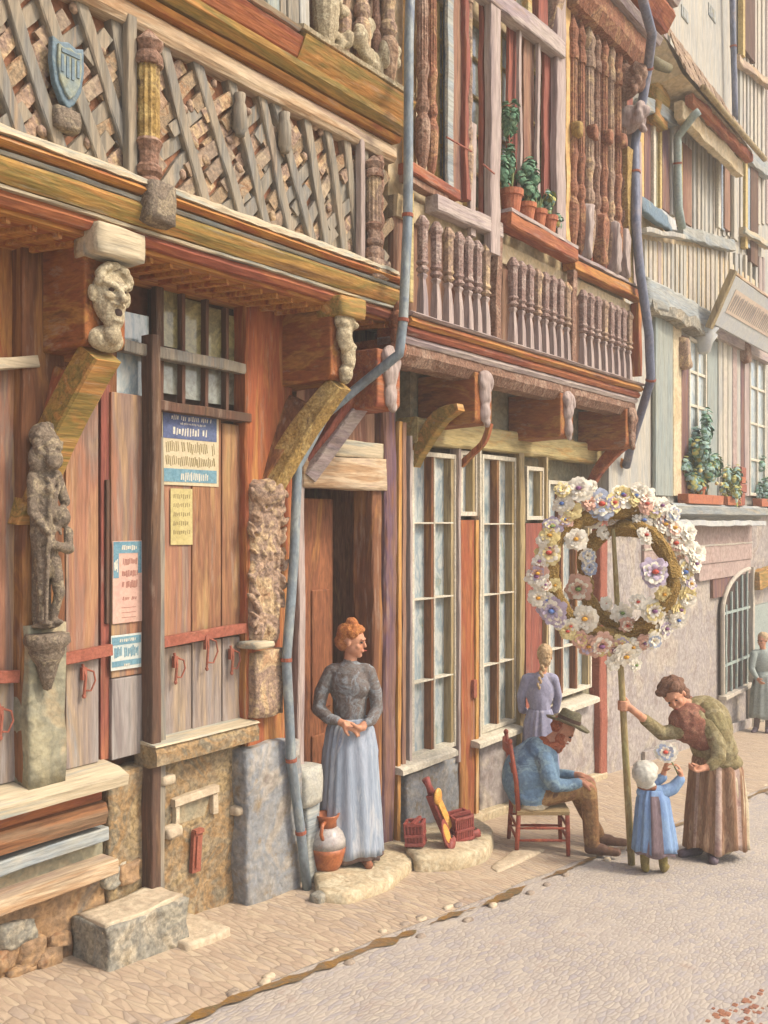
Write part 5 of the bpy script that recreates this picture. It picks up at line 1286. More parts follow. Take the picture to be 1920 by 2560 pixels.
g.done('panel', 'sign_panel', sg)
for r in (0,):
    g = B(); u = us0+.33; a, za = slope(.36); b, zb_ = slope(.72)
    while u < us1-.3:
        k = R.uniform(-.03, .03)
        g.ring_sweep([[(u, -(a+.005), za), (u+.035, -(a+.005), za), (u+.035, -(a+.008), za), (u, -(a+.008), za)], [(u+.02+k*.3, -(b+.005), zb_-abs(k)), (u+.055, -(b+.005), zb_-abs(k)), (u+.055, -(b+.008), zb_-abs(k)), (u+.02, -(b+.008), zb_-abs(k))]])
        u += R.uniform(.075, .1)
    g.done('lettering', 'sign_ink', sg)
# =====================================================  POSTERS
def poster(name, label, corners_px, v, m_list):
    """corners = x0,x1,ytop(at xm),ybot"""
    x0, x1, yt, yb = corners_px; xm = (x0+x1)/2
    u0, u1, z0, z1 = U(x0, v), U(x1, v), Z(xm, yb, v), Z(xm, yt, v)
    o = B().box(u0, u1, v, v+.003, z0, z1, jit=.002).done(name, m_list, None, (u0, v, z0))
    tag(o, label, 'poster')
    return o, u0, u1, z0, z1
vP = .008
o, u0, u1, z0, z1 = poster('poster', 'big navy and cream notice high on the right-hand plank shutters', (405, 546, 1030, 1214), vP, 'paper_cream')
w_, h_ = u1-u0, z1-z0
B().box(u0+.01*w_, u1-.02, vP+.003, vP+.005, z0+.62*h_, z1-.02).done('printed_field', 'paint_navy', o)
B().box(u0+.012, u1-.02, vP+.003, vP+.005, z0+.02, z0+.22*h_).done('printed_field', 'paint_azure', o)
g = B(); strokes(g, u0+.14*w_, u0+.86*w_, z0+.86*h_, z0+.94*h_, vP+.005, 22, .007, .004); strokes(g, u0+.3*w_, u0+.75*w_, z0+.81*h_, z0+.845*h_, vP+.005, 16, .006, .0); strokes(g, u0+.17*w_, u0+.78*w_, z0+.66*h_, z0+.78*h_, vP+.005, 13, .013, .004)
strokes(g, u0+.3*w_, u0+.8*w_, z0+.05*h_, z0+.18*h_, vP+.005, 14, .009, .003)
g.done('lettering', 'ink_white', o)
g = B(); strokes(g, u0+.06*w_, u0+.94*w_, z0+.42*h_, z0+.60*h_, vP+.003, 26, .007, -.008); strokes(g, u0+.06*w_, u0+.94*w_, z0+.25*h_, z0+.4*h_, vP+.003, 26, .007, -.008)
g.done('lettering', 'ink_olive', o)
o, u0, u1, z0, z1 = poster('poster', 'small faded yellow bill with brown marks under the navy notice', (426, 480, 1222, 1362), vP, 'paper_yellow')
g = B(); w_, h_ = u1-u0, z1-z0
for r in range(5): strokes(g, u0+.1*w_, u1-.1*w_, z0+(.18+.16*r)*h_, z0+(.27+.16*r)*h_, vP+.003, 9, .007, .002)
g.done('lettering', 'ink_olive', o)
o, u0, u1, z0, z1 = poster('poster', 'tall pink bill with blue heading on the shutter beside the slim post', (281, 354, 1352, 1556), vP, 'paper_pink')
w_, h_ = u1-u0, z1-z0
B().box(u0+.004, u1-.004, vP+.003, vP+.005, z0+.85*h_, z1-.004).done('printed_field', 'paint_azure', o)
B().box(u0+.004, u0+.2*w_, vP+.003, vP+.005, z0+.55*h_, z0+.85*h_).done('printed_field', 'paint_azure', o)
B().box(u1-.14*w_, u1-.004, vP+.003, vP+.005, z0+.6*h_, z0+.85*h_).done('printed_field', 'paint_azure', o)
g = B(); strokes(g, u0+.28*w_, u0+.82*w_, z0+.88*h_, z0+.95*h_, vP+.005, 8, .009, .003, vary=.5); strokes(g, u0+.05*w_, u0+.17*w_, z0+.6*h_, z0+.8*h_, vP+.005, 3, .009, 0, vary=.7); g.done('lettering', 'ink_white', o)
g = B()
strokes(g, u0+.32*w_, u0+.82*w_, z0+.70*h_, z0+.79*h_, vP+.003, 9, .009, .002); strokes(g, u0+.3*w_, u0+.86*w_, z0+.55*h_, z0+.65*h_, vP+.003, 8, .011, .001); strokes(g, u0+.3*w_, u0+.84*w_, z0+.42*h_, z0+.52*h_, vP+.003, 8, .012, .001); strokes(g, u0+.32*w_, u0+.8*w_, z0+.27*h_, z0+.32*h_, vP+.003, 8, .008, .004)
for k in range(3): g.box(u0+.3*w_, u0+.78*w_, vP+.003, vP+.0045, z0+(.06+.06*k)*h_, z0+(.068+.06*k)*h_)
g.done('lettering', 'ink_mauve', o)
o, u0, u1, z0, z1 = poster('poster', 'low square bill with azure bands beneath the tall pink one', (277, 353, 1586, 1672), vP+.004, 'paper_pale')
w_, h_ = u1-u0, z1-z0
B().box(u0+.006, u1-.006, vP+.007, vP+.009, z0+.72*h_, z1-.01).done('printed_field', 'paint_azure', o)
B().box(u0+.006, u1-.006, vP+.007, vP+.009, z0+.02, z0+.26*h_).done('printed_field', 'paint_azure', o)
g = B(); strokes(g, u0+.25*w_, u0+.8*w_, z0+.79*h_, z0+.9*h_, vP+.009, 8, .008, .002); strokes(g, u0+.4*w_, u0+.62*w_, z0+.08*h_, z0+.17*h_, vP+.009, 4, .008, 0); g.done('lettering', 'ink_white', o)
g = B(); strokes(g, u0+.1*w_, u0+.34*w_, z0+.32*h_, z0+.68*h_, vP+.007, 5, .008, 0); strokes(g, u0+.42*w_, u0+.9*w_, z0+.32*h_, z0+.68*h_, vP+.007, 9, .009, .002, vary=.5); g.done('lettering', 'paint_azure', o)

# =====================================================  STONES
def gb(x, y): 
    p = gnd(x, y); return uv_of(p.x, p.y)
u0, v0 = gb(175, 2423); u1, v1 = gb(262, 2440); u2, v2 = gb(491, 2372)
zb = gz(u1, v1)
g = B().rock(u1+.02, u2, .02, v1+.0, zb-.1, zb+.235, amp=.02, cuts=12, fs=5, rnd=.03)
o = g.done('stone_block', 'stone_grey', None, ((u1+u2)/2, v1/2, zb), smooth=True); tag(o, 'big rough grey stone block lying against the left house wall', 'stone block')
B().rock(u1+.035, u2-.015, .03, v1-.025, zb+.19, zb+.25, amp=.014, cuts=12, fs=6, rnd=.02).done('sunlit_top', 'stone_top', o, smooth=True)  # paler slab paints the light falling on the block's top
def slab(name, x0, x1, v0, v1, h, m, label, base_y, cat='stone slab', amp=.015, rnd=.08, cuts=8):
    u0 = U(x0, v1); u1 = U(x1, v1); zb = gz((u0+u1)/2, v1)
    o = B().rock(u0, u1, v0, v1, zb-.08, zb+h, amp=amp, cuts=cuts, fs=4, rnd=rnd).done(name, m, None, ((u0+u1)/2, (v0+v1)/2, zb), smooth=True)
    return tag(o, label, cat)
slab('stone_slab', 470, 575, .05, .42, .06, 'stone_top', 'small flat broken slab just right of the grey stone block', 0)
# doorstep: rounded worn slab
def flat_poly(name, pix, h, m, label, cat, amp=.012, lift=0):
    pts = []
    for x, y in pix:
        dx = (x-CX)/F; t = 6.0
        for i in range(40):
            X, Y = dx*t, t; u, v = uv_of(X, Y); t = (CAMZ-gz(u, v)-h)*F/(y-HZ)
        pts.append((u, v))
    n = 8; P = []
    for i in range(len(pts)):
        a, b = pts[i], pts[(i+1) % len(pts)]
        for k in range(n): P.append((a[0]+(b[0]-a[0])*k/n, a[1]+(b[1]-a[1])*k/n))
    # smooth
    for _ in range(3):
        P = [((P[i-1][0]+2*P[i][0]+P[(i+1) % len(P)][0])/4, (P[i-1][1]+2*P[i][1]+P[(i+1) % len(P)][1])/4) for i in range(len(P))]
    cu = sum(p[0] for p in P)/len(P); cv = sum(p[1] for p in P)/len(P)
    rings = []
    for s, hh in ((1.0, -.06), (1.01, h*.35), (1.0, h*.8), (.97, h), (.8, h+.006), (.5, h+.008), (.2, h+.008), (.03, h+.008)):
        rr = []
        for i, (u, v) in enumerate(P):
            a = 1+noise.noise(Vector((u*4, v*4, hh*6)))*amp*4*(1 if s > .9 else .2)
            uu, vv = cu+(u-cu)*s*a, cv+(v-cv)*s*a
            rr.append((uu, -vv, gz(uu, vv)+hh+noise.noise(Vector((uu*5, vv*5, 7)))*amp*.6))
        rings.append(rr)
    o = B().ring_sweep(rings).done(name, m, None, (cu, cv, gz(cu, cv)), smooth=True)
    return tag(o, label, cat), cu, cv
flat_poly('doorstep', [(778, 2150), (860, 2090), (1000, 2095), (1030, 2128), (1035, 2150), (985, 2195), (870, 2238), (805, 2230), (785, 2195)], .085, 'stone_step', 'worn rounded pale doorstep under the standing woman and the jug', 'doorstep')
flat_poly('stone_slab', [(1015, 2118), (1040, 2060), (1190, 2040), (1238, 2075), (1218, 2120), (1150, 2140), (1040, 2145)], .13, 'stone_step', 'low thick slab carrying the red baskets below the first window', 'stone slab')
flat_poly('stone_slab', [(1225, 2165), (1300, 2115), (1370, 2120), (1300, 2155), (1245, 2180)], .03, 'stone_top', 'thin flat slab in the pavement below the rush chair', 'stone slab')
def rockat(x, y, s, h, m, label, name='loose_stone', cat='stone'):
    p = gnd(x, y); u, v = uv_of(p.x, p.y)
    o = B().rock(u-s, u+s, v-s*.8, v+s*.8, p.z-.02, p.z+h, amp=.015, cuts=4, rnd=.5).done(name, m, None, (u, v, p.z), smooth=True)
    return tag(o, label, cat)
rockat(1893, 1805, .12, .16, 'stone_grey', 'small dark kerb stone lying at the far right end of the wall')
rockat(800, 2258, .06, .07, 'stone_grey', 'broken wedge stone where the long drainpipe meets the pavement')
# heap of reddish rubble at lower right
g = B(); p0 = gnd(1880, 2540)
for i in range(60):
    p = gnd(1880+R.gauss(0, 48), min(2620, 2540+R.gauss(0, 26))); u, v = uv_of(p.x, p.y); s = R.uniform(.006, .016)
    g.rock(u-s*1.4, u+s*1.4, v-s, v+s, p.z-.005, p.z+s*.35, amp=.004, cuts=1, rnd=.5)
uu, vv = uv_of(p0.x, p0.y)
tag(g.done('rubble', 'heap_red', None, (uu, vv, p0.z), smooth=False), 'scatter of reddish brick crumbs in the bottom right corner', 'rubble', kind='stuff')

# =====================================================  JUG
def on_step(x, y, h=.09):
    dx = (x-CX)/F; t = 6.0
    for i in range(40):
        u, v = uv_of(dx*t, t); t = (CAMZ-gz(u, v)-h)*F/(y-HZ)
    return u, v, gz(u, v)+h
u, v, z = on_step(818, 2172, .085)
jg = thing('jug', 'round-bellied clay jug glazed grey above, standing on the doorstep', 'jug', (u, v, z))
sc = .112/.1
B().lathe(u, v, [(0, z), (.075*sc, z), (.098*sc, z+.05), (.118*sc, z+.13), (.122*sc, z+.17)], 22).done('lower_body', 'jug_clay', jg, smooth=True)
B().lathe(u, v, [(.122*sc, z+.168), (.12*sc, z+.22), (.1*sc, z+.27), (.072*sc, z+.30), (.06*sc, z+.31)], 22).done('glazed_shoulder', 'jug_glaze', jg, smooth=True)
B().lathe(u, v, [(.062*sc, z+.305), (.06*sc, z+.35), (.078*sc, z+.385), (.082*sc, z+.4), (.068*sc, z+.395), (.05*sc, z+.35), (.0, z+.34)], 22).done('neck', 'jug_clay', jg, smooth=True)
B().tube([(u-.06, v+.03, z+.36), (u-.115, v+.05, z+.35), (u-.13, v+.05, z+.29), (u-.1, v+.045, z+.24)], .014, 8).done('handle', 'jug_clay', jg, smooth=True)

# =====================================================  BASKETS AND CHURN BY THE WINDOW
def basket(x, y, w, d, h, label):
    u, v, z = on_step(x, y, .14)
    t = thing('basket', label, 'basket', (u, v, z), 'red-brown baskets on the slab'); t.rotation_euler = (R.uniform(-.1, .1), R.uniform(-.12, .12), ANG+R.choice([-.5, .45]))
    n = 10
    g = B()
    for k in range(n):
        for (a0, b0) in ((-w/2+w*k/(n-1), d/2), (-w/2+w*k/(n-1), -d/2)): g.beam((u+a0*.9, v+b0*.9, z), (u+a0, v+b0, z+h), .012, .012, jit=.001, seg=1)
    for k in range(6):
        for a0 in (-w/2, w/2): g.beam((u+a0*.9, v+(-d/2+d*k/5)*.9, z), (u+a0, v+(-d/2+d*k/5), z+h), .012, .012, jit=.001, seg=1)
    for zz_ in (.02, h*.5, h): 
        for s in (-1, 1):
            g.beam((u-w/2, v+s*d/2, z+zz_), (u+w/2, v+s*d/2, z+zz_), .018, .02, jit=.002); g.beam((u+s*w/2, v-d/2, z+zz_), (u+s*w/2, v+d/2, z+zz_), .018, .02, jit=.002)
    g.box(u-w*.43, u+w*.43, v-d*.43, v+d*.43, z, z+h*.9)
    g.done('body', 'clutter_red', t)
    B().beam((u-w*.55, v, z+h*1.02), (u+w*.5, v+.03, z+h*1.1), .03, .025, jit=.003).done('crossbar', 'clutter_red', t)
basket(1040, 2112, .17, .14, .17, 'left red-brown slatted basket on the low slab')
basket(1152, 2096, .16, .15, .2, 'right red-brown slatted basket on the low slab, beside the orange door post')
u, v, z = on_step(1098, 2112, .14)
o = B().tube([(u, v+.05, z+.095), (u+.006, v+.065, z+.10)], [.095, .11], 24).done('dish', 'clutter_red', None, (u, v, z), smooth=False)
tag(o, 'round red-rimmed dish propped between the two baskets', 'dish')
B().tube([(u+.005, v+.064, z+.10), (u+.007, v+.069, z+.102)], .075, 24).done('dish_centre', 'clutter_gold', o)
u, v, z = on_step(1118, 2100, .14)
bl = thing('bellows', 'leaning orange and red wooden bellows propped against the grey wall', 'bellows', (u, v, z))
A0, A1 = Vector((u+.05, v, z)), Vector((u-.13, v-.12, z+.5))
d = A1-A0
def bp(t): q = A0+d*t; return (q.x, q.y, q.z)
B().tube([bp(0), bp(.2)], [.02, .035], 8).done('nozzle', 'clutter_red', bl)
B().beam(bp(.15), bp(.75), .07, .10, jit=.004).done('body', 'clutter_red', bl)
q0, q1 = bp(.2), bp(.72)
B().beam((q0[0], q0[1]+.045, q0[2]), (q1[0], q1[1]+.045, q1[2]), .015, .06, jit=.002).done('front_board', 'clutter_gold', bl)
B().ell((q1[0], q1[1]+.05, q1[2]), (.055, .02, .07)).done('boss', 'clutter_gold', bl, smooth=True)
B().tube([bp(.75), bp(.88), bp(1)], [.035, .025, .035], 8).done('handle', 'clutter_red', bl, smooth=True)

for k, (du, dv, rz, lab) in enumerate([(-.10, .17, .5, 'red-brown clog lying left of the round dish'), (.17, .17, -.7, 'red-brown clog lying right of the leaning bellows')]):
    uu, vv = u+du, v+dv-.08
    o = B().ring_sweep([[(uu+x, -(vv+b*w), z+c*h) for b, c in ((-1, 0), (1, 0), (1.1, .5), (.6, 1), (-.6, 1), (-1.1, .5))] for x, w, h in ((-.1, .015, .03), (-.08, .035, .06), (-.02, .042, .065), (.04, .038, .05), (.08, .04, .06), (.1, .03, .05))]).done('clog', 'clutter_red', None, (uu, vv, z), smooth=True)
    o.rotation_euler = (0, 0, ANG+rz); tag(o, lab, 'clog', 'clogs by the baskets')
    B().ell((uu+.05, vv, z+.058), (.035, .024, .01)).done('opening', 'inside_shade', o, smooth=True)  # dark oval on the solid clog paints its shaded inside

# =====================================================  POTS AND PLANTS
def leaves(g, centre, rad, n, size, mats, flat=0, lobes=7):
    """leafy mass from many small bent leaves, clumped; centre in (u,v,z)"""
    C = [Vector((R.gauss(0, .45)*rad[0], R.gauss(0, .45)*rad[1], R.gauss(0, .45)*rad[2])) for _ in range(lobes)]
    for i in range(n):
        c = R.choice(C); d = Vector((R.gauss(0, 1), R.gauss(0, 1), R.gauss(0, 1))).normalized()
        p = Vector((centre[0], -centre[1], centre[2]))+Vector((c.x, c.y, c.z))+Vector((d.x*rad[0], d.y*rad[1], d.z*rad[2]))*.42*R.uniform(.6, 1)
        s = size*R.uniform(.6, 1.25)
        nrm = (d+Vector((0, 0, .5))).normalized(); a = nrm.orthogonal().normalized(); a = Matrix.Rotation(R.uniform(0, 6.28), 3, nrm) @ a; b = nrm.cross(a)
        n0 = len(g.bm.faces); m = R.choice(mats)
        c0 = g.bm.verts.new(p+nrm*s*.12)
        rim = [g.bm.verts.new(p+(a*math.cos(k*2*math.pi/6)+b*math.sin(k*2*math.pi/6))*s*(.5 if k % 2 else .42)) for k in range(6)]
        for k in range(6): g.bm.faces.new((c0, rim[k], rim[(k+1) % 6]))
        g._tag(n0, m)
def pot(u, v, z, r, h, label, group, plant, name='flower_pot', mats=('leaf',), size=.05, n=160, rad=None, tilt=0, dz=0, fl=None):
    t = thing(name, label, 'potted plant', (u, v, z), group)
    B().lathe(u, v, [(0, z), (r*.7, z), (r*.92, z+h*.72), (r*1.05, z+h*.74), (r*1.08, z+h), (r*.9, z+h), (r*.85, z+h*.85), (0, z+h*.85)], 16).done('pot', 'terracotta', t, smooth=False)
    if plant:
        rad = rad or (.14, .12, .14)
        g = B()
        for k in range(4): g.tube([(u, v, z+h*.8), (u+R.uniform(-.05, .05), v+R.uniform(-.03, .05), z+h+rad[2]*.6+dz)], .007, 5)
        g.done('stem', 'stem', t)
        g = B(); leaves(g, (u, v, z+h+rad[2]*.75+dz), rad, n, size, list(mats)); g.done('foliage', None, t)
        if fl:
            for k in range(4):
                q = (u+R.uniform(-.1, .1), v+.1, z+h+rad[2]*R.uniform(.5, 1.4))
                B().rock(q[0]-.02, q[0]+.02, q[1]-.02, q[1]+.02, q[2]-.02, q[2]+.02, amp=.01, cuts=1, rnd=.8).done('blossom', fl, t, smooth=True)
    return t
gr = 'geranium pots on the upper window sill'
vs_ = .6; zs_ = 5.02
pot(U(1278, vs_), vs_, zs_, .10, .2, 'single large clay pot with the tallest green geranium at the left end of the sill', gr, True, n=380, size=.06, rad=(.14, .1, .36), dz=.05)
pot(U(1316, vs_), vs_, zs_-.0, .085, .16, 'clay pot with bushy blue-green geranium second on the upper sill', gr, True, n=330, size=.06, rad=(.19, .12, .2))
pot(U(1345, vs_), vs_, zs_-.0, .08, .16, 'clay pot with dense geranium third on the upper sill', gr, True, n=300, size=.06, rad=(.19, .12, .18))
pot(U(1372, vs_), vs_, zs_-.0, .08, .16, 'clay pot with yellow-tipped geranium at the right end of the sill', gr, True, n=200, size=.055, mats=('leaf', 'leaf_blue', 'leaf_yellow'), rad=(.13, .1, .2))
gr = 'planters on the long ledge'
vl_ = .27; zl_ = 2.62
def planter(x0, x1, label, plant, mats, rad, n=220, size=.05, fl=None, cx=None):
    u0, u1 = U(x0, vl_), U(x1, vl_); um = (u0+u1)/2
    t = thing('flower_box', label, 'flower box', (um, vl_, zl_), gr)
    B().prism([(u0+.02, zl_), (u1-.02, zl_), (u1, zl_+.13), (u0, zl_+.13)], vl_-.07, vl_+.08).done('trough', 'terracotta', t, bev=.006)
    if plant:
        g = B(); leaves(g, (um, vl_, zl_+.12+rad[2]*.6), rad, n, size, mats, lobes=11); g.done('foliage', None, t)
        if fl:
            for k in range(5):
                q = (R.uniform(u0, u1), vl_+.1, zl_+R.uniform(.2, .5))
                B().rock(q[0]-.025, q[0]+.025, q[1]-.02, q[1]+.02, q[2]-.02, q[2]+.025, amp=.012, cuts=1, rnd=.8).done('blossom', fl, t, smooth=True)
    return t
planter(1706, 1796, 'long clay trough overflowing with pale blue-green plants at the left of the ledge', True, ['leaf_blue', 'leaf_blue', 'leaf_yellow', 'leaf'], (.62, .16, .42), n=1100, size=.085, fl='petal_cream')
planter(1806, 1848, 'short clay trough with sparse yellow-green sprigs in the middle of the ledge', True, ['leaf_blue', 'leaf_yellow'], (.42, .14, .34), n=420, size=.07)
planter(1892, 1935, 'clay trough with pale plants at the right edge of the ledge', True, ['leaf_blue', 'leaf'], (.35, .14, .36), n=400, size=.075)
# tall sprig in a small pot standing behind the trough
t = pot(U(1752, .3), .3, zl_+.12, .07, .12, 'tall blue-green climbing plant rising before the pale window', gr, True, mats=('leaf_blue', 'leaf_blue', 'leaf'), size=.085, n=480, rad=(.3, .15, .5), dz=.2)
# red carved stand among the plants
u = U(1850, .3); t = thing('plant_stand', 'small red-brown stepped wooden stand among the ledge plants', 'plant stand', (u, .3, zl_))
for k, (w1, z0_, z1_) in enumerate([(.16, 0, .2), (.3, .2, .34), (.2, .34, .44), (.26, .44, .6)]):
    B().beam((u-w1/2, .3, zl_+(z0_+z1_)/2), (u+w1/2, .3, zl_+(z0_+z1_)/2), .12, (z1_-z0_)*.97, jit=.004, seg=2).done('block', 'iron_red' if k != 2 else 'terracotta', t)
# =====================================================  PEOPLE  (x to the right, y away, z up, metres from the feet)
V = Vector
def put(me, name, root=None, loc=None):
    o = bpy.data.objects.new(name, me); COL.objects.link(o)
    if root: o.parent = root
    if loc is not None: o.location = loc
    return o
def limb(m, pts, rads):
    return [('cap', m, pts[i], pts[i+1], rads[i], rads[i+1]) for i in range(len(pts)-1)]
def hand(m, wrist, fdir, pdir, curl=.5, thumb=1, s=1.0):
    """palm along fdir, palm faces pdir, thumb on the side thumb*(fdir x pdir)"""
    w = V(wrist); f = V(fdir).normalized(); p = V(pdir); p = (p-f*p.dot(f)).normalized(); t = f.cross(p)*thumb
    out = [('cap', m, w, w+f*.035*s, .024*s, .027*s)]
    for k in range(4):
        o = (1.5-k)*.0185*s
        b = w+f*(.085-.004*abs(k-1))*s+t*o
        out.append(('cap', m, w+f*.02*s+t*o*.7, b, .0135*s, .0115*s))
        L1 = (.036, .041, .038, .030)[k]*s; L2 = (.03, .034, .031, .024)[k]*s
        a1 = curl*.9; a2 = curl*2.2
        q = b+(f*math.cos(a1)+p*math.sin(a1))*L1
        r = q+(f*math.cos(a2)+p*math.sin(a2))*L2
        out += [('cap', m, b, q, .0105*s, .0098*s), ('cap', m, q, r, .0098*s, .0082*s)]
    b = w+f*.03*s+t*.028*s; q = b+(f*.6+t*.6+p*.35).normalized()*.035*s; r = q+(f*.8+t*.1+p*.6).normalized()*.028*s
    out += [('cap', m, w+f*.012*s, b, .017*s, .0145*s), ('cap', m, b, q, .0135*s, .0115*s), ('cap', m, q, r, .0115*s, .0095*s)]
    return out
def head(m, c, face, up=(0, 0, 1), s=1.0, neck=None):
    """returns prims and a frame; face = direction looked at"""
    c = V(c); f = V(face).normalized(); u = V(up); u = (u-f*u.dot(f)).normalized(); r = f.cross(u)
    Mx = Matrix((r, f, u)).transposed().to_4x4()
    P = lambda a, b, d: c+r*a*s+f*b*s+u*d*s
    pr = [('ell', m, P(0, -.012, .03), (.074*s, .092*s, .082*s), Mx), ('ell', m, P(0, .015, -.04), (.058*s, .068*s, .07*s), Mx), ('ell', m, P(0, .055, -.088), (.026*s, .025*s, .02*s), Mx),
          ('cap', m, P(0, .082, .012), P(0, .097, -.02), .008*s, .0115*s), ('ell', m, P(0, .082, -.055), (.024*s, .012*s, .010*s), Mx), ('ell', m, P(0, .08, .028), (.045*s, .012*s, .009*s), Mx),
          ('ell', m, P(.036, .055, -.025), (.02*s, .022*s, .02*s), Mx), ('ell', m, P(-.036, .055, -.025), (.02*s, .022*s, .02*s), Mx),
          ('ell', m, P(.076, -.005, -.005), (.009*s, .016*s, .026*s), Mx), ('ell', m, P(-.076, -.005, -.005), (.009*s, .016*s, .026*s), Mx)]
    return pr, P, Mx
def face_bits(root, P, s=1.0):
    for a in (-.03, .03):
        b = B(); b.ell(P(a, .078, .006), (.011*s, .009*s, .0065*s), sub=2, raw=True); fin(b, 'eye', 'eye_dark', root)
    b = B(); b.ell(P(0, .092, -.052), (.02*s, .007*s, .005*s), sub=2, raw=True); fin(b, 'mouth', 'lip', root)
def fin(g, name, m, root, smooth=True):
    bmesh.ops.recalc_face_normals(g.bm, faces=g.bm.faces[:])
    me = bpy.data.meshes.new(name); g.bm.to_mesh(me); g.bm.free()
    for n in (g.ms or [m]): me.materials.append(MATS[n])
    if smooth:
        for p in me.polygons: p.use_smooth = True
    return put(me, name, root)
def skirt(name, m, root, rings, folds=14, amp=.03, n=84, m2=None, stripe=None, open_=None, ph=0, thick=.006, hem=.012):
    """rings: (z, cx, cy, rx, ry); folds deepen downwards"""
    bm = bmesh.new(); vs = []
    R_ = random.Random(len(name)*7+folds)
    am = [R_.uniform(.55, 1.3) for _ in range(folds)]
    K = 22; full = []
    for i in range(len(rings)-1):
        for k in range(6):
            t = k/6; full.append(tuple(a+(b-a)*t for a, b in zip(rings[i], rings[i+1])))
    full.append(rings[-1])
    N = len(full)
    for i, (z, cx, cy, rx, ry) in enumerate(full):
        t = i/(N-1); row = []
        for k in range(n):
            a = 2*math.pi*k/n
            fa = a+.12*math.sin(3*a+t*1.2)+ph
            q = fa/(2*math.pi)*folds; j = int(math.floor(q)) % folds
            wv = math.cos(2*math.pi*q)*am[j]
            d = 1+amp*(.25+.75*t**.7)*wv/max(.1, (rx+ry)/2)*1.0
            zz = z+(hem*math.sin(5*a+1)*t**3)
            row.append(bm.verts.new((cx+math.cos(a)*rx*d, cy+math.sin(a)*ry*d, zz)))
        vs.append(row)
    for i in range(N-1):
        for k in range(n):
            f = bm.faces.new((vs[i][k], vs[i][(k+1) % n], vs[i+1][(k+1) % n], vs[i+1][k]))
            if stripe and stripe(k/n, i/(N-1)): f.material_index = 1
            f.smooth = True
    bmesh.ops.recalc_face_normals(bm, faces=bm.faces[:])
    me = bpy.data.meshes.new(name); bm.to_mesh(me); bm.free()
    me.materials.append(MATS[m])
    if m2: me.materials.append(MATS[m2])
    o = put(me, name, root)
    s = o.modifiers.new('sol', 'SOLIDIFY'); s.thickness = thick; s.offset = -1
    return o
def cloth(name, prims, voxel, root, amp=.006, fs=14, smooth=3, stretch=(1, 1, 1)):
    me = remesh(name, prims, voxel, smooth)
    for v in me.vertices:
        c = v.co; v.co += v.normal*noise.noise(Vector((c.x*fs*stretch[0], c.y*fs*stretch[1], c.z*fs*stretch[2])))*amp
    return put(me, name, root)
def shoe(m, heel, toe, r=.035):
    h, t = V(heel), V(toe); mid = (h+t)/2+V((0, 0, .012))
    return [('cap', m, h+V((0, 0, r)), t+V((0, 0, r*.75)), r, r*.8), ('cap', m, h+V((0, 0, r+.02)), mid+V((0, 0, r)), r*1.0, r*.9)]

# ---------------------------------------------------------------- 1. woman in the doorway
u, v, z = on_step(880, 2152, .088)
loc = W(u, v-.02, z)
K = 1.03
def k3(x, y, z): return (x*K, y*K, z*K)
face = (.93, -.28, -.10)
hp, P1, M1 = head('skin', k3(.02, -.01, 1.585), face, s=1.06)
pr = list(hp)
pr += [('cap', 'skin', k3(0, 0, 1.40), k3(.01, -.005, 1.52), .05, .047)]
pr += [('ell', 'blouse_slate', k3(0, 0, 1.27), (.155, .115, .19), None), ('cap', 'blouse_slate', k3(-.115, 0, 1.375), k3(.115, .0, 1.375), .056, .056), ('cap', 'blouse_slate', k3(0, 0, 1.0), k3(0, 0, 1.2), .115, .13),
       ('ell', 'blouse_slate', k3(.02, -.065, 1.26), (.125, .07, .095), None), ('cap', 'blouse_slate', k3(0, 0, 1.38), k3(.0, 0, 1.43), .07, .056)]
pr += [('ell', 'petticoat', k3(0, 0, .9), (.17, .135, .14), None)]
pr += limb('petticoat', [k3(-.08, 0, .85), k3(-.07, -.01, .48), k3(-.07, 0, .1)], [.085, .06, .045]) + limb('petticoat', [k3(.08, 0, .85), k3(.08, -.02, .48), k3(.09, -.02, .1)], [.085, .06, .045])
pr += shoe('clog', k3(-.06, .0, 0), k3(-.085, -.17, 0), .042) + shoe('clog', k3(.09, -.02, 0), k3(.14, -.18, 0), .042)
# arms : elbows out, hands clasped at the waist
pr += limb('blouse_slate', [k3(-.14, 0, 1.365), k3(-.205, -.01, 1.22), k3(-.225, -.03, 1.10)], [.052, .055, .048]) + limb('blouse_slate', [k3(-.225, -.03, 1.10), k3(-.14, -.13, 1.05), k3(-.085, -.165, 1.045)], [.052, .044, .036])
pr += limb('blouse_slate', [k3(.14, 0, 1.365), k3(.185, -.02, 1.22), k3(.195, -.04, 1.10)], [.05, .052, .046]) + limb('blouse_slate', [k3(.195, -.04, 1.10), k3(.155, -.13, 1.04), k3(.13, -.16, 1.03)], [.048, .042, .034])
pr += [('cap', 'skin', k3(-.09, -.163, 1.045), k3(-.05, -.185, 1.035), .029, .025), ('cap', 'skin', k3(.13, -.162, 1.03), k3(.095, -.18, 1.015), .028, .025)]
pr += hand('skin', k3(-.055, -.183, 1.035), (1, -.12, -.35), (0, .5, -.9), curl=.45, thumb=-1, s=1.1)
pr += hand('skin', k3(.10, -.185, 1.0), (-1, -.1, -.1), (0, .3, .9), curl=.55, thumb=-1, s=1.1)
w1 = put(remesh('person', pr, .0065, 3), 'person', None, loc)
tag(w1, 'standing person in slate blouse and long blue-grey skirt, hands clasped, in the dark doorway', 'person')
face_bits(w1, P1, 1.06)
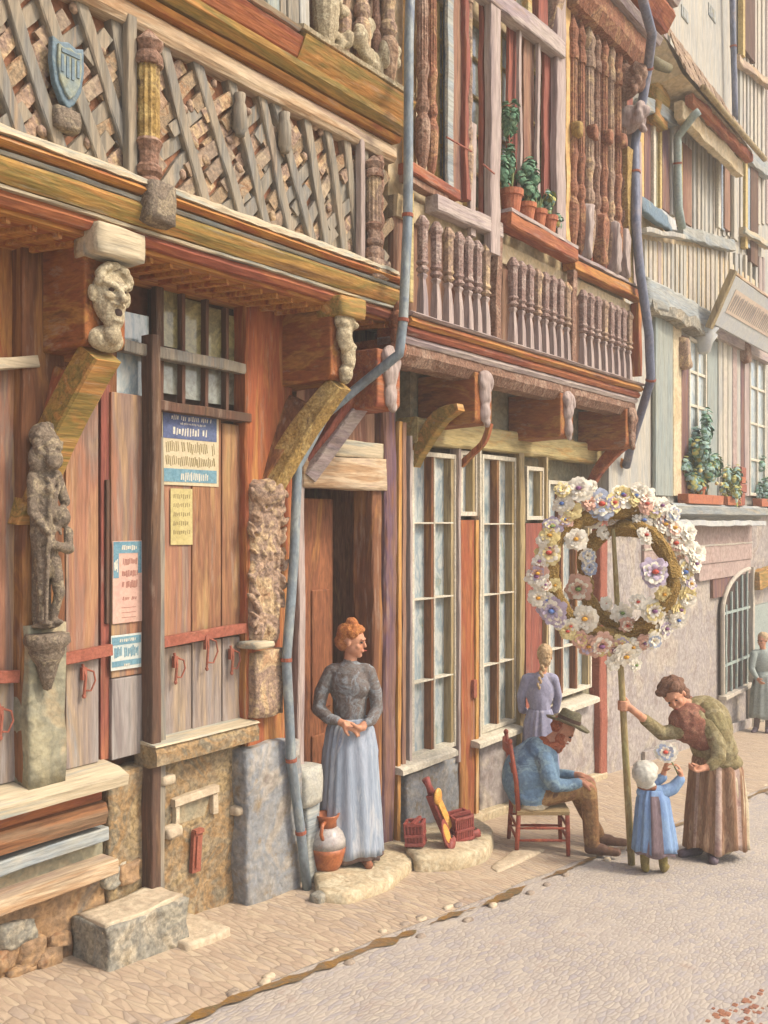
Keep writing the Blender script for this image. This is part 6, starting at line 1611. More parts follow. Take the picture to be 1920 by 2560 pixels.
hr = [('ell', 'hair_ginger', P1(0, -.035, .052), (.084, .095, .085), M1), ('ell', 'hair_ginger', P1(0, -.065, -.005), (.078, .068, .075), M1), ('ell', 'hair_ginger', P1(0, .02, .088), (.072, .065, .04), M1), ('ell', 'hair_ginger', P1(0, -.02, .135), (.045, .045, .035), M1),
      ('ell', 'hair_ginger', P1(.06, .0, .06), (.025, .06, .045), M1), ('ell', 'hair_ginger', P1(-.06, .0, .06), (.025, .06, .045), M1)]
cloth('hair', hr, .008, w1, amp=.008, fs=35, smooth=1)
skirt('skirt', 'skirt_bluegrey', w1, [(1.04*K, 0, 0, .135, .115), (.96*K, 0, -.005, .175, .145), (.8*K, 0, -.01, .20, .175), (.45*K, .0, -.015, .225, .205), (.085*K, 0.0, -.02, .245, .225)], folds=17, amp=.014, ph=.4)
skirt('underskirt', 'petticoat', w1, [(.6*K, 0, 0, .19, .17), (.3*K, 0, -.01, .205, .19), (.05*K, .02, -.01, .225, .205)], folds=11, amp=.012)

# ---------------------------------------------------------------- 2. chair and seated man
pc = gnd(1352, 2122); uc_, vc_ = uv_of(pc.x, pc.y)
def cw(x, y, z): return V((x, y, z))
cd = bpy.data.objects.new('chair', None); COL.objects.link(cd); cd.location = (pc.x, pc.y, pc.z)
tag(cd, 'red-brown ladder-back chair with rush seat on the pavement, carrying the seated person', 'chair')
sh_ = .37
def leg(x0, y0, x1, y1, z1, r=.019, nm='leg', zb=0.0):
    g = B(); pts = [(x0, y0, gz(*uv_of(pc.x+x0, pc.y+y0))-pc.z+.018), (x0*.5+x1*.5, y0*.5+y1*.5, z1*.5), (x1, y1, z1)]
    g.tube(pts, [r*.9, r*1.08, r], 9, raw=True); return fin(g, nm, 'chair_red', cd)
leg(-.235, -.22, -.215, -.20, sh_+.0); leg(-.245, .2, -.225, .17, sh_)
leg(.19, -.22, .185, -.20, sh_+.015); leg(.2, .19, .19, .17, sh_+.015)
# back posts rising and leaning slightly left
g = B(); g.tube([(-.215, -.20, sh_-.02), (-.235, -.2, .62), (-.285, -.2, .93)], [.021, .02, .018], 9, raw=True); g.ell((-.287, -.2, .95), (.022, .022, .025), raw=True); fin(g, 'back_post', 'chair_red', cd)
g = B(); g.tube([(-.225, .17, sh_-.02), (-.24, .17, .62), (-.27, .17, .93)], [.021, .02, .018], 9, raw=True); g.ell((-.272, .17, .95), (.022, .022, .025), raw=True); fin(g, 'back_post', 'chair_red', cd)
for zz_, xx in ((.88, -.285), (.72, -.25), (.56, -.23)):
    g = B(); g.ring_sweep([[(xx-.01-c, y, zz_-.035), (xx+.01-c, y, zz_-.035), (xx+.01-c, y, zz_+.035), (xx-.01-c, y, zz_+.035)] for y, c in [(-.2, 0), (-.1, .02), (0, .028), (.08, .02), (.17, 0)]]); fin(g, 'back_slat', 'chair_red', cd)
for zz_ in (.14, .24):
    for a, b in (((-.225, -.21), (.19, -.21)), ((-.235, .18), (.195, .18)), ((-.228, -.21), (-.235, .18)), ((.19, -.21), (.196, .18))):
        g = B(); g.tube([(a[0], a[1], zz_), ((a[0]+b[0])/2, (a[1]+b[1])/2, zz_+.002), (b[0], b[1], zz_)], [.009, .013, .009], 8, raw=True); fin(g, 'stretcher', 'chair_red', cd)
g = B(); bmx = g.ring_sweep([[(x, -.22, sh_-.02), (x, .19, sh_-.02), (x, .2, sh_+.01), (x, .17, sh_+.025-(.01 if abs(x) < .1 else 0)), (x, -.2, sh_+.025-(.01 if abs(x) < .1 else 0)), (x, -.23, sh_+.01)] for x in (-.23, -.12, 0, .1, .2)]); fin(g, 'seat', 'rush', cd, smooth=False)

# seated man, profile to the right
pr = []
sz = sh_
TB, SM, SK = 'trouser_brown', 'smock_blue', 'skin_ruddy'
pr += [('ell', TB, (-.06, -.02, sz+.10), (.16, .17, .12), None)]
hp, P2, M2 = head(SK, (.175, -.03, 1.005), (.72, -.22, -.66), up=(.6, 0, .8), s=1.08)
pr += hp
pr += [('cap', SK, (.05, -.02, .89), (.14, -.03, .96), .058, .055)]
pr += [('ell', SM, (-.115, -.02, .66), (.205, .205, .27), Matrix.Rotation(.45, 4, 'Y')), ('ell', SM, (-.02, -.02, .80), (.165, .19, .14), Matrix.Rotation(.5, 4, 'Y')), ('cap', SM, (-.01, -.19, .80), (-.01, .15, .80), .075, .075), ('ell', SM, (-.10, -.02, .50), (.195, .2, .16), None), ('ell', SM, (.03, -.05, .66), (.12, .17, .17), None)]
# legs: right leg near, knee up; left leg behind
pr += limb(TB, [(-.04, -.10, sz+.10), (.36, -.12, .545-.0), ], [.098, .072]) + limb(TB, [(.37, -.12, .53), (.39, -.13, .33), (.40, -.13, .11)], [.08, .07, .066])
pr += limb(TB, [(-.04, .08, sz+.09), (.30, .10, .50)], [.095, .07]) + limb(TB, [(.30, .10, .50), (.40, .10, .28), (.50, .10, .11)], [.074, .062, .058])
pr += shoe('shoe_brown', (.38, -.13, 0), (.60, -.18, 0), .043) + shoe('shoe_brown', (.49, .10, 0), (.72, .06, 0), .043)
# arms: forearms laid along the thighs, hands resting crossed on the knee
pr += limb(SM, [(.0, -.2, .80), (.03, -.235, .68), (.08, -.23, .60)], [.075, .072, .062]) + limb(SM, [(.08, -.23, .60), (.2, -.19, .59), (.275, -.165, .60)], [.06, .05, .043])
pr += limb(SM, [(.0, .16, .80), (.04, .19, .66), (.12, .17, .58)], [.072, .068, .058]) + limb(SM, [(.12, .17, .58), (.24, .08, .60), (.28, .03, .61)], [.056, .048, .042])
pr += hand(SK, (.29, -.155, .615), (.95, .1, -.22), (0, .1, -1), curl=.5, thumb=-1, s=1.15)
pr += [('cap', SK, (.265, -.17, .603), (.295, -.155, .612), .034, .03), ('cap', SK, (.275, .03, .613), (.31, .005, .62), .034, .03)]
pr += hand(SK, (.31, .0, .625), (.75, -.62, -.1), (0, .1, -1), curl=.45, thumb=1, s=1.15)
m1 = put(remesh('person', pr, .0075, 4), 'person', None, (pc.x, pc.y, pc.z))
tag(m1, 'seated person in blue smock, brown trousers and olive hat bent forward, hands on knee', 'person')
face_bits(m1, P2, 1.08)
cloth('beard', [('ell', 'beard_red', P2(0, .045, -.085), (.06, .06, .055), M2), ('ell', 'beard_red', P2(.05, .02, -.05), (.022, .04, .05), M2), ('ell', 'beard_red', P2(-.05, .02, -.05), (.022, .04, .05), M2), ('ell', 'beard_red', P2(0, .07, -.13), (.035, .035, .04), M2)], .008, m1, amp=.012, fs=45, smooth=1)
cloth('neckerchief', [('cap', 'beard_red', (.0, -.09, .89), (.12, -.08, .885), .04, .035), ('cap', 'beard_red', (.0, .06, .89), (.12, .03, .885), .04, .035), ('ell', 'beard_red', (.12, -.03, .86), (.05, .06, .04), None), ('ell', 'beard_red', (.02, -.02, .91), (.06, .09, .04), None)], .008, m1, amp=.008, fs=30, smooth=2)
cloth('hair', [('ell', 'beard_red', P2(0, -.04, .02), (.082, .075, .08), M2)], .008, m1, amp=.008, fs=40, smooth=1)
# hat: brim and dented crown
hc = P2(0, -.01, .085)
fu = V((.35, .05, .93)).normalized()
q = fu.to_track_quat('Z', 'Y').to_matrix().to_4x4(); T = Matrix.Translation(hc) @ q
g = B(); rings = []
for r, zz_ in ((.02, .096), (.06, .10), (.085, .088), (.094, .05), (.1, .004), (.13, -.006), (.175, -.012), (.195, -.003), (.18, -.02), (.12, -.022), (.09, -.02)):
    rings.append([T @ V((math.cos(a*math.pi/16)*r*1.08, math.sin(a*math.pi/16)*r*.98, zz_+(.014*math.cos(2*a*math.pi/16+1) if r > .11 else 0)-(.02*(1-abs(math.sin(a*math.pi/16))) if zz_ > .09 else 0))) for a in range(32)])
g.ring_sweep(rings); hat = fin(g, 'hat', 'hat_olive', m1)
g = B(); g.ring_sweep([[T @ V((math.cos(a*math.pi/16)*r*1.08, math.sin(a*math.pi/16)*r*.98, zz_)) for a in range(32)] for r, zz_ in ((.1025, .004), (.099, .035))], caps=False); fin(g, 'hat_band', 'hat_band', hat)
# smock skirt hanging over the seat
cloth('smock_tail', [('ell', 'smock_blue', (-.12, -.03, .47), (.17, .2, .09), Matrix.Rotation(.2, 4, 'Y')), ('ell', 'apron_pale', (-.09, -.05, .40), (.15, .19, .035), None)], .01, m1, amp=.012, fs=16, smooth=3)

# ---------------------------------------------------------------- 3. girl with plait behind him, seen from the back
loc3 = W(U(1350, .30), .30, gz(U(1362, .30), .30)+.03)
s3 = (CAMZ-loc3.z)  # feet level
hp, P3, M3 = head('skin', (.055, 0, 1.50), (.15, .95, -.12), s=1.02)
pr = list(hp)
pr += [('cap', 'skin', (.02, 0, 1.32), (.045, 0, 1.43), .045, .043)]
DL = 'dress_lilac'
pr += [('ell', DL, (0, 0, 1.16), (.16, .115, .2), None), ('cap', DL, (-.13, 0, 1.29), (.13, 0, 1.29), .058, .058), ('cap', DL, (0, 0, .9), (0, 0, 1.1), .12, .125), ('ell', 'petticoat', (0, 0, .82), (.16, .13, .13), None)]
pr += limb(DL, [(-.16, 0, 1.28), (-.215, .02, 1.12), (-.2, .08, .98)], [.058, .052, .044]) + limb(DL, [(-.2, .08, .98), (-.15, .17, .95)], [.042, .035])
pr += limb(DL, [(.16, 0, 1.28), (.21, .02, 1.12), (.2, .08, .98)], [.058, .052, .044]) + limb(DL, [(.2, .08, .98), (.14, .17, .95)], [.042, .035])
pr += hand('skin', (-.14, .18, .95), (.8, .5, 0), (0, 0, -1), curl=.4, thumb=1) + hand('skin', (.13, .18, .95), (-.8, .5, 0), (0, 0, -1), curl=.4, thumb=-1)
pr += limb('petticoat', [(-.07, 0, .78), (-.07, 0, .42), (-.07, 0, .08)], [.08, .055, .04]) + limb('petticoat', [(.07, 0, .78), (.07, 0, .42), (.07, 0, .08)], [.08, .055, .04])
pr += shoe('shoe_dark', (-.07, -.02, 0), (-.08, .15, 0), .036) + shoe('shoe_dark', (.07, -.02, 0), (.09, .15, 0), .036)
g3 = put(remesh('person', pr, .0075, 3), 'person', None, loc3)
g3.scale = (.84, .84, 1.0)
tag(g3, 'person with fair plaited hair in lilac dress, seen from behind at the window', 'person')
face_bits(g3, P3)
cloth('hair', [('ell', 'hair_blonde', P3(0, -.02, .04), (.09, .1, .09), M3), ('ell', 'hair_blonde', P3(0, -.05, -.03), (.07, .06, .07), M3), ('ell', 'hair_blonde', P3(0, -.09, .02), (.05, .03, .05), M3)], .008, g3, amp=.007, fs=40, smooth=1)
g = B()
for k in range(8):
    t = k/7; g.ell((.02-.06*t+(.012 if k % 2 else -.012), -.10-.03*t, 1.42-.2*t), (.026-.012*t, .022-.008*t, .022), raw=True, sub=2)
fin(g, 'plait', 'hair_blonde', g3)
skirt('skirt', 'dress_lilac', g3, [(1.0, 0, 0, .13, .12), (.86, 0, 0, .18, .15), (.4, 0, 0, .22, .2), (.12, 0, 0, .25, .22)], folds=13, amp=.016)

# ---------------------------------------------------------------- 4. bent woman holding the flower pole
pw = gnd(1745, 2138)
JO, SH, SB = 'jacket_olive', 'shawl_brown', 'skin'
O4 = gnd(1579, 2161)-pw      # pole foot
def poleat(z):               # the pole leans a little to the left as it rises
    return O4+V((-.055*z/1.0*1.0, .0, z))
hx = -.20
hp, P4, M4 = head(SB, (-.215, -.06, 1.36), (-.38, -.80, -.42), up=(-.55, -.1, .8), s=1.14)
pr = list(hp)
pr += [('cap', SB, (-.10, -.02, 1.28), (-.18, -.045, 1.32), .055, .052)]
pr += [('ell', JO, (.03, -.0, 1.13), (.17, .17, .22), Matrix.Rotation(-.55, 4, 'Y')), ('ell', JO, (.10, 0, .95), (.17, .155, .2), Matrix.Rotation(-.25, 4, 'Y')), ('cap', JO, (-.05, -.14, 1.20), (-.03, .15, 1.22), .075, .075), ('ell', 'skirt_brown', (.14, 0, .80), (.19, .17, .14), None)]
# left arm (picture left) up to the pole
ph_ = poleat(1.285)
pr += limb(JO, [(-.07, -.13, 1.18), (-.2, -.15, 1.09), (-.34, -.12, 1.06)], [.075, .068, .06]) 
wr = ph_+V((.075, -.035, -.03))
pr += limb(JO, [(-.34, -.12, 1.06), tuple(V((-.34, -.12, 1.06))*.4+wr*.6)], [.06, .048]) + limb(SB, [tuple(V((-.34, -.12, 1.06))*.4+wr*.6), tuple(wr)], [.035, .028])
# hand wrapped round the pole
for k in range(4):
    zc_ = ph_.z+.035-.021*k; c = V((ph_.x, ph_.y, zc_))
    a = [c+V((.035, -.012, 0)), c+V((.012, -.034, 0)), c+V((-.022, -.026, 0)), c+V((-.034, .004, 0)), c+V((-.018, .024, 0))]
    pr += limb(SB, a, [.0125, .0125, .012, .011, .009])
pr += [('cap', SB, tuple(wr), (ph_.x+.04, ph_.y-.01, ph_.z), .03, .027), ('cap', SB, (ph_.x+.038, ph_.y+.01, ph_.z+.035), (ph_.x+.038, ph_.y+.005, ph_.z-.03), .018, .018)]
pr += limb(SB, [(ph_.x+.045, ph_.y+.0, ph_.z+.02), (ph_.x+.03, ph_.y+.03, ph_.z+.055), (ph_.x-.01, ph_.y+.036, ph_.z+.06)], [.015, .0135, .011])
# right arm hanging and reaching to the child with a flower
pr += limb(JO, [(.02, -.14, 1.15), (.10, -.2, .98), (.09, -.24, .88)], [.08, .07, .06]) + limb(JO, [(.09, -.24, .88), (.02, -.27, .83)], [.056, .046]) + limb(SB, [(.02, -.27, .83), (-.03, -.28, .815)], [.034, .028])
pr += hand(SB, (-.035, -.28, .815), (-.9, -.1, -.2), (-.1, -.2, 1), curl=.75, thumb=1, s=1.08)
pr += limb('petticoat', [(.1, -.02, .75), (.06, -.05, .42), (.02, -.02, .08)], [.09, .06, .045]) + limb('petticoat', [(.2, .02, .75), (.16, -.05, .42), (.09, -.1, .08)], [.09, .06, .045])
pr += shoe('shoe_dark', (.0, .0, .0), (-.16, -.06, .0), .045) + shoe('shoe_dark', (.1, -.06, 0), (.05, -.24, 0), .05)
w2 = put(remesh('person', pr, .0075, 3), 'person', None, pw)
tag(w2, 'stooping person in olive jacket and brown striped skirt gripping the flowered pole', 'person')
face_bits(w2, P4, 1.06)
cloth('hair', [('ell', 'hair_brown', P4(0, -.035, .06), (.118, .115, .095), M4), ('ell', 'hair_brown', P4(0, -.08, -.03), (.095, .075, .10), M4), ('ell', 'hair_brown', P4(.05, .03, .09), (.05, .05, .035), M4), ('ell', 'hair_brown', P4(-.05, .03, .09), (.05, .05, .035), M4)], .008, w2, amp=.016, fs=24, smooth=1)
cloth('shawl', [('ell', SH, (-.11, -.10, 1.14), (.17, .14, .17), Matrix.Rotation(-.5, 4, 'Y')), ('ell', SH, (-.02, -.12, 1.05), (.13, .09, .13), None), ('cap', SH, (-.16, -.08, 1.24), (-.05, .1, 1.28), .065, .06), ('ell', SH, (-.15, -.05, 1.13), (.08, .12, .09), None), ('cap', SH, (-.02, -.12, 1.22), (.02, -.13, .98), .075, .06)], .009, w2, amp=.012, fs=18, smooth=2)
cloth('jacket', [('ell', JO, (.09, .03, 1.12), (.20, .2, .24), Matrix.Rotation(-.5, 4, 'Y')), ('cap', JO, (.06, -.1, 1.22), (.18, -.1, .92), .11, .12), ('ell', JO, (.15, .0, .93), (.17, .18, .15), None), ('ell', JO, (.17, -.0, .82), (.2, .2, .10), Matrix.Rotation(.12, 4, 'Y'))], .009, w2, amp=.010, fs=11, smooth=4)
skirt('skirt', 'skirt_brown', w2, [(.86, .16, 0, .17, .155), (.74, .15, -.01, .215, .19), (.45, .14, -.02, .235, .215), (.10, .13, -.03, .255, .23)], folds=15, amp=.018, m2='skirt_stripe', stripe=lambda a, t: int(a*30) % 4 == 1, hem=.025)
skirt('petticoat', 'apron_pale', w2, [(.7, .2, .02, .18, .19), (.45, .22, .02, .195, .2), (.09, .22, .03, .21, .21)], folds=11, amp=.012, hem=.02)

# ---------------------------------------------------------------- 5. toddler from behind
pt = gnd(1637, 2180)
DB = 'dress_blue'
hp, P5, M5 = head('skin', (-.07, 0, .775), (.45, .75, .35), s=.88)
pr = list(hp)
pr += [('cap', 'skin', (-.05, 0, .66), (-.065, 0, .72), .042, .04)]
pr += [('ell', DB, (-.02, 0, .54), (.115, .09, .14), None), ('cap', DB, (-.085, 0, .635), (.05, 0, .635), .05, .05), ('ell', DB, (-.01, 0, .4), (.12, .1, .12), None)]
pr += limb(DB, [(-.10, 0, .63), (-.02, .1, .64), (.09, .1, .72)], [.048, .044, .038]) + limb(DB, [(.06, 0, .63), (.14, .0, .66), (.2, .0, .73)], [.055, .05, .04])
pr += limb('skin', [(.2, .0, .73), (.205, -.005, .77)], [.026, .022]) + limb('skin', [(.09, .1, .72), (.1, .09, .77)], [.026, .022])
pr += hand('skin', (.205, -.005, .775), (-.25, 0, .95), (-1, .2, 0), curl=.7, thumb=1, s=.72) + hand('skin', (.1, .09, .775), (.2, -.3, .95), (.9, 0, .2), curl=.7, thumb=-1, s=.72)
pr += limb('boot_olive', [(-.075, 0, .32), (-.08, 0, .18), (-.078, .0, .045)], [.05, .042, .034]) + limb('boot_olive', [(.055, 0, .32), (.06, 0, .18), (.068, .0, .045)], [.05, .042, .034])
pr += shoe('boot_olive', (-.075, -.01, 0), (-.06, .09, 0), .032) + shoe('boot_olive', (.068, -.01, 0), (.11, .06, 0), .032)
t1 = put(remesh('person', pr, .006, 3), 'person', None, pt)
tag(t1, 'small child in white bonnet and blue dress reaching up, seen from behind', 'person')
face_bits(t1, P5, .88)
cloth('bonnet', [('ell', 'bonnet', P5(0, -.03, .03), (.098, .105, .098), M5), ('ell', 'bonnet', P5(0, .01, .06), (.1, .06, .06), M5), ('ell', 'bonnet', (-.075, -.02, .70), (.075, .065, .035), None)], .007, t1, amp=.007, fs=30, smooth=2)
cloth('neck_ribbon', [('cap', 'clog', (-.10, -.045, .675), (-.02, -.05, .675), .018, .018), ('cap', 'clog', (-.12, -.0, .675), (-.10, -.045, .675), .018, .018), ('cap', 'clog', (-.02, -.05, .675), (0, -.0, .675), .018, .018)], .006, t1, amp=.003, smooth=1)
skirt('dress', 'dress_blue', t1, [(.66, -.02, 0, .09, .07), (.58, -.015, 0, .125, .10), (.45, -.01, 0, .14, .12), (.18, -.0, 0, .17, .145)], folds=11, amp=.013, m2='dress_dark', stripe=lambda a, t: .68 < a < .775 and t > .15)
skirt('underskirt', 'dress_dark', t1, [(.4, 0, 0, .12, .1), (.25, 0, 0, .145, .125), (.155, .0, 0, .155, .135)], folds=9, amp=.01)

# ---------------------------------------------------------------- 6. distant walker at the right edge
pf = W(U(1906, .35), .35, gz(U(1906, .35), .35)+.02)
hp, P6, M6 = head('skin', (0, 0, 1.5), (-.8, -.6, -.1), s=1.0)
pr = list(hp)+[('cap', 'skin', (.01, 0, 1.32), (0, 0, 1.44), .048, .046), ('ell', 'coat_green', (.02, 0, 1.15), (.17, .13, .22), None), ('cap', 'coat_green', (-.13, 0, 1.29), (.17, 0, 1.29), .06, .06), ('ell', 'coat_green', (.02, 0, .88), (.16, .14, .16), None)]
pr += limb('coat_green', [(-.15, -.02, 1.28), (-.2, -.06, 1.05), (-.16, -.16, .92)], [.06, .052, .04]) + limb('coat_green', [(.19, 0, 1.28), (.23, -.03, 1.03), (.2, -.1, .84)], [.06, .052, .04])
pr += hand('skin', (-.15, -.17, .91), (.3, -.6, -.6), (.8, 0, 0), curl=.5) + hand('skin', (.2, -.11, .82), (0, -.2, -1), (-1, 0, 0), curl=.4)
pr += limb('petticoat', [(-.06, 0, .82), (-.09, -.06, .45), (-.1, .0, .08)], [.09, .062, .045]) + limb('petticoat', [(.09, 0, .82), (.1, -.02, .45), (.1, .02, .08)], [.09, .062, .045])
pr += shoe('shoe_dark', (-.1, .02, 0), (-.2, -.12, 0), .042) + shoe('shoe_dark', (.1, .04, 0), (.03, -.12, 0), .042)
f1 = put(remesh('person', pr, .009, 3), 'person', None, pf)
tag(f1, 'distant person in green-grey coat by the far doorway at the right edge', 'person')
face_bits(f1, P6)
cloth('hair', [('ell', 'hair_blonde', P6(0, -.03, .05), (.085, .095, .085), M6)], .009, f1, amp=.006, fs=35, smooth=1)
skirt('coat_skirt', 'coat_green', f1, [(.95, .02, 0, .14, .13), (.7, .02, 0, .19, .17), (.25, .02, 0, .22, .2)], folds=9, amp=.014)

# ---------------------------------------------------------------- flower hoop on its pole
ft = gnd(1579, 2161)
hoop = bpy.data.objects.new('flower_hoop', None); COL.objects.link(hoop); hoop.location = ft
tag(hoop, 'tall pole topped by twined straw hoops covered in white and coloured paper flowers', 'flower garland')
def pl(z): return V((-.055*z, 0, z))
g = B(); g.tube([pl(z_) for z_ in (0, .5, 1.0, 1.5, 2.0, 2.4, 2.72)], [.030, .029, .028, .026, .024, .02, .016], 10, raw=True); fin(g, 'pole', 'pole_wood', hoop)
sH = 2400/ft.y/1.0
def hp_(x, y): return ((x-1579)/sH, (2161-y)/sH)
cx, cz = hp_(1536, 1432)
def ringpts(n, Rx, Rz, cx_, cz_, ax, wob=.02, a0=0, a1=2*math.pi, ph=0):
    out = []
    for k in range(n+1):
        a = a0+(a1-a0)*k/n
        r = 1+wob*math.sin(3*a+ph)+wob*math.sin(5*a+1+ph)
        x = math.cos(a)*Rx*r; z_ = math.sin(a)*Rz*r
        out.append(V((cx_+x*math.cos(ax), x*math.sin(ax), cz_+z_)))
    return out
r1 = ringpts(56, .53, .50, cx, cz, .12)
r2 = ringpts(44, .36, .40, cx+.10, cz-.03, -.5, ph=1)
def straw(pts, r, name):
    g = B(); n = len(pts)
    g.tube(pts, [r*R.uniform(.8, 1.2) for _ in pts], 9, raw=True, jit=r*.2)
    for i in range(n*16):
        k = R.randrange(n-1); p = pts[k].lerp(pts[k+1], R.random()); d = (pts[k+1]-pts[k]).normalized()
        o = V((R.gauss(0, 1), R.gauss(0, 1), R.gauss(0, 1))); o = (o-d*o.dot(d)).normalized()
        q = p+o*r*1.0; e = q+(d*R.uniform(-1, 1)+o*R.uniform(.1, .8)).normalized()*R.uniform(.03, .06)
        s = d.cross(o)*.004
        a, b, c, dd = [g.bm.verts.new(t) for t in (q-s, q+s, e+s*.3, e-s*.3)]
        g.bm.faces.new((a, b, c, dd))
    return fin(g, name, 'straw', hoop, smooth=False)
straw(r1, .055, 'hoop'); straw(r2, .062, 'hoop')
def flower(c, r, pet, heart, nrm, name='flower', pet2=None):
    """rounded paper blossom: layers of blunt petals forming a shallow dome"""
    g = B(); n_ = V(nrm).normalized(); a = n_.orthogonal().normalized(); a = Matrix.Rotation(R.uniform(0, 6), 3, n_) @ a; b = n_.cross(a)
    for rr, m, lift, cnt in ((r*1.12, pet, -.10, 15), (r*.98, pet, .06, 15), (r*.80, pet2 or pet, .2, 13), (r*.58, pet, .32, 10)):
        for k in range(cnt):
            t = 2*math.pi*(k+R.uniform(-.3, .3))/cnt; d = a*math.cos(t)+b*math.sin(t); s = n_.cross(d)
            L = rr*R.uniform(.82, 1.12); w_ = L*.24; up_ = n_*(lift*r+R.gauss(0, .04)*r); tip = n_*(R.uniform(-.12, .16)*r)
            pts = [c+d*r*.1, c+d*L*.5+s*w_+up_*.7, c+d*L*.88+s*w_*.85+up_+tip*.6, c+d*L+s*R.uniform(-.2, .2)*w_+up_+tip, c+d*L*.9-s*w_*.85+up_+tip*.4, c+d*L*.5-s*w_+up_*.7, c+d*L*.6+up_*.9+n_*r*.035]
            n0 = len(g.bm.faces); vv = [g.bm.verts.new(q) for q in pts]
            for i in range(6): g.bm.faces.new((vv[i], vv[(i+1) % 6], vv[6]))
            g._tag(n0, m)
    o = fin(g, name, None, hoop, smooth=True)
    if heart:
        h = B(); h.ell(c+n_*r*.32, (r*.24, r*.24, r*.17), sub=2, raw=True); fin(h, 'flower_heart', heart, o)
    return o
PW, PLl, PP, PC, PB = 'petal_white', 'petal_lilac', 'petal_peach', 'petal_cream', 'petal_blue'
HY, HR, HP, HB, HG = 'heart_yellow', 'heart_red', 'heart_plum', 'heart_blue', 'heart_green'
spec = [(1440, 1225, .11, PW, HP), (1400, 1260, .09, PW, HB), (1498, 1262, .13, PB, HR, PW), (1552, 1242, .10, PW, HP), (1610, 1240, .09, PW, None), (1650, 1265, .08, PW, HP), (1375, 1318, .09, PLl, HG, PW), (1432, 1348, .095, PW, HY), (1366, 1382, .11, PC, HR, PW),
        (1336, 1440, .10, PW, HP), (1340, 1492, .085, PW, HY), (1372, 1522, .12, PLl, HB, PW), (1452, 1472, .115, PP, HG, PW), (1456, 1542, .115, PW, HY), (1495, 1608, .115, PP, HP, PW), (1556, 1635, .105, PW, HY), (1604, 1302, .10, PW, HB), (1658, 1312, .09, PW, HY), (1603, 1338, .075, PW, HR),
        (1685, 1358, .10, PW, HR, PP), (1615, 1428, .125, PLl, HR, PW), (1706, 1430, .11, PW, HB, PC), (1740, 1382, .10, PW, None), (1717, 1500, .07, PW, None), (1671, 1498, .085, PW, HG), (1618, 1522, .105, PW, HP, PC), (1552, 1532, .09, PW, HG), (1563, 1560, .07, PP, HR, PW),
        (1630, 1600, .08, PW, None, PB), (1475, 1390, .07, PW, None, PB), (1480, 1420, .07, PB, None, PW), (1512, 1330, .06, PW, None), (1640, 1480, .07, PC, HY), (1580, 1500, .07, PW, HR), (1682, 1540, .06, PW, HR), (1408, 1300, .06, PC, HY), (1520, 1510, .06, PW, None), (1718, 1330, .08, PW, None), (1680, 1285, .075, PW, None, PB),
        (1380, 1460, .06, PC, HY), (1420, 1560, .065, PW, HR), (1530, 1655, .07, PW, None), (1585, 1660, .06, PW, HG), (1590, 1225, .07, PW, None), (1695, 1395, .06, PP, None, PW), (1400, 1225, .07, PC, None, PW), (1470, 1215, .06, PW, None), (1350, 1350, .06, PW, None)]
allp = r1+r2
def put_flower(x, z_, r, *rest, pet2=None):
    q = min(allp, key=lambda p: (p.x-x)**2+(p.z-z_)**2)
    flower(V((x, q.y-.06-R.uniform(0, .03), z_)), r, *rest, (x-cx)*.5*V((1, 0, 0))+V((R.uniform(-.3, .3), -1, (z_-cz)*.5+R.uniform(-.15, .3))), pet2=pet2)
for s_ in spec:
    x, z_ = hp_(s_[0], s_[1])
    put_flower(x, z_, s_[2]*.92, s_[3], s_[4], pet2=s_[5] if len(s_) > 5 else None)
# filler blossoms along the outer hoop and a few on the inner one
for k in range(38):
    a_ = 2*math.pi*(k+R.uniform(-.3, .3))/38
    x = cx+.62*math.cos(a_)*R.uniform(.9, 1.07); z_ = cz+.60*math.sin(a_)*R.uniform(.93, 1.06)
    put_flower(x, z_, R.uniform(.055, .08), R.choice([PW, PC, PC, PW, PP]), R.choice([None, HY, HY, HR, HB, HP]), pet2=R.choice([None, PC, PLl, PP]))
# back-side flowers so that the hoop is full from other positions too
for k in range(10):
    q = allp[(k*17) % len(allp)]
    flower(q+V((0, .07, 0)), R.uniform(.07, .1), R.choice([PW, PC, PLl]), R.choice([HY, HR, HB, None]), (R.uniform(-.3, .3), 1, R.uniform(-.3, .3)))
# flower given to the child
save = hoop
hoop = bpy.data.objects.new('paper_flower', None); COL.objects.link(hoop)
hoop.location = pt+V((.10, -.02, .0)); tag(hoop, 'single white paper flower with red heart passed between the stooping person and the child', 'flower')
flower(V((-.02, 0, .95)), .085, PW, HR, (-.3, -1, .3), pet2=PB)
g = B(); g.tube([V((0.0, .0, .92)), V((.05, .01, .84)), V((.09, .02, .76))], .006, 6, raw=True); fin(g, 'stem', 'stem', hoop)
hoop = save
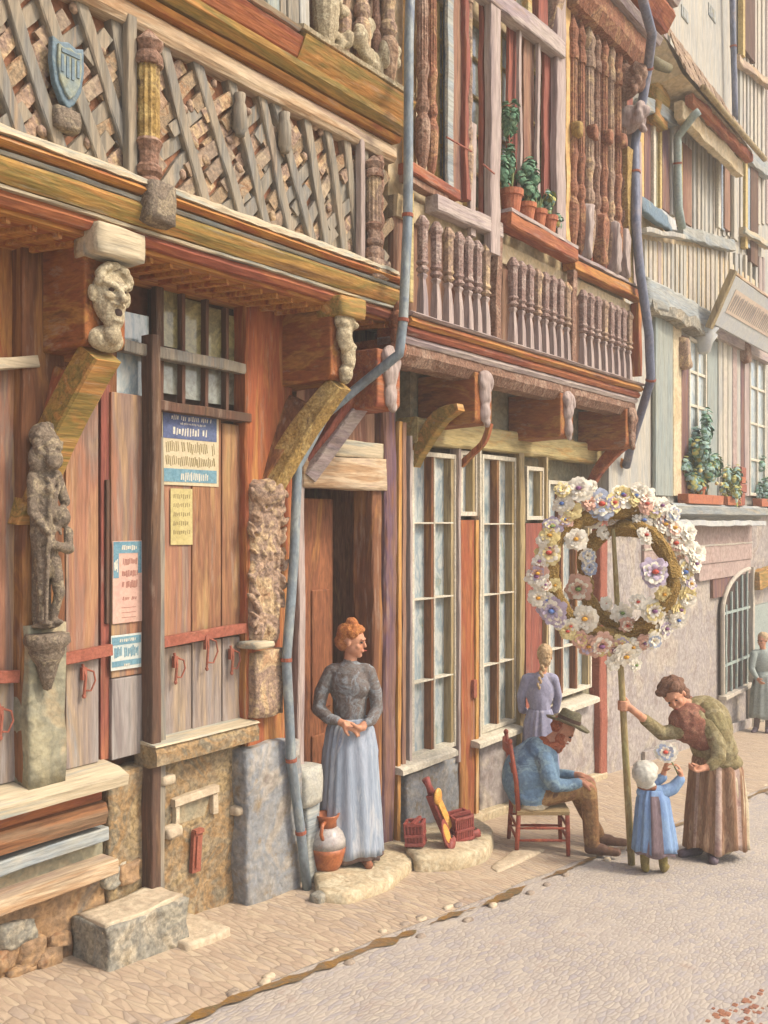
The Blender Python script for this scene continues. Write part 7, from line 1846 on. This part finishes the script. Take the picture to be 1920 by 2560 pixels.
# =====================================================  added haze box: lifts the blacks, washes out the far houses
HAZE_D = .0075
hb = bpy.data.meshes.new('haze'); bm = bmesh.new(); bmesh.ops.create_cube(bm, size=1); bm.to_mesh(hb); bm.free()
ho = bpy.data.objects.new('haze', hb); COL.objects.link(ho)
ho.rotation_euler = (0, 0, ANG); ho.location = W(12, -7, 5.3); ho.scale = (90, 62, 22.5)
tag(ho, kind='stuff')
hm = bpy.data.materials.new('haze'); hm.use_nodes = True; hn = hm.node_tree
for n_ in list(hn.nodes): hn.nodes.remove(n_)
ou = hn.nodes.new('ShaderNodeOutputMaterial'); pv = hn.nodes.new('ShaderNodeVolumePrincipled')
pv.inputs['Color'].default_value = (1, .94, .85, 1); pv.inputs['Density'].default_value = HAZE_D; pv.inputs['Anisotropy'].default_value = 0
hn.links.new(pv.outputs[0], ou.inputs['Volume']); hb.materials.append(hm)
SUN_E, SUN_A, SKY_S, EXPO = 1.6, 10.0, .15, .94
# =====================================================  camera, light, world
cam = bpy.data.cameras.new('camera'); co = bpy.data.objects.new('camera', cam); COL.objects.link(co)
co.location = (0, 0, CAMZ); co.rotation_euler = (math.pi/2, 0, 0)
cam.sensor_fit = 'HORIZONTAL'; cam.sensor_width = 36; cam.lens = 36*F/1920
cam.shift_y = (HZ-1280)/1920.0; cam.clip_end = 600; cam.clip_start = .05
scene.camera = co
SUN_U, SUN_V, SUN_Z = .28, .75, .85          # direction towards the sun in street terms
sd = Vector((SUN_U*DX+SUN_V*NX, SUN_U*DY+SUN_V*NY, SUN_Z)).normalized()
sl = bpy.data.lights.new('sun', 'SUN'); sl.energy = SUN_E; sl.angle = math.radians(SUN_A); sl.color = (1, .92, .79)
so = bpy.data.objects.new('sun', sl); COL.objects.link(so)
so.rotation_euler = sd.to_track_quat('Z', 'Y').to_euler(); so.location = (0, 0, 20)
w = bpy.data.worlds.new('World'); scene.world = w; w.use_nodes = True
nt = w.node_tree; bg = nt.nodes['Background']
sk = nt.nodes.new('ShaderNodeTexSky'); sk.sky_type = 'NISHITA'; sk.sun_disc = False
sk.sun_elevation = math.asin(sd.z); sk.sun_rotation = math.atan2(sd.x, sd.y)
sk.dust_density = 4; sk.ozone_density = .4; sk.air_density = 1.0
nt.links.new(sk.outputs[0], bg.inputs[0]); bg.inputs[1].default_value = SKY_S
vs = scene.view_settings; vs.view_transform = 'Standard'; vs.look = 'None'; vs.gamma = 1; vs.use_curve_mapping = False
vs.exposure = EXPO
